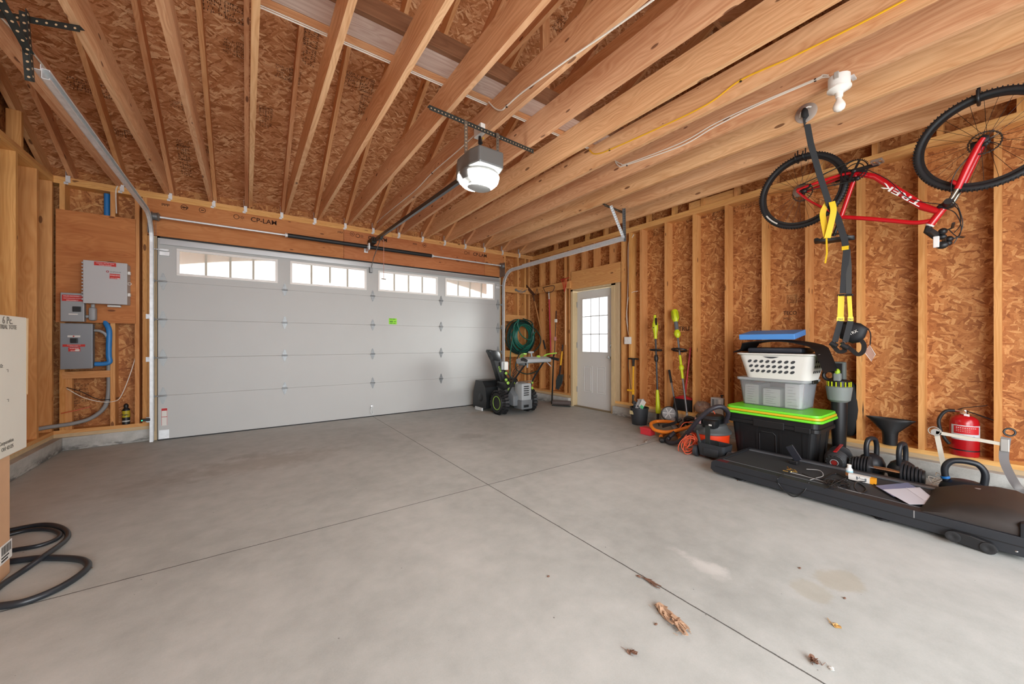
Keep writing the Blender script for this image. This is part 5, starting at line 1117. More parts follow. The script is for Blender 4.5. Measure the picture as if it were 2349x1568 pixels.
mb = MB(); hp = [P(1664, 968, x=3.98), P(1670, 946, x=3.94), P(1655, 932, x=3.86), P(1632, 937, x=3.80), P(1605, 958, x=3.78), P(1583, 985, x=3.80), P(1560, 1010, x=3.86), P(1540, 1022, x=3.86), P(1530, 1017, x=3.90), P(1535, 1003, x=3.96), P(1548, 990, x=4.0)]
hp = [V((p_.x, p_.y, max(p_.z, .03))) for p_ in hp]; sp_ = spline(hp, 12); mb.tube(sp_, [.0245 if k % 2 else .0205 for k in range(len(sp_))], 14); mb.build('suction_hose', M('hose_dark', '2e2b31', .45), t, smooth=True, angle=60)
# ---- the pile left of the vacuum
mb = MB(); oc = V((4.06, 2.62, .075)); pts = [P(1600, 972, x=4.15), P(1565, 983, x=4.10), P(1530, 990, x=4.05), P(1502, 985, x=4.02), P(1493, 972, x=4.10), P(1505, 966, x=4.25), P(1530, 966, x=4.3), P(1556, 970, x=4.3)]
pts = [V((p_.x, p_.y, max(p_.z, .03))) for p_ in pts]; mb.tube(spline(pts, 8), .021, 12); solo(mb, 'orange_hose', M('hose_orange', 'e07a1e', .45), 'fat bright orange hose loop lying over the red box', 'hose', smooth=True)
mb = MB(); pts = [P(1516, 1000, z=.03), P(1530, 990, z=.03), P(1552, 992, z=.03), P(1560, 1005, z=.03)]; mb.tube(spline(pts, 8), .022, 12); solo(mb, 'orange_hose', M('hose_orange', 'e07a1e', .45), 'short orange hose end low in the pile', 'hose', smooth=True)
mb = MB(); pts = [P(1517, 1006, z=.035), P(1522, 1008, z=.035), P(1555, 985, z=.09)]; mb.tube(spline(pts, 6), .028, 12); solo(mb, 'black_wand', BLK, 'short black plastic wand end lying on the floor in the pile', 'wand', smooth=True)
for nm, ps, lb in (('vacuum_nozzle', [(1519, 977), (1556, 965)], 'flat black floor nozzle on top of the orange hose'),):
    a, b = P(1522, 977, x=4.12), P(1556, 966, x=4.12); mb = MB(); mb.tube([a, b], 0, flat=(.055, .03)); mb.tube([b, b + V((.02, -.03, .03))], .016, 8); solo(mb, nm, BLK, lb, 'nozzle')
CORD = M('cord_orange', 'd95c3a', .5); rnd = random.Random(8); mb = MB()
base = P(1590, 1005, x=3.80)
for k in range(9):
    c_ = V((3.77 + rnd.uniform(-.03, .03), base.y + rnd.uniform(-.03, .05), .09 + rnd.uniform(-.02, .05))); ax = V((rnd.uniform(-1, -.3), rnd.uniform(-.4, .4), rnd.uniform(-.3, .8))).normalized(); mb.torus(c_, rnd.uniform(.07, .11), .0048, ax, 26, 6, sx=1, sy=rnd.uniform(.5, .8))
for p_ in mb.bm.verts: p_.co.z = max(p_.co.z, .004 + rnd.random() * .0005)
solo(mb, 'extension_cord', CORD, 'tangled orange extension cord heaped in front of the vacuum', 'cord', smooth=True)
mb = MB(); pts = [P(1590, 1000, x=3.95), P(1608, 972, x=3.97), P(1612, 955, x=4.0), P(1632, 940, x=4.04), P(1640, 953, x=4.02), P(1622, 962, x=4.0), P(1600, 968, x=4.0), P(1572, 968, x=4.0), P(1560, 980, x=3.98)]; mb.tube(spline(pts, 8), .005, 6); solo(mb, 'extension_cord', CORD, 'strand of orange cord draped over the vacuum hose', 'cord', smooth=True)
mb = MB(); mb.tube(spline([P(1463, 1020, z=.006), P(1485, 1012, z=.006), P(1500, 1002, z=.006), P(1515, 1000, z=.01)], 8), .005, 6); mb.cyl(P(1482, 1013, z=.01), P(1485, 1008, z=.014), .012, seg=8); solo(mb, 'power_lead', M('cord_tan', '8e8278', .6), 'thin tan cord with a plug trailing onto the open floor', 'cord', smooth=True)
mb = MB(); pts = [P(1562, 978, x=4.2), P(1580, 962, x=4.2), P(1600, 960, x=4.2), P(1615, 962, x=4.15)]; mb.tube(spline(pts, 8), .018, 10); mb.torus(P(1586, 968, x=4.15), .075, .016, (1, 0, .6), 30, 10); solo(mb, 'dark_hose_coil', RUB, 'dark brownish coiled hose behind the orange cord', 'hose', smooth=True)
mb = MB(); a = P(1496, 1000, z=0); rbox(mb, (4.03, 2.74, .001), (4.13, 2.885, .085), .006); rb = solo(mb, 'red_box', M('box_red', 'c8313a', .5), 'small red lidded box on the floor under the orange hose', 'box'); MB().box((4.026, 2.736, .062), (4.134, 2.889, .088), bevel=.004).build('box_lid', M('box_red', 'c8313a', .5), rb)
mb = MB(); c_ = P(1612, 930, x=4.86); c_.z = ZB + .085; mb.ball(c_ - V((0, 0, .0)), .11, .9, 1.1, .75, 18); mb.cyl(c_ + V((0, .03, .02)), c_ + V((0, .08, .07)), .02, seg=10); o_ = solo(mb, 'clear_jug', CLEARP, 'crumpled clear plastic jug behind the vacuum hose', 'jug', smooth=True)
mb = MB(); rnd = random.Random(4)
for k in range(14):
    c_ = P(1580 + k * 4, 950 - rnd.uniform(0, 8), x=4.55); mb.ball((c_.x + rnd.uniform(-.04, .04), c_.y, .11 + rnd.uniform(0, .10)), .035, rnd.uniform(.6, 1.2), rnd.uniform(.6, 1.2), rnd.uniform(.5, .9), 8)
solo(mb, 'rag_heap', M('rag_camouflage', '6e6658', .9, 0, .5, 30), 'rumpled olive and grey cloth heap behind the orange cord', 'cloth', smooth=True)
t = thing('floor_outlet_box', 'white and grey twin switch box standing low in the stud bay', 'switch box', (4.86, 2.3, ZB)); a, b = P(1630, 935, x=4.80), P(1659, 912, x=4.80)
MB().box((4.80, b.y, ZB + .001), (4.90, a.y, .455), bevel=.004).build('box_body', M('box_pale', 'b9bab8', .5), t)
for k in range(3): yy = a.y - .018 - k * (a.y - b.y - .03) / 3; MB().box((4.797, yy - .028, .345), (4.8005, yy, .435), bevel=.001).build('switch_plate', (GREYP, M('plate_grey', '9da1a4', .5), M('plate_pale', 'cfcfcc', .5))[k], t)
MB().lathe([(.008, 0), (.008, .02), (.018, .022), (.018, .035), (.001, .036)], (4.85, b.y + .04, .456), seg=12).build('black_knob', BLK, t, smooth=True, angle=40)
# ---- bucket of odds and ends
t = thing('black_bucket', 'black bucket full of grey metal pieces beside the side door', 'bucket', (4.50, 3.235, 0))
MB().lathe([(.095, .001), (.10, .004), (.122, .225), (.130, .226), (.130, .24), (.118, .24), (.096, .01), (.001, .01)], (4.50, 3.235, 0), seg=32).build('pail', M('bucket_black', '2c2f33', .5), t, smooth=True, angle=40)
mb = MB(); a = V((-.85, .15, 0)).normalized(); c_ = V((4.50, 3.235, .17)) + V((-.112, .045, 0)); mb.box(c_ - V((.003, .03, .025)), c_ + V((.001, .03, .025))); mb.build('tan_sticker', M('sticker_tan', 'c2b183', .6), t)
rnd = random.Random(2)
for k in range(16):
    a = rnd.uniform(0, 6.28); r = rnd.uniform(0, .07); p0 = V((4.50 + r * math.cos(a), 3.235 + r * math.sin(a), .215)); p1 = p0 + V((rnd.uniform(-.06, .06), rnd.uniform(-.07, .07), rnd.uniform(.05, .14)))
    mid = (p0 + p1) / 2 + V((rnd.uniform(-.02, .02), rnd.uniform(-.02, .02), .02)); mb = MB(); mb.tube([p0, mid, p1], 0, flat=(rnd.uniform(.025, .05), .006))
    solo(mb, 'metal_bracket', M('bracket_grey', 'b4b8ba', .4, .3) if k % 3 else M('bracket_dark', '4b5054', .5, .3), 'loose grey metal bracket sticking out of the black bucket', 'bracket', 'metal brackets in the black bucket')
mb = MB(); mb.box((4.425, 3.10, .235), (4.43, 3.17, .36), rot=Matrix.Rotation(.5, 3, 'X')); o_ = solo(mb, 'card_tag', PAPER, 'white and green card tag sticking out of the black bucket', 'card'); mb = MB(); mb.box((4.4235, 3.115, .24), (4.4248, 3.165, .285), rot=Matrix.Rotation(.5, 3, 'X')); mb.build('green_stripe', M('tag_green', '5fc98a', .5), o_)
# ---- long handled tools leaning on the studs
def line(a, b, f): return a + (b - a) * f
# pole saw / trimmer with lime ends
A, B = P(1502, 722, x=4.74), P(1510, 958, x=4.66)
t = thing('pole_pruner', 'slim lime and black pole tool leaning left of the other lime trimmer', 'garden tool', (B.x, B.y, 0))
mb = MB(); mb.tube([line(A, B, .0), line(A, B, .05), line(A, B, .09), line(A, B, .13), line(A, B, .18), line(A, B, .235)], [.018, .022, .040, .042, .026, .022], 10); mb.build('upper_housing', LIME, t, smooth=True)
MB().tube([line(A, B, .03) + V((-.02, -.03, 0)), line(A, B, .10) + V((-.022, -.03, 0))], 0, flat=(.02, .02)).build('battery_latch', BLK, t); MB().ball(line(A, B, .125) + V((-.03, 0, 0)), .014, seg=10).build('trigger_hole', BLK, t)
MB().tube([line(A, B, .22), line(A, B, .78)], .0125, 10).build('shaft', M('shaft_dark', '32363c', .4, .3), t, smooth=True)
mb = MB(); c_ = line(A, B, .345); mb.torus(c_, .085, .011, (.15, 0, 1), 28, 8, sx=.6); mb.build('loop_handle', BLK, t, smooth=True); MB().tube([line(A, B, .39), line(A, B, .41), line(A, B, .44), line(A, B, .46)], [.018, .028, .028, .018], 10).build('clamp', BLK, t, smooth=True)
MB().tube([line(A, B, .73), line(A, B, .78), line(A, B, .88), line(A, B, .93), line(A, B, .955)], [.018, .024, .030, .036, .030], 10).build('lower_housing', LIME, t, smooth=True)
mb = MB(); q = line(A, B, .96); mb.tube([line(A, B, .94), V((q.x - .01, q.y, .055))], .016, 8); mb.tube([V((q.x - .01, q.y, .06)), V((q.x - .08, q.y + .10, .008))], .006, 6); mb.tube([V((q.x - .01, q.y, .05)), V((q.x - .07, q.y - .06, .008))], .006, 6); mb.build('cutter_head', BLK, t, smooth=True)
A, B = P(1547, 710, x=4.80), P(1577, 958, x=4.55)
t = thing('string_trimmer', 'taller lime trimmer with a grey grip and black loop handle leaning on the studs', 'garden tool', (B.x, B.y, 0))
MB().tube([line(A, B, .0), line(A, B, .01), line(A, B, .09), line(A, B, .12)], [.032, .042, .045, .028], 12).build('motor_housing', LIME, t, smooth=True)
mb = MB()
for k in range(6): a = 2 * math.pi * k / 6; mb.tube([line(A, B, .015) + V((.043 * math.cos(a), .043 * math.sin(a), 0)), line(A, B, .085) + V((.046 * math.cos(a), .046 * math.sin(a), 0))], .004, 5)
mb.build('cooling_ribs', M('lime_dark', '8f9a14', .5), t)
MB().tube([line(A, B, .118), line(A, B, .2)], .026, 12).build('grip', M('grip_grey2', '5c5f62', .6), t, smooth=True); MB().tube([line(A, B, .2), line(A, B, .225), line(A, B, .25), line(A, B, .275)], [.026, .042, .040, .016], 12).build('trigger_housing', LIME, t, smooth=True)
MB().tube([line(A, B, .27), line(A, B, .98)], .012, 10).build('shaft', M('shaft_grey', '77787a', .35, .6), t, smooth=True)
mb = MB(); mb.torus(line(A, B, .39), .095, .013, (.3, 0, 1), 28, 8, sx=.7); mb.build('loop_handle', BLK, t, smooth=True)
MB().tube([line(A, B, .44), line(A, B, .535)], .0165, 10).build('lime_sleeve', LIME, t, smooth=True); MB().tube([line(A, B, .53), line(A, B, .545), line(A, B, .565), line(A, B, .58)], [.018, .032, .032, .018], 10).build('coupler', LIME, t, smooth=True); MB().tube([line(A, B, .58), line(A, B, .655)], .0165, 10).build('lime_sleeve', LIME, t, smooth=True)
MB().tube([line(A, B, .96), V((B.x, B.y, .02))], [.014, .02], 10).build('gear_head', GALV, t, smooth=True)
for (u0, v0), (u1, v1), nm, lb, m in (((1535, 848), (1553, 948), 'edger_pole', 'short black and silver pole standing between the two lime tools', M('shaft_grey', '77787a', .35, .6)),):
    A, B = P(u0, v0, x=4.76), P(u1, v1, x=4.60); t = thing(nm, lb, 'garden tool', (B.x, B.y, 0)); MB().tube([A, line(A, B, .3)], .016, 10).build('upper_grip', BLK, t, smooth=True); MB().tube([line(A, B, .3), line(A, B, .62)], .011, 10).build('shaft', m, t, smooth=True); MB().tube([line(A, B, .62), B, V((B.x - .02, B.y - .01, .03))], [.013, .015, .02], 10).build('lower_grip', BLK, t, smooth=True)
t = thing('blade_guard', 'round grey plastic edger guard on the floor behind the orange hose', 'guard', (4.42, 2.85, 0)); c_ = P(1535, 948, x=4.45)
MB().lathe([(.001, 0), (.085, .0), (.085, .02), (.075, .03), (.001, .03)], (c_.x, c_.y, c_.z), (-.9, -.3, .35), 24).build('guard_disc', M('guard_grey', '8a8d8f', .45), t, smooth=True, angle=35)
mb = MB(); ax = V((-.9, -.3, .35)).normalized(); e1_ = ax.cross(V((0, 0, 1))).normalized(); e2_ = ax.cross(e1_)
for k in range(6): a = 2 * math.pi * k / 6; mb.tube([V(c_) + ax * .033, V(c_) + ax * .033 + (e1_ * math.cos(a) + e2_ * math.sin(a)) * .07], 0, flat=(.012, .004), up=ax)
mb.build('guard_ribs', M('guard_pale', 'c3c5c6', .45), t); MB().torus(V(c_) + ax * .01, .09, .008, ax, 26, 6).build('guard_rim', BLK, t, smooth=True)
A = P(1548, 965, x=4.30); MB_ = MB(); MB_.tube(spline([V(c_) - e2_ * 0 + V((0, -.05, -.05)), V((4.36, c_.y - .12, .10)), V((4.33, c_.y - .2, .06))], 6), .03, 10); MB_.build('guard_arm', M('guard_grey', '8a8d8f', .45), t, smooth=True)
# red broom
t = thing('red_broom', 'red broom with black bristles standing in the stud bay', 'broom', (4.86, 2.85, ZB)); A, B = P(1584, 797, x=4.90), P(1571, 908, x=4.86)
MB().tube([A, B], .012, 10).build('handle', RED, t, smooth=True)
l_, r_ = P(1546, 918, x=4.84), P(1588, 918, x=4.84); zt_ = B.z
mb = MB(); mb.prism([(4.835, l_.y, zt_ - .04), (4.835, l_.y - .03, zt_ - .02), (4.835, (l_.y + r_.y) / 2, zt_ + .015), (4.835, r_.y + .0, zt_ - .02), (4.835, r_.y, zt_ - .04)], (.05, 0, 0), bevel=.004); mb.build('broom_head', RED, t)
mb = MB(); n = 26
for k in range(n):
    f = k / (n - 1); yt = l_.y - .01 + (r_.y + .02 - l_.y) * f; yb_ = l_.y + .02 + (r_.y - l_.y - .04) * f
    for xx in (4.845, 4.862, 4.878): mb.tube([(xx, yt, zt_ - .04), (xx - .004, yb_, ZB + .003)], [.006, .005], 4)
mb.build('bristles', BLKM, t)
# weeding tool with black T handle beside the door
t = thing('weed_puller', 'yellow weed puller with a black T-shaped handle by the side door', 'garden tool', (4.72, 3.45, ZB)); A, B = P(1453, 822, x=4.78), P(1452, 925, x=4.70)
MB().tube([A + V((0, .09, 0)), A + V((0, -.085, .0))], .012, 8).build('cross_handle', BLK, t, smooth=True); MB().tube([A, line(A, B, .17)], [.022, .018], 8).build('socket', BLK, t, smooth=True); MB().tube([line(A, B, .17), line(A, B, .72)], .012, 8).build('shaft', M('tool_yellow', 'e0a51c', .4), t, smooth=True)
MB().tube([line(A, B, .68), line(A, B, .8)], [.02, .02], 8).build('lower_sleeve', M('tool_yellow', 'e0a51c', .4), t, smooth=True); mb = MB(); mb.box(line(A, B, .71) + V((-.03, -.02, -.015)), line(A, B, .71) + V((.0, .09, .015)), bevel=.006); mb.build('foot_pedal', M('tool_yellow', 'e0a51c', .4), t); MB().tube([line(A, B, .78), B, V((B.x - .03, B.y - .01, .05 + ZB))], [.014, .01, .008], 8).build('claw', DKST, t, smooth=True)
mb = MB(); mb.tube(spline([A + V((-.005, .085, 0)), A + V((-.005, .09, -.10)), line(A, B, .45) + V((-.01, .055, 0)), line(A, B, .71) + V((-.01, .03, 0))], 6), .004, 6); mb.build('pull_rod', BLK, t, smooth=True)
# light switch and cables by the door
t = thing('light_switch', 'white double light switch box on the stud right of the side door', 'light switch', (4.79, 3.65, 1.1)); c_ = P(1441, 780, x=4.79)
MB().box((4.765, c_.y - .055, c_.z - .055), (4.80, c_.y + .055, c_.z + .055), bevel=.004).build('cover_plate', WHT2, t)
for k in (-.023, .023): MB().box((4.758, c_.y + k - .005, c_.z - .012), (4.766, c_.y + k + .005, c_.z + .012), bevel=.002).build('toggle', WHT2, t)
for k, pts in enumerate(([(1448, 537), (1441, 565), (1441, 640), (1439, 690), (1437, 730), (1442, 768)], [(1454, 537), (1443, 566), (1444, 640), (1445, 690), (1443, 735), (1446, 768)], [(1463, 667), (1450, 670), (1441, 685), (1438, 715), (1440, 750)])):
    mb = MB(); mb.tube(spline([P(u, v, x=4.835 - k * .006) for u, v in pts], 6), .005, 6); solo(mb, 'white_house_wire', CABLE, ('white wire running down the stud to the light switch, left strand', 'white wire running down the stud to the light switch, right strand', 'short white wire looping off a stud toward the light switch')[k], 'wire', smooth=True)
# ================================================================ BICYCLE (hung upside down from the joists)
BXp = 4.20
bk = thing('bicycle', 'red mountain bicycle hung upside down by its wheels from the joists', 'bicycle', (BXp, .75, 2.05))
REDB = M('bike_red', 'c4101e', .28, coat=.5); BP = lambda u, v, dx=0: (lambda p_: V((BXp + dx, p_.y, p_.z)))(P(u, v, x=BXp))
HR, HF = V((BXp, 1.268, 2.555)), V((BXp, .21, 2.562)); R_T = .342
for hub, nm, sgn in ((HR, 'rear_wheel', 1), (HF, 'front_wheel', 1)):
    w_ = MB().torus(hub, R_T - .022, .0215, (1, 0, 0), 72, 12).build(nm, RUB, bk, smooth=True)
    mb = MB()
    for k in range(96):
        a = 2 * math.pi * k / 96
        for off in (-.013, .013):
            c_ = hub + V((off, math.cos(a + off * 2) * (R_T - .0045), math.sin(a + off * 2) * (R_T - .0045))); mb.box(c_ - V((.007, .005, .003)), c_ + V((.007, .005, .003)), rot=Matrix.Rotation(a, 3, 'X'))
    mb.build('tread_knobs', RUB, w_)
    MB().tube([hub + V((0, math.cos(2 * math.pi * k / 72) * .295, math.sin(2 * math.pi * k / 72) * .295)) for k in range(72)], 0, closed=True, flat=(.024, .016), up=(1, 0, 0)).build('rim', BLK, w_, smooth=True, angle=35)
    mb = MB()
    for k in range(28):
        a = 2 * math.pi * k / 28; b_ = a + (.55 if k % 2 else -.55); s_ = .028 if (k // 2) % 2 else -.028
        mb.tube([hub + V((s_, math.cos(b_) * .024, math.sin(b_) * .024)), hub + V((0, math.cos(a) * .288, math.sin(a) * .288))], .0012, 4)
    mb.build('spokes', M('spoke_dark', '30302f', .4, .7), w_)
    MB().lathe([(.010, -.05), (.026, -.045), (.028, -.03), (.016, -.02), (.016, .02), (.028, .03), (.026, .045), (.010, .05)], hub, (1, 0, 0), 16).build('hub', BLK, w_, smooth=True, angle=30)
    mb = MB(); mb.torus(hub + V((.045, 0, 0)), .076, .004, (1, 0, 0), 36, 6)
    for k in range(24): a = 2 * math.pi * k / 24; mb.tube([hub + V((.045, math.cos(a) * .070, math.sin(a) * .070)), hub + V((.045, math.cos(a + .3) * .082, math.sin(a + .3) * .082))], .0022, 4)
    for k in range(6): a = 2 * math.pi * k / 6; mb.tube([hub + V((.045, math.cos(a) * .02, math.sin(a) * .02)), hub + V((.045, math.cos(a + .5) * .07, math.sin(a + .5) * .07))], .003, 5)
    mb.build('disc_rotor', M('rotor_steel', '6d6a66', .35, .9), w_)
patch_ = MB(); a = math.radians(250); 
for k in range(5): a = math.radians(318 - k * 6); 
mb = MB(); pts = [HR + V((-.021, math.cos(math.radians(q)) * .312, math.sin(math.radians(q)) * .312)) for q in range(300, 331, 6)]; pts = [HR + V((-.0205, math.cos(math.radians(-q + 540)) * .312, math.sin(math.radians(q + 180)) * .312)) for q in ()] or [HR + V((-.0215, math.cos(math.radians(q)) * .315, math.sin(math.radians(q)) * .315)) for q in range(305, 331, 5)]
mb.tube(pts, 0, flat=(.012, .003), up=(1, 0, 0)); mb.build('tire_lettering', M('tire_print', 'cfcac0', .6), bk)
BB = BP(1964, 396); ST = BP(1929, 497); HT0, HT1 = BP(2166, 474), BP(2133, 516)
fr = MB()
fr.tube([BB, ST], .0165, 14); fr.tube([BB + V((0, .0, 0)), BP(2010, 405), BP(2075, 447), BP(2118, 474), BP(2158, 486)], [.021, .024, .026, .026, .022], 16)
fr.tube(spline([ST, BP(1980, 500), BP(2050, 506), BP(2100, 510), BP(2140, 505)], 5), .0165, 14); fr.tube([HT0, HT1], .024, 18); fr.cyl(BB - V((.036, 0, 0)), BB + V((.036, 0, 0)), .023, seg=16)
for s_ in (-1, 1):
    h_ = HR + V((s_ * .062, -.0, 0)); fr.tube(spline([BB + V((s_ * .028, 0, 0)), BP(1925, 405, s_ * .035), BP(1870, 425, s_ * .055), h_], 5), [.0125] * 15 + [.010], 10); fr.tube(spline([ST + V((s_ * .014, 0, 0)), BP(1900, 482, s_ * .035), BP(1860, 462, s_ * .055), h_ + V((0, .01, -.01))], 5), .009, 10); fr.ball(h_, .018, .5, 1, 1, 10)
fr.build('frame', REDB, bk, smooth=True, angle=50)
mb = MB(); mb.tube([line(HT0, HT1, -.08), line(HT0, HT1, .03)], .0255, 16); mb.tube([line(HT0, HT1, .97), line(HT0, HT1, 1.05)], .0255, 16); mb.build('headset_bands', PAPER, bk, smooth=True)
TA, TB_ = BP(2124, 466), BP(2034, 421); xd = (TB_ - TA).normalized(); up_ = V((-1, 0, 0)).cross(xd); ww = (TB_ - TA).length
text('brand_lettering', 'TREK', .052, TA + V((-.0265, 0, 0)) + V((0, .02, -.01)) - up_ * .018, xd, up_, M('decal_white', 'f0eeea', .4), bk, depth=.001, bold=True, sx=ww / .052 / 2.35)
# suspension fork
f_ = MB()
for s_ in (-1, 1): f_.tube([BP(2198, 437, s_ * .055), BP(2222, 385, s_ * .06), BP(2246, 338, s_ * .062), HF + V((s_ * .062, .0, 0))], [.019, .021, .017, .013], 12)
f_.tube(spline([BP(2200, 428, -.055), BP(2188, 420, -.05), BP(2184, 416, 0), BP(2188, 420, .05), BP(2200, 428, .055)], 5), .013, 10); f_.build('fork_lowers', REDB, bk, smooth=True, angle=50)
f_ = MB()
for s_ in (-1, 1): f_.tube([BP(2180, 465, s_ * .055), BP(2199, 435, s_ * .055)], .014, 12)
f_.build('fork_stanchions', M('stanchion', '8b8577', .25, .8), bk, smooth=True)
f_ = MB(); f_.tube([BP(2178, 466, -.075), BP(2170, 470, 0), BP(2178, 466, .075)], [.022, .028, .022], 12); f_.ball(BP(2168, 472), .034, 1, 1.3, .8, 14); f_.build('fork_crown', BLK, bk, smooth=True)
# cockpit
A = line(HT0, HT1, 1.05); S_ = A + V((0, .01, -.035)); BARC = BP(2131, 545) ; BARC.y += .0
MB().tube([A, S_, BARC + V((0, -.03, 0)), BARC + V((0, -.07, -.01))], [.02, .022, .019, .021], 12).build('stem', BLK, bk, smooth=True); c_ = BARC + V((0, -.07, -.01))
MB().tube(spline([c_ + V((-.32, .03, .005)), c_ + V((-.16, .01, -.01)), c_, c_ + V((.16, .01, -.01)), c_ + V((.32, .03, .005))], 6), .0125, 12).build('handlebar', BLK, bk, smooth=True)
for s_ in (-1, 1):
    g_ = MB().tube([c_ + V((s_ * .20, .015, -.006)), c_ + V((s_ * .335, .032, .006))], .0165, 14); g_.build('grip', RUB, bk, smooth=True)
    b_ = MB(); b_.tube([c_ + V((s_ * .18, .0, -.005)), c_ + V((s_ * .19, -.06, .02)), c_ + V((s_ * .30, -.075, .03))], 0, flat=(.014, .008)); b_.ball(c_ + V((s_ * .17, -.015, .01)), .024, 1.2, 1, 1, 12); b_.ball(c_ + V((s_ * .15, -.01, -.025)), .02, 1.3, 1.2, 1, 12); b_.build('brake_lever', BLK, bk, smooth=True)
MB().box(c_ + V((-.19, -.0, -.10)), c_ + V((-.17, .03, -.02)), bevel=.004).build('reflector', M('reflector_white', 'e2dfdc', .3), bk); MB().ball(c_ + V((-.16, -.01, -.085)), .034, .8, 1, .8, 14).build('bell', BLK, bk, smooth=True)
mb = MB()
for k, pts in enumerate(([(2190, 535), (2205, 515), (2198, 480), (2170, 472), (2090, 458), (2040, 415), (1985, 388)], [(2190, 560), (2210, 520), (2200, 478), (2185, 465), (2165, 470)], [(2180, 530), (2200, 545), (2207, 520), (2192, 490), (2165, 480)], [(2196, 480), (2184, 440), (2195, 400), (2238, 350)])): mb.tube(spline([BP(u, v, -.04 - .008 * k) for u, v in pts], 6), .0028, 6)
mb.build('brake_hoses', BLK, bk, smooth=True)
# saddle
SP = BP(1912, 541); MB().tube([ST, SP], .013, 12).build('seatpost', BLK, bk, smooth=True)
mb = MB(); rings = []
for k in range(15):
    s_ = k / 14; y = SP.y + .13 - .27 * s_; w2 = .072 * (1 - s_) ** .8 * (1 if s_ > .12 else .75 + s_ * 2) + .016; z = SP.z - .035 + (.012 if s_ < .2 else 0) - .01 * s_
    if s_ in (0, 1): w2 *= .5
    rings.append([V((BXp - w2, y, z + .018)), V((BXp - w2 * .9, y, z - .006)), V((BXp, y, z - .018)), V((BXp + w2 * .9, y, z - .006)), V((BXp + w2, y, z + .018)), V((BXp, y, z + .008))])
mb.rings(rings); mb.build('saddle', BLK, bk, smooth=True, angle=60)
mb = MB()
for s_ in (-1, 1): mb.tube(spline([V((BXp + s_ * .02, SP.y + .10, SP.z - .02)), V((BXp + s_ * .02, SP.y + .04, SP.z + .012)), V((BXp + s_ * .02, SP.y - .05, SP.z + .012)), V((BXp + s_ * .012, SP.y - .11, SP.z - .025))], 5), .004, 6)
mb.build('saddle_rails', DKST, bk, smooth=True)
# drivetrain (chain side faces the room)
cr = BB + V((-.055, -.0, .005)); mb = MB(); mb.torus(cr, .084, .004, (1, 0, 0), 44, 6)
for k in range(38): a = 2 * math.pi * k / 38; mb.box(cr + V((-.002, math.cos(a) * .091 - .003, math.sin(a) * .091 - .003)), cr + V((.002, math.cos(a) * .091 + .003, math.sin(a) * .091 + .003)))
for k in range(4): a = .4 + math.pi / 2 * k; mb.tube([cr, cr + V((0, math.cos(a) * .082, math.sin(a) * .082))], 0, flat=(.016, .006), up=(1, 0, 0))
mb.torus(cr + V((.01, 0, 0)), .06, .004, (1, 0, 0), 36, 6); mb.build('chainring', BLK, bk)
mb = MB(); e_ = BP(2022, 381, -.075); mb.tube([BB + V((-.07, 0, 0)), e_], 0, flat=(.026, .014), up=(1, 0, 0)); mb.ball(BB + V((-.07, 0, 0)), .02, .7, 1, 1, 12); mb.build('crank_arm', BLK, bk, smooth=True, angle=40)
q2 = BB + (BB - e_); mb = MB(); mb.tube([BB + V((.07, 0, 0)), V((BXp + .075, q2.y, q2.z))], 0, flat=(.026, .014), up=(1, 0, 0)); mb.build('crank_arm', BLK, bk)
for px_, s_ in ((e_, -1), (V((BXp + .075, q2.y, q2.z)), 1)):
    mb = MB(); c2 = px_ + V((s_ * .06, 0, 0)); mb.box(c2 + V((-.045, -.03, -.008)), c2 + V((-.036, .03, .008))); mb.box(c2 + V((.036, -.03, -.008)), c2 + V((.045, .03, .008))); mb.box(c2 + V((-.04, -.034, -.01)), c2 + V((.04, -.026, .01)), bevel=.002); mb.box(c2 + V((-.04, .026, -.01)), c2 + V((.04, .034, .01)), bevel=.002); mb.cyl(px_, c2 + V((s_ * .04, 0, 0)), .01, seg=10); mb.build('pedal', M('pedal_silver', 'a9a9a6', .3, .8), bk)
cs = HR + V((-.04, 0, 0)); mb = MB()
for k in range(8): r = .055 - .0045 * k; mb.lathe([(r * .7, 0), (r, .0005), (r, .002), (r * .7, .0025)], cs + V((.012 - .0045 * k, 0, 0)), (-1, 0, 0), 22)
mb.build('cassette', M('cassette_steel', '9a9893', .3, .9), bk)
mb = MB(); mb.tube([cs + V((0, 0, .045)), cr + V((0, .01, .088))], 0, flat=(.008, .006)); mb.tube([cs + V((0, -.01, -.045)), V((cs.x, cs.y - .06, cs.z - .02)), cr + V((0, .02, -.085))], 0, flat=(.008, .006)); mb.build('chain', DKST, bk)
mb = MB(); d_ = BP(1850, 441, -.06); mb.tube([HR + V((-.06, 0, 0)), d_, d_ + V((0, -.05, .04))], 0, flat=(.02, .012), up=(1, 0, 0)); mb.ball(d_, .024, 1, 1, 1, 12); mb.ball(d_ + V((0, -.045, .035)), .018, .6, 1, 1, 12); mb.build('rear_derailleur', BLK, bk, smooth=True, angle=50)
mb = MB(); d_ = BP(1960, 412, -.03); mb.ball(d_, .022, 1, 1.4, .8, 12); mb.ball(d_ + V((-.02, -.03, -.01)), .018, 1, 1, 1, 10); mb.build('front_derailleur', BLK, bk, smooth=True)
mb = MB(); d_ = HF + V((.06, .045, .0)); mb.box(d_ - V((.02, .02, .025)), d_ + V((.02, .02, .025)), bevel=.006); mb.build('brake_caliper', BLK, bk)
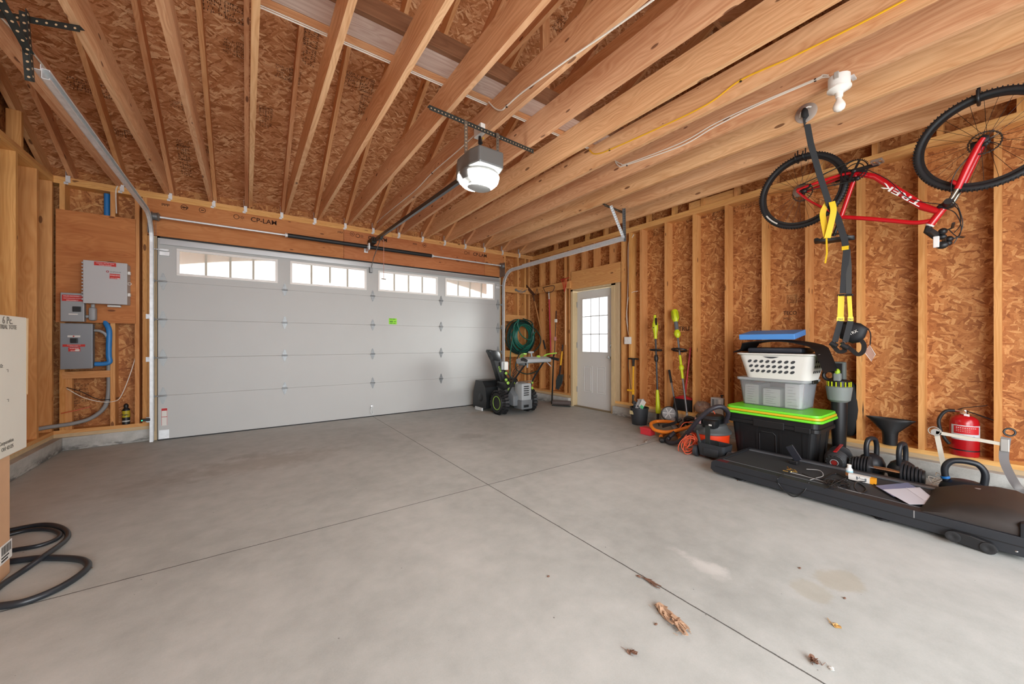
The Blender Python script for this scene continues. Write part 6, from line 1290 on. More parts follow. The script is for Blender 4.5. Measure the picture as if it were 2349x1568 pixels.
# hooks that hold it
hk = (1, 0, 0)
mb = MB(); y_ = 1.268; zt_ = HR.z + R_T
for dy, in ((-.03,), (.03,)): mb.tube(spline([V((BXp + .02, y_ + dy, ZP + .05)), V((BXp + .02, y_ + dy, zt_ - .0)), V((BXp + .05, y_ + dy, zt_ - .05)), V((BXp + .0, y_ + dy, zt_ - .062)), V((BXp - .045, y_ + dy, zt_ - .04)), V((BXp - .045, y_ + dy, zt_ + .01))], 5), .005, 8)
solo(mb, 'wheel_hook', BLK, 'black double hook holding the rear wheel of the bicycle', 'hook', 'ceiling hooks for the bicycle', smooth=True)
mb = MB(); y_ = .235; zt_ = HF.z + R_T; mb.tube(spline([V((BXp + .03, y_, ZP + .05)), V((BXp + .03, y_, zt_)), V((BXp + .05, y_, zt_ - .06)), V((BXp, y_, zt_ - .068)), V((BXp - .04, y_, zt_ - .05)), V((BXp - .045, y_, zt_ + .01))], 5), .009, 8); solo(mb, 'wheel_hook', BLK, 'thick black hook holding the front wheel of the bicycle', 'hook', 'ceiling hooks for the bicycle', smooth=True)
# ================================================================ SUSPENSION STRAPS
an = thing('strap_anchor', 'clear round anchor disc with a hook on the side of a joist', 'anchor', (3.67, 1.075, 3.0)); xj = X0 + .4064 * 11 - PT / 2
MB().lathe([(.075, 0), (.075, .004), (.06, .012), (.02, .014), (.001, .014)], (xj - .001, 1.075, 3.0), (-1, 0, 0), 28).build('disc', glass('clear_disc', 'f4f0ea', .7, 'f0ece6', .1), an, smooth=True, angle=40)
MB().tube(spline([(xj - .012, 1.04, 3.03), (xj - .05, 1.055, 3.02), (xj - .055, 1.09, 2.995), (xj - .012, 1.11, 2.98)], 6), .006, 8).build('hook_bar', WHT2, an, smooth=True)
S = thing('suspension_trainer', 'black and yellow suspension training straps hanging from the anchor past the bicycle saddle', 'exercise straps', (4.15, .97, 1.0)); WEB = M('webbing_black', '1d1e20', .75)
top = V((xj - .05, 1.07, 3.0)); yb0 = P(1903, 470, x=4.02)
MB().ball(top + V((-.005, 0, -.02)), .028, .8, .8, 1.5, 12).build('wrap', WEB, S, smooth=True)
MB().tube([top, P(1860, 330, x=3.78), P(1880, 400, x=3.90), yb0], 0, flat=(.042, .004), up=(1, .5, 0)).build('anchor_strap', WEB, S)
for k, (pts) in enumerate(([(1900, 462), (1888, 485), (1889, 505), (1897, 545)], [(1908, 462), (1912, 480), (1908, 505), (1898, 545)])):
    MB().tube(spline([P(u, v, x=4.02 - .01 * k) for u, v in pts], 5), 0, flat=(.042, .003), up=(.9, .45, 0)).build('yellow_loop', YEL, S)
MB().tube([P(1896, 545, x=4.02), P(1897, 580, x=4.03), P(1893, 603, x=4.03)], 0, flat=(.012, .003), up=(1, 0, 0)).build('yellow_tail', YEL, S)
MB().tube([P(1903, 470, x=4.03), P(1922, 500, x=4.06), P(1937, 548, x=4.08), P(1942, 575, x=4.08), P(1938, 612, x=4.08), P(1934, 672, x=4.08)], 0, flat=(.045, .004), up=(.9, .45, 0)).build('main_strap', WEB, S)
MB().tube([P(1944, 572, x=4.09), P(1947, 612, x=4.09), P(1947, 674, x=4.09)], 0, flat=(.036, .004), up=(.9, .3, 0)).build('main_strap', M('webbing_grey', '3a3a38', .75), S)
c_ = P(1939, 568, x=4.07); MB().box(c_ + V((-.004, -.022, -.016)), c_ + V((.002, .022, .016))).build('yellow_keeper', YEL, S)
for k, (u0, u1, wd, nm) in enumerate(((1930, 1928, .042, 0), (1948, 1951, .028, 1))):
    a, b = P(u0, 676, x=4.08), P(u1, 726, x=4.08)
    MB().tube([a, (a + b) / 2, b], 0, flat=(wd, .003), up=(.9, .45, 0)).build('yellow_strap', YEL, S)
    MB().box(a + V((-.01, -.026, -.008)), a + V((.008, .026, .008)), bevel=.003).build('buckle', BLK, S)
    lb = MB().tube([b, b + V((0, 0, -.035))], 0, flat=(wd + .008, .005), up=(.9, .45, 0)).build('yellow_label', M('label_yellow', 'e9d23c', .6), S); xr_ = V((.45, -.9, 0)).normalized()
    text('label_print', 'TRX', .018, b + V((-.004, .0, -.026)) - xr_ * .017, xr_, (0, 0, 1), BLK, lb, bold=True, depth=.0005)
    hd = P(1915 + 24 * k, 783, x=4.06); MB().tube([b + V((0, 0, -.035)), hd], 0, flat=(.04, .005), up=(.9, .45, 0)).build('handle_strap', WEB, S)
    MB().tube([hd, hd + V((.02, .03, -.012))], .012, 10).build('metal_ring', CHROME, S, smooth=True)
for k, pts in enumerate(([(1908, 788), (1918, 800), (1926, 806), (1938, 803), (1934, 790)], [(1940, 792), (1952, 800), (1968, 812), (1980, 805), (1982, 790), (1976, 780)])):
    MB().tube(spline([P(u, v, x=4.06) for u, v in pts], 6), 0, flat=(.03, .012), up=(1, 0, 0)).build('foot_cradle', BLK, S, smooth=True, angle=40)
for (u0, v0), (u1, v1) in (((1905, 786), (1920, 793)), ((1930, 790), (1946, 798))): MB().tube([P(u0, v0, x=4.05), P(u1, v1, x=4.05)], .02, 10).build('foam_grip', RUB, S, smooth=True)
# mesh bag hanging with them
mb = MB(); poly = [(1928, 737), (1950, 736), (1975, 741), (1992, 752), (1985, 772), (1975, 784), (1955, 787), (1938, 780), (1926, 775)]; ctr = P(1958, 762, x=4.13)
pts = [P(u, v, x=4.13) for u, v in poly]; rings = []
for f, dx in ((.35, -.045), (.75, -.04), (.95, -.02), (1, 0), (.95, .02), (.6, .035)): rings.append([ctr + (p_ - ctr) * f + V((dx, 0, 0)) for p_ in pts])
mb.rings(rings); bag = solo(mb, 'mesh_bag', M('mesh_black', '101217', .6), 'small black drawstring mesh bag hanging beside the strap handles', 'bag', smooth=True, angle=60)
text('bag_print', 'TRX', .03, P(1950, 768, x=4.079), (0, -.8, .45), (0, .45, .8), PAPER, bag, bold=True)
mb = MB(); mb.tube(spline([P(1990, 752, x=4.13), P(1997, 765, x=4.13), P(1996, 790, x=4.13)], 6), .004, 6); mb.build('drawstring', BLK, bag, smooth=True)
mb = MB(); pts = [P(u, v, x=4.13) for u, v in ((1995, 791), (2008, 812), (1999, 828), (1983, 807))]; mb.prism(pts, (.003, 0, 0)); o_ = solo(mb, 'card_tag', M('tag_pinkish', 'b08a78', .6), 'pale pinkish card tag dangling from the mesh bag', 'tag')
mb = MB(); mb.tube(pts, .002, 5, closed=True); mb.build('white_edge', PAPER, o_)
# ================================================================ CEILING LAMP AND CABLES
xk = X0 + .4064 * 10 - PT / 2; c_ = P(1925, 188, x=xk - .06)
L_ = thing('bulb_fixture', 'white porcelain lamp holder with a bare unlit bulb on the side of a joist', 'light fixture', c_)
MB().lathe([(.056, 0), (.058, .004), (.058, .07), (.05, .075)], c_ + V((0, 0, -.035)), (0, 0, 1), 24).build('junction_box', WHT2, L_, smooth=True, angle=35)
MB().box(c_ + V((-.065, -.012, .0)), c_ + V((-.05, .012, .045)), bevel=.003).build('box_slot', M('slot_grey', 'a9a49c', .5), L_)
MB().lathe([(.030, -.03), (.04, -.022), (.064, -.008), (.064, 0), (.055, .004)], c_ + V((0, 0, -.04)), (0, 0, 1), 28).build('lamp_holder', M('porcelain', 'eeebe4', .25), L_, smooth=True, angle=40)
MB().lathe([(.02, 0), (.021, .02), (.02, .035)], c_ + V((0, 0, -.10)), (0, 0, 1), 20).build('socket', M('porcelain', 'eeebe4', .25), L_, smooth=True)
MB().lathe([(.014, 0), (.016, -.018), (.030, -.045), (.034, -.062), (.028, -.082), (.012, -.093), (.001, -.094)], c_ + V((0, 0, -.10)), (0, 0, 1), 24).build('bulb', M('bulb_glass', 'efeae2', .2), L_, smooth=True, angle=60)
MB().box(c_ + V((.0, -.075, -.0)), c_ + V((.059, -.055, .012))).build('mounting_ear', GALV, L_)
def wire(pts, x, r, m, nm, lb, staples=()):
    mb = MB(); mb.tube(spline([P(u, v, x=x) for u, v in pts], 8), r, 6); o = solo(mb, nm, m, lb, 'wire', smooth=True)
    for u, v in staples: p_ = P(u, v, x=x); MB().box(p_ - V((.005, .006, .009)), p_ + V((.007, .006, .009))).build('staple', BLK, o)
    return o
x9 = X0 + .4064 * 9 - PT / 2 - .008
wire([(1352, 343), (1362, 352), (1380, 350), (1398, 343), (1500, 298), (1620, 240), (1698, 184), (1800, 138), (1900, 90), (2000, 40), (2085, -5)], x9, .006, M('cable_yellow', 'e8b31e', .45), 'yellow_cable', 'bright yellow cable stapled along a joist', [(1398, 343), (1699, 184)])
x10 = xk - .008
wire([(1412, 371), (1420, 380), (1436, 378), (1560, 335), (1640, 290), (1740, 240), (1870, 184), (1888, 177), (1902, 176)], x10, .006, CABLE, 'white_cable', 'white cable stapled along a joist up to the bare bulb, lower strand', [(1438, 378), (1870, 183)])
wire([(1410, 367), (1424, 375), (1440, 374), (1560, 328), (1640, 283), (1740, 236), (1870, 181), (1886, 172), (1900, 172)], x10, .005, CABLE, 'white_cable', 'white cable stapled along a joist up to the bare bulb, upper strand')
x6 = X0 + .4064 * 6 - PT / 2 - .008
wire([(851, 524), (880, 495), (950, 438), (991, 396), (1050, 345), (1090, 308)], x6, .005, CABLE, 'white_cable', 'white cable running along a joist from the front wall to the opener', [(991, 396)])
wire([(1120, 232), (1135, 248), (1150, 252), (1162, 243), (1200, 210), (1300, 138), (1400, 70), (1500, -2)], x6, .006, CABLE, 'white_cable', 'white cable dipping and running back along the joist above the opener', [(1162, 243)])
xm1 = X0 - .4064 + PT / 2 + .008
wire([(-20, 15), (0, 37), (53, 94), (109, 163), (174, 252), (211, 300), (250, 351), (278, 390), (285, 422)], xm1, .006, CABLE, 'white_cable', 'white cable stapled along the leftmost joist above the left track', [(53, 94), (174, 252), (250, 351)])
mb = MB(); mb.tube(spline([P(285, 422, x=xm1), V((-1.19, 6.0 - .005, 2.90)), V((-1.20, 6.0 - .004, 2.80)), V((-1.195, 6.0 - .004, 2.60))], 6), .006, 6); solo(mb, 'white_cable', CABLE, 'white cable dropping over the top plate beside the left track', 'wire', smooth=True)
for k, (a, b) in enumerate((((0.05, 2.66), (3.6, 2.66)), ((0.05, 2.68), (3.6, 2.68)))):
    mb = MB(); mb.tube([(a[0], 2.667 + k * .02, 3.153), (1.0, 2.667 + k * .02, 3.153), (b[0], 2.667 + k * .02, 3.153)], .005, 6); solo(mb, 'white_cable', CABLE, 'white cable crossing over the joists behind the weathered board, %s strand' % ('nearer', 'farther')[k], 'wire', smooth=True)
mb = MB(); mb.tube(spline([(1.70, 2.74, 3.2), (1.69, 2.72, 3.08), (1.665, 2.74, 2.97), (1.66, 2.76, 2.90)], 6), .005, 6); solo(mb, 'yellow_cable', M('cable_yellow', 'e8b31e', .45), 'short yellow cable beside the opener outlet', 'wire', smooth=True)
# ================================================================ SNOW BLOWER
sx, sy = 3.58, 4.97
B = thing('snow_blower', 'black and grey snow blower with lime controls parked by the garage door', 'snow blower', (sx, sy, 0)); SBG = M('blower_body_grey', '6b7073', .45); SBL = M('blower_light_grey', 'a3a8aa', .4); SBK = M('blower_black', '1d2022', .35); LIM = M('blower_lime', '9ecf4a', .4)
Rw = .185
for s_ in (-1, 1):
    xw = sx + s_ * .285; w_ = MB().lathe([(.10, -.06), (.155, -.072), (Rw - .02, -.06), (Rw - .012, 0), (Rw - .02, .06), (.155, .072), (.10, .06)], (xw, sy, Rw), (1, 0, 0), 40).build('wheel', RUB, B, smooth=True, angle=40)
    mb = MB()
    for k in range(22):
        a = 2 * math.pi * k / 22
        for q, da in ((-.032, 0), (.032, .14)):
            c2 = V((xw + q, sy + math.cos(a + da) * (Rw - .010), Rw + math.sin(a + da) * (Rw - .010)))
            mb.box(c2 - V((.032, .014, .014)), c2 + V((.032, .014, .020)), rot=Matrix.Rotation(a + da, 3, 'X') @ Matrix.Rotation(.5 if q > 0 else -.5, 3, 'Z'))
    for v_ in mb.bm.verts: v_.co.z = max(v_.co.z, .0015)
    mb.build('tread_lugs', RUB, w_)
    MB().torus((xw - .058, sy, Rw), .105, .007, (1, 0, 0), 36, 8).build('lime_rim', LIM, w_, smooth=True)
    mb = MB(); mb.lathe([(.001, -.03), (.03, -.035), (.035, -.02), (.085, -.01), (.10, -.03)], (xw, sy, Rw), (1, 0, 0), 24); mb.build('hub', SBK, w_, smooth=True, angle=40)
# body
mb = MB(); mb.prism([(sx - .16, sy - .20, .14), (sx - .16, sy - .20, .30), (sx - .16, sy - .02, .44), (sx - .16, sy + .25, .46), (sx - .16, sy + .28, .16)], (.32, 0, 0), bevel=.02); mb.build('body', SBG, B, smooth=True, angle=30)
mb = MB(); mb.prism([(sx - .165, sy - .06, .40), (sx - .165, sy + .02, .50), (sx - .165, sy + .26, .50), (sx - .165, sy + .30, .40), (sx - .165, sy + .08, .36)], (.33, 0, 0), bevel=.015); mb.build('top_cowl', SBK, B, smooth=True, angle=30)
mb = MB(); rbox(mb, (sx - .07, sy - .30, .22), (sx + .13, sy - .10, .50), .025); mb.build('battery_box', SBL, B, smooth=True, angle=30)
mb = MB(); rbox(mb, (sx - .08, sy - .31, .09), (sx + .14, sy - .09, .24), .02); mb.build('lower_cover', SBG, B, smooth=True, angle=30)
mb = MB()
for k in range(5): mb.box((sx - .03, sy - .306, .31 + k * .034), (sx + .07, sy - .298, .325 + k * .034), bevel=.003)
mb.build('vent_slots', SBK, B); MB().box((sx - .04, sy - .318, .125), (sx + .06, sy - .305, .165), bevel=.006).build('latch_recess', SBK, B)
mb = MB(); mb.tube([(sx - .14, sy - .25, .50), (sx - .13, sy - .26, .53), (sx + .15, sy - .26, .53), (sx + .16, sy - .25, .50)], .010, 8); mb.build('lift_bar', CHROME, B, smooth=True)
# auger housing
mb = MB(); ay = sy + .52
side = [(ay - .22, .06), (ay - .24, .20), (ay - .20, .40), (ay - .10, .50), (ay + .12, .50), (ay + .20, .30), (ay + .22, .03), (ay - .1, .03)]
for x_ in (sx - .36, sx + .35): mb.prism([(x_, y, z) for y, z in side], (.012, 0, 0))
back = [(ay - .1, .03), (ay - .22, .06), (ay - .24, .20), (ay - .20, .40), (ay - .10, .50), (ay + .12, .50)]
mb.rings([[V((x_, y, z)) for y, z in back] + [V((x_, y + .012, z - .012)) for y, z in back[::-1]] for x_ in (sx - .35, sx + .355)]); mb.build('auger_housing', SBK, B, smooth=True, angle=25)
mb = MB(); 
for k in range(40): pass
hx = [V((sx - .33 + .66 * k / 60, ay + .02 + .17 * math.cos(k * .7), .22 + .17 * math.sin(k * .7))) for k in range(61)]
mb.tube(hx, 0, flat=(.05, .004)); mb.cyl((sx - .35, ay + .02, .22), (sx + .355, ay + .02, .22), .018, seg=12); mb.build('auger', M('auger_lime', '8fb63c', .4), B)
for s_ in (-1, 1):
    mb = MB(); mb.box((sx + s_ * .375 - .012, ay - .14, .002), (sx + s_ * .375 + .012, ay + .10, .055), bevel=.006); mb.build('skid_shoe', GALV, B)
mb = MB(); mb.lathe([(.07, .0), (.062, .006), (.02, .008)], (sx - .361, ay - .05, .22), (-1, 0, 0), 22); mb.build('side_boss', SBK, B, smooth=True, angle=35)
# chute
cb0, ct0 = V((sx + .0, sy + .34, .46)), V((sx - .12, sy + .38, .88))
MB().lathe([(.10, 0), (.105, .03), (.085, .06)], V((sx + .0, sy + .34, .43)), (0, 0, 1), 26).build('chute_ring', SBK, B, smooth=True, angle=35)
mb = MB(); rings = []
for k in range(7):
    f = k / 6; c2 = cb0.lerp(ct0, f); w2 = .075; d2_ = .06; rings.append([c2 + V((-w2, -d2_, 0)), c2 + V((w2, -d2_, 0)), c2 + V((w2 + .005, d2_, 0)), c2 + V((w2 * .4, d2_ + .03, 0)), c2 + V((-w2 * .4, d2_ + .03, 0)), c2 + V((-w2 - .005, d2_, 0))])
mb.rings(rings); mb.build('chute', SBK, B, smooth=True, angle=30)
mb = MB(); a = ct0; mb.tube([a + V((.02, -.0, -.05)), a + V((-.02, .0, .06)), a + V((-.09, .0, .12))], 0, flat=(.13, .05), up=(0, 1, 0)) if False else mb.prism([a + V((-.075, -.065, -.04)), a + V((.075, -.065, -.08)), a + V((.06, -.065, .07)), a + V((.02, -.065, .12)), a + V((-.05, -.065, .12)), a + V((-.15, -.065, .15)), a + V((-.16, -.065, .11)), a + V((-.09, -.065, .03))], (0, .13, 0), bevel=.012); mb.build('chute_deflector', SBK, B, smooth=True, angle=30)
mb = MB(); mb.box(ct0 + V((.06, -.10, -.20)), ct0 + V((.19, -.03, -.06)), bevel=.01); mb.build('chute_gearbox', SBL, B)
mb = MB(); mb.tube([ct0 + V((.12, -.06, -.18)), V((sx + .12, sy + .20, .52))], .012, 8); mb.tube([V((sx - .02, sy + .26, .62)), V((sx + .06, sy + .22, .5))], .008, 8); mb.build('chute_rod', SBK, B)
for p_ in ((sx - .03, sy + .20, .63), (sx - .03, sy + .20, .52), (sx + .02, sy + .0, .48), (sx - .17, sy - .06, .50), (sx - .17, sy - .09, .40), (sx + .19, sy - .22, .50), (sx + .19, sy - .22, .41)): MB().lathe([(.018, 0), (.024, .006), (.024, .02), (.012, .024), (.001, .024)], p_, (-.3 if p_[0] < sx + .1 else .5, -1, 0), 14).build('lime_knob', LIM, B, smooth=True, angle=35)
# handles
hy, hz = 4.42, .90
for s_ in (-1, 1):
    MB().tube(spline([(sx + s_ * .20, sy - .02, .26), (sx + s_ * .20, sy - .16, .40), (sx + s_ * .19, sy - .28, .58), (sx + s_ * .17, hy + .05, .80), (sx + s_ * .16, hy - .02, .86)], 5), .014, 10).build('handle_tube', SBK, B, smooth=True)
mb = MB(); mb.prism([(sx - .24, hy + .16, .82), (sx - .24, hy + .18, .89), (sx - .24, hy + .02, .935), (sx - .24, hy - .10, .90), (sx - .24, hy - .10, .85)], (.48, 0, 0), bevel=.012); mb.build('console', SBL, B, smooth=True, angle=30)
mb = MB(); mb.box((sx - .21, hy + .02, .80), (sx - .10, hy + .17, .90), bevel=.02); mb.build('headlight_housing', SBG, B, smooth=True)
for s_ in (-1, 1):
    MB().tube(spline([(sx + s_ * .24, hy + .02, .895), (sx + s_ * .28, hy - .06, .905), (sx + s_ * .31, hy - .18, .885)], 5), .021, 10).build('hand_grip', RUB, B, smooth=True)
    MB().tube(spline([(sx + s_ * .22, hy + .06, .925), (sx + s_ * .25, hy - .0, .965), (sx + s_ * .30, hy - .14, .985)], 5), 0, flat=(.045, .018)).build('lime_lever', LIM, B, smooth=True, angle=50)
    MB().tube(spline([(sx + s_ * .18, hy + .0, .87), (sx + s_ * .20, hy - .06, .83), (sx + s_ * .23, hy - .10, .78)], 5), 0, flat=(.02, .006)).build('silver_lever', SBL, B, smooth=True, angle=50)
mb = MB(); mb.tube([(sx - .05, hy + .02, .92), (sx - .08, hy + .0, 1.0)], .012, 8); mb.box((sx - .13, hy - .02, .985), (sx - .04, hy + .02, 1.015), bevel=.008); mb.build('speed_lever', SBL, B, smooth=True)
MB().lathe([(.03, 0), (.034, .01), (.02, .03), (.001, .032)], (sx + .06, hy, .92), seg=16).build('dial', LIM, B, smooth=True, angle=35)
mb = MB()
for k in range(3): mb.tube(spline([(sx - .17 + k * .02, hy + .1, .84), (sx - .26, hy + .22, .70 - .04 * k), (sx - .12 - .02 * k, sy - .2, .56), (sx - .02, sy - .1, .47)], 6), .005, 6)
mb.build('control_cables', SBK, B, smooth=True)
text('chute_lettering', 'EGO', .05, cb0.lerp(ct0, .45) + V((.0, -.0615, .0)), (ct0 - cb0), (-1, 0, 0), LIM, B, depth=.0006, bold=True)
MB().box(ct0 + V((.11, -.108, -.20)), ct0 + V((.19, -.101, -.07))).build('white_tag', PAPER, B)
# ================================================================ GARDEN HOSE AND CORNER TOOLS
HG = M('hose_green', '1f6d5c', .35); HGD = M('hose_dark_green', '1c3f3a', .4)
mb = MB(); rnd = random.Random(9); hc = V((4.42, 5.84, 1.28)); pts = []
N = 15
for k in range(N * 20 + 1):
    a = 2 * math.pi * k / 20 + math.pi / 2; t_ = k / (N * 20); lp_ = int(k / 20); rr = random.Random(lp_); R1 = .335 + rr.uniform(-.05, .035); drop = rr.uniform(-.02, .08)
    pts.append(V((hc.x + R1 * .98 * math.cos(a), hc.y + .09 - .17 * t_ + .015 * math.sin(3 * a), hc.z + .34 - R1 * 1.05 - drop * .5 + R1 * 1.05 * math.sin(a))))
sm = []
for i in range(len(pts)): a, b = max(0, i - 4), min(len(pts), i + 5); sm.append(sum((pts[j] for j in range(a, b)), V()) / (b - a))
mb.tube(sm, .0105, 7); hs = solo(mb, 'garden_hose', HG, 'big coil of green garden hose hung in the front right corner', 'hose', smooth=True)
for k, (pts, m) in enumerate((([(1190, 732), (1180, 745), (1178, 765), (1172, 800), (1170, 830), (1170, 868)], HG), ([(1200, 730), (1222, 742), (1216, 780), (1195, 805), (1184, 830), (1186, 848), (1210, 857), (1232, 850)], HGD), ([(1190, 733), (1188, 745), (1196, 768), (1215, 778), (1228, 760)], HG), ([(1215, 742), (1236, 765), (1240, 785), (1225, 805), (1205, 808)], HGD))):
    MB().tube(spline([P(u, v, y=5.72) for u, v in pts], 8), .0105, 7).build('loose_strand', m, hs, smooth=True)
mb = MB()
for k in range(9):
    mb.torus(hc + V((rnd.uniform(-.03, .03), .10 - .012 * k, rnd.uniform(-.06, .02))), .31 + rnd.uniform(-.03, .04), .0105, (0, 1, rnd.uniform(-.1, .1)), 36, 6)
mb.build('dark_loops', HGD, hs, smooth=True)
q = P(1172, 868, y=5.7); MB().lathe([(.012, 0), (.016, .02), (.014, .05)], (q.x, 5.72, q.z - .03), seg=10).build('hose_end', M('brass', 'c9a45c', .3, .9), hs, smooth=True)
mb = MB(); c_ = P(1184, 664, y=5.95); mb.lathe([(.028, 0), (.028, .015), (.001, .018)], V((c_.x, 5.96, c_.z)), (0, -1, 0), 18); 
for k, (u0, v0) in enumerate(((1190, 669), (1196, 671), (1201, 669))): mb.tube(spline([V((c_.x, 5.945, c_.z)), P(u0, v0, y=5.90), P(u0 + 4, v0 - 3, y=5.88), P(u0 + 9, v0 - 6, y=5.87)], 5), .005, 6)
solo(mb, 'wall_hook', GALVD, 'grey wall hook with dark prongs on the top nailer board', 'hook', smooth=True)
RT = M('rusty_tool', '5c4034', .6, .3)
A, B_ = P(1226, 690, x=4.66), P(1251, 800, x=4.66)
t = thing('garden_hoe', 'wooden handled tool hung head-up, slanting down from the corner', 'garden tool', B_); MB().tube([A, line(A, B_, .82)], .013, 8).build('handle', M('tool_handle_wood', 'b9824e', .6), t, smooth=True); MB().tube([line(A, B_, .82), B_], .016, 8).build('grip', BLK, t, smooth=True)
MB().tube([P(1222, 672, x=4.66), A], .012, 8).build('ferrule', RT, t); MB().prism([P(1207, 652, x=4.64), P(1228, 675, x=4.64), P(1222, 677, x=4.64), P(1209, 662, x=4.64)], (.012, 0, 0)).build('blade', RT, t)
MB().tube([P(1228, 675, x=4.65), P(1232, 661, x=4.65), P(1235, 674, x=4.65)], .006, 6).build('tine', RT, t)
A, B_ = P(1259, 668, x=4.70), P(1264, 816, x=4.70)
t = thing('grass_whip', 'red handled tool with a curved black bow hung on the tool rail board', 'garden tool', B_); MB().tube([A, line(A, B_, .12)], .009, 8).build('upper_shaft', WHT2, t); MB().tube([line(A, B_, .12), B_], .013, 8).build('handle', M('tool_red', 'b5263a', .4), t, smooth=True)
MB().tube(spline([P(1246, 659, x=4.68), P(1252, 670, x=4.68), P(1259, 670, x=4.68), P(1268, 667, x=4.68), P(1272, 656, x=4.68), P(1262, 655, x=4.68), P(1246, 659, x=4.68)], 6), .007, 6).build('curved_bow', RT, t, smooth=True); MB().tube([P(1245, 659, x=4.68), P(1267, 654, x=4.68)], 0, flat=(.02, .005)).build('toothed_blade', RT, t)
A, B_ = P(1297, 660, x=4.66), P(1297, 790, x=4.66)
t = thing('red_cultivator', 'tool with red forked head hung at the right end of the tool rail board', 'garden tool', B_); MB().tube([A, B_], .011, 8).build('handle', M('tool_handle_pale', 'c99c74', .6), t, smooth=True)
mb = MB(); mb.tube([P(1286, 641, x=4.64), P(1305, 636, x=4.64)], .007, 6); mb.tube([P(1297, 660, x=4.65), P(1296, 638, x=4.65)], .007, 6)
for u in (1288, 1292, 1301): mb.tube([P(u, 640, x=4.64), P((u + 1296) / 2, 655, x=4.65), P(1295, 668, x=4.65)], .005, 6)
mb.build('forked_head', RED, t)
A, B_ = P(1276, 712, x=4.68), P(1272, 815, x=4.68)
t = thing('pole_lopper', 'slim pole tool with a white head and black blade in the stud bay', 'garden tool', B_); MB().tube([line(A, B_, .2), B_], .007, 8).build('shaft', DKST, t, smooth=True); MB().tube([A, line(A, B_, .25)], 0, flat=(.03, .006)).build('blade', RT, t); MB().box(line(A, B_, .22) - V((.02, .02, .03)), line(A, B_, .22) + V((.02, .02, .03)), bevel=.004).build('white_head', WHT2, t); q = line(A, B_, .62); MB().box(q - V((.02, .02, .035)), q + V((.02, .02, .035)), bevel=.005).build('pink_guard', M('pink_plastic', 'c98d88', .5), t)
A, B_ = P(1291, 790, x=4.64), P(1280, 893, x=4.62)
t = thing('digging_spade', 'narrow yellow handled spade with a dark blade standing by the side door', 'shovel', (B_.x, B_.y, B_.z)); MB().tube([A, line(A, B_, .16)], .012, 8).build('grip', BLK, t, smooth=True); MB().tube([line(A, B_, .14), line(A, B_, .45)], [.012, .018], 8).build('handle', M('tool_yellow', 'e0a51c', .4), t, smooth=True); MB().tube([line(A, B_, .44), line(A, B_, .68)], .014, 8).build('socket', BLK, t, smooth=True)
mb = MB(); e_ = P(1279, 892, x=4.60); mb.prism([P(1280, 858, x=4.62), P(1292, 858, x=4.62), P(1289, 878, x=4.61), P(1281, 893, x=4.60), P(1275, 890, x=4.60), P(1275, 872, x=4.61)], (.008, 0, 0)); mb.build('blade', M('spade_steel', '4a5658', .5, .5), t)
t = thing('lawn_roller', 'dark metal frame with a rusty roller lying at the foot of the wall', 'garden tool', (4.58, 4.95, 0)); A, B_ = P(1266, 926, z=.03), P(1309, 928, z=.03)
MB().tube([P(1270, 812, x=4.70), A], 0, flat=(.03, .012)).build('upright_bar', DKST, t); MB().tube([A + V((.02, 0, .03)), B_ + V((.0, .0, .03))], .042, 16).build('roller', M('roller_rust', '5d5350', .7, .2), t, smooth=True, angle=40); MB().tube([A + V((0, 0, -.02)), B_ + V((-.03, -.03, -.02))], 0, flat=(.02, .015)).build('lower_bar', DKST, t)
# ================================================================ LEFT: CARTONS AND HOSE
CART = M('cardboard', 'c49a76', .8, 0, .05, 8); CARW = M('carton_white_printed', 'd6d2c6', .7, 0, .02, 6)
mb = MB(); mb.box((-1.52, 2.32, .001), (-.965, 2.975, .598), bevel=.004); lower = solo(mb, 'cardboard_box', CART, 'brown cardboard box on the floor at the left edge, under the white carton', 'box')
mb = MB(); q = P(13, 1268, x=-.9635); mb.box((-.9645, q.y - .05, q.z - .04), (-.9632, q.y + .06, q.z + .05)); s_ = mb.build('barcode_label', PAPER, lower); mb = MB()
rnd = random.Random(1); yy = q.y - .04
while yy < q.y + .05: w2 = rnd.uniform(.001, .004); mb.box((-.9631, yy, q.z + .0), (-.9628, yy + w2, q.z + .042)); yy += w2 + rnd.uniform(.0015, .004)
mb.box((-.9631, q.y - .04, q.z - .03), (-.9628, q.y + .02, q.z - .022)); mb.box((-.9631, q.y - .04, q.z - .015), (-.9628, q.y + .03, q.z - .008)); mb.build('barcode_bars', INK, s_)
q1, q2 = P(62, 1012, x=-.945), P(58, 727, x=-.945)
mb = MB(); mb.box((-1.55, 2.20, .6), (-.945, q1.y, q2.z), bevel=.006); up2 = solo(mb, 'white_carton', CARW, 'tall white printed carton at the left edge, on top of the brown box', 'box'); GI = M('print_grey_brown', '6d675e', .7)
mb = MB(); mb.tube([(-.943, q1.y - .004, q2.z - .004), (-.9445, q1.y - .006, q1.z + .25)], .004, 5); mb.build('scuffed_edge', M('torn_card', 'a98b68', .9), up2)
def ctext(s_, size, u, v, align='LEFT'): p_ = P(u, v, x=-.944); text('carton_print', s_, size, (-.9438, p_.y, p_.z), (0, 1, 0), (0, 0, 1), GI, up2, align=align)
ctext('6 Pc.', .05, 5, 741); ctext('INDUSTRIAL TOTE', .03, 38, 755, 'RIGHT'); ctext('O:', .025, 0, 843); ctext('Corporation', .026, 31, 1010, 'RIGHT'); ctext('OH 42125', .026, 31, 1024, 'RIGHT')
mb = MB()
for u, v in ((18, 847), (19, 915)): p_ = P(u, v, x=-.9442); mb.box((-.9445, p_.y - .012, p_.z), (-.9435, p_.y + .002, p_.z + .002)); mb.box((-.9445, p_.y, p_.z - .012), (-.9435, p_.y + .002, p_.z + .002))
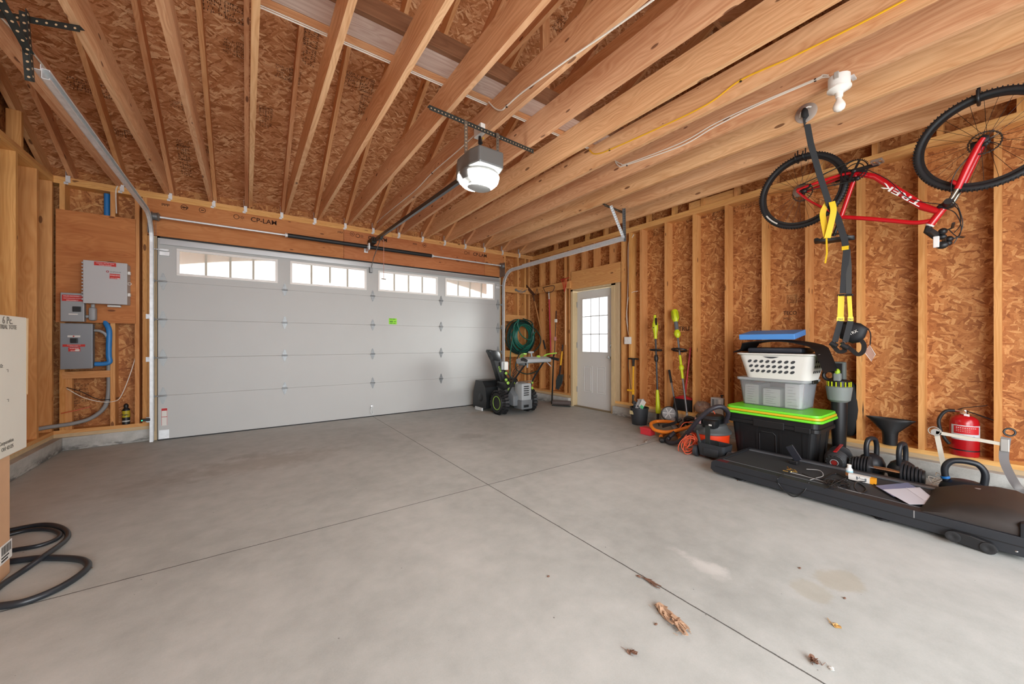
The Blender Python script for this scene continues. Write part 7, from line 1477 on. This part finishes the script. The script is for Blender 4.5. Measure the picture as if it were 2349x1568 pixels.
mb.build('corner_marks', GI, up2)
BH = M('hose_black_blue', '23272c', .4)
hp = [(-30, 1376), (0, 1344), (50, 1310), (100, 1275), (150, 1238), (153, 1218), (128, 1205), (90, 1203), (28, 1214), (-30, 1228)]
mb = MB(); mb.tube(spline([P(u, v, z=.012 + (.02 if 90 < u < 120 and v > 1250 else 0)) for u, v in hp], 10), .0135, 10); solo(mb, 'black_hose', BH, 'black hose loop reaching out from under the cartons, the upper loop', 'hose', smooth=True)
hp = [(-30, 1275), (28, 1261), (90, 1250), (130, 1235), (136, 1222), (110, 1213), (70, 1214), (28, 1223), (-30, 1240)]
mb = MB(); mb.tube(spline([P(u, v, z=.012) for u, v in hp], 10), .011, 10); solo(mb, 'black_hose', BH, 'black hose inner loop nested inside the upper loop', 'hose', smooth=True)
hp = [(-60, 1395), (0, 1389), (60, 1378), (130, 1350), (180, 1320), (202, 1298), (190, 1284), (150, 1279), (90, 1279), (28, 1286), (-30, 1296)]
mb = MB(); mb.tube(spline([P(u, v, z=.0155) for u, v in hp], 10), .015, 10); solo(mb, 'black_hose', BH, 'thick black hose making the lowest, widest loop on the floor', 'hose', smooth=True)
mb = MB(); mb.tube([P(202, 1300, z=.004), P(213, 1301, z=.004)], .003, 6); solo(mb, 'twig', M('twig_brown', '6b5a4a', .8), 'tiny twig on the floor beside the widest hose loop', 'twig')
# ================================================================ LITTER ON THE FLOOR
LF = M('dry_leaf', 'a8876c', .8, 0, .2, 60); LFD = M('dry_leaf_dark', '6f4f3e', .8, 0, .2, 60); LFY = M('dry_leaf_yellow', 'c39a5a', .7, 0, .15, 60)
def leafy(name, label, a, b, wid, n, mat, seed, cat='leaf', h=.012):
    rnd = random.Random(seed); A, B_ = P(a[0], a[1], z=0), P(b[0], b[1], z=0); d_ = (B_ - A); nn = V((-d_.y, d_.x, 0)).normalized(); mb = MB()
    for k in range(n):
        s0 = rnd.uniform(0, .7); s1 = s0 + rnd.uniform(.15, .45); off = rnd.uniform(-wid, wid); pts = [A + d_ * s0 + nn * off * .4, A + d_ * (s0 + s1) / 2 + nn * (off + rnd.uniform(-.006, .006)), A + d_ * min(1.05, s1) + nn * off * 1.1]
        for p_ in pts: p_.z = rnd.uniform(.003, h)
        mb.tube(spline(pts, 4), 0, flat=(rnd.uniform(.003, .016), .0012), up=(rnd.uniform(-.4, .4), rnd.uniform(-.4, .4), 1))
    for k in range(n // 2):
        p_ = A + d_ * rnd.random() + nn * rnd.uniform(-wid, wid) * 1.6; p_.z = .002; mb.tube([p_, p_ + V((rnd.uniform(-.02, .02), rnd.uniform(-.02, .02), .003))], .0009, 4)
    for v_ in mb.bm.verts: v_.co.z = max(v_.co.z, .0008)
    return solo(mb, name, mat, label, cat)
leafy('corn_husk', 'shredded dry husk lying on the concrete just left of the long joint', (1505, 1386), (1578, 1460), .022, 34, LF, 1, 'husk', .02)
leafy('dry_twigs', 'thin dry twigs and straw lying across the long floor joint', (1460, 1320), (1515, 1345), .02, 9, LFD, 2, 'twigs', .008)
leafy('leaf_scrap', 'small brown curled leaf scrap near the bottom edge, left of the joint', (1434, 1493), (1462, 1503), .006, 8, LFD, 3, h=.01)
leafy('leaf_scrap', 'small dark crumpled leaf near the bottom edge, right of the joint', (1858, 1515), (1888, 1528), .010, 12, LFD, 4, h=.015)
leafy('leaf_scrap', 'single golden curled leaf on the floor right of the joint', (1901, 1426), (1925, 1441), .005, 7, LFY, 5, h=.01)
leafy('paper_scrap', 'tiny white scrap beside the dark crumpled leaf', (1900, 1530), (1912, 1537), .004, 4, PAPER, 6, 'scrap', .006)
for k, (u, v, lb) in enumerate(((1835, 1303, 'tiny dark crumb on the floor just left of the brown stain'), (1938, 1372, 'tiny brown crumb below the brown stain'), (1258, 1322, 'tiny dark crumb left of the twigs in the middle of the floor'), (1692, 1102, 'tiny dark bits by the left foot of the treadmill'), (1505, 1432, 'round dark speck beside the husk'))):
    p_ = P(u, v, z=0); mb = MB(); mb.ball((p_.x, p_.y, .003), .006, 1.4, .8, .5, 8); solo(mb, 'floor_crumb', LFD, lb, 'crumb')
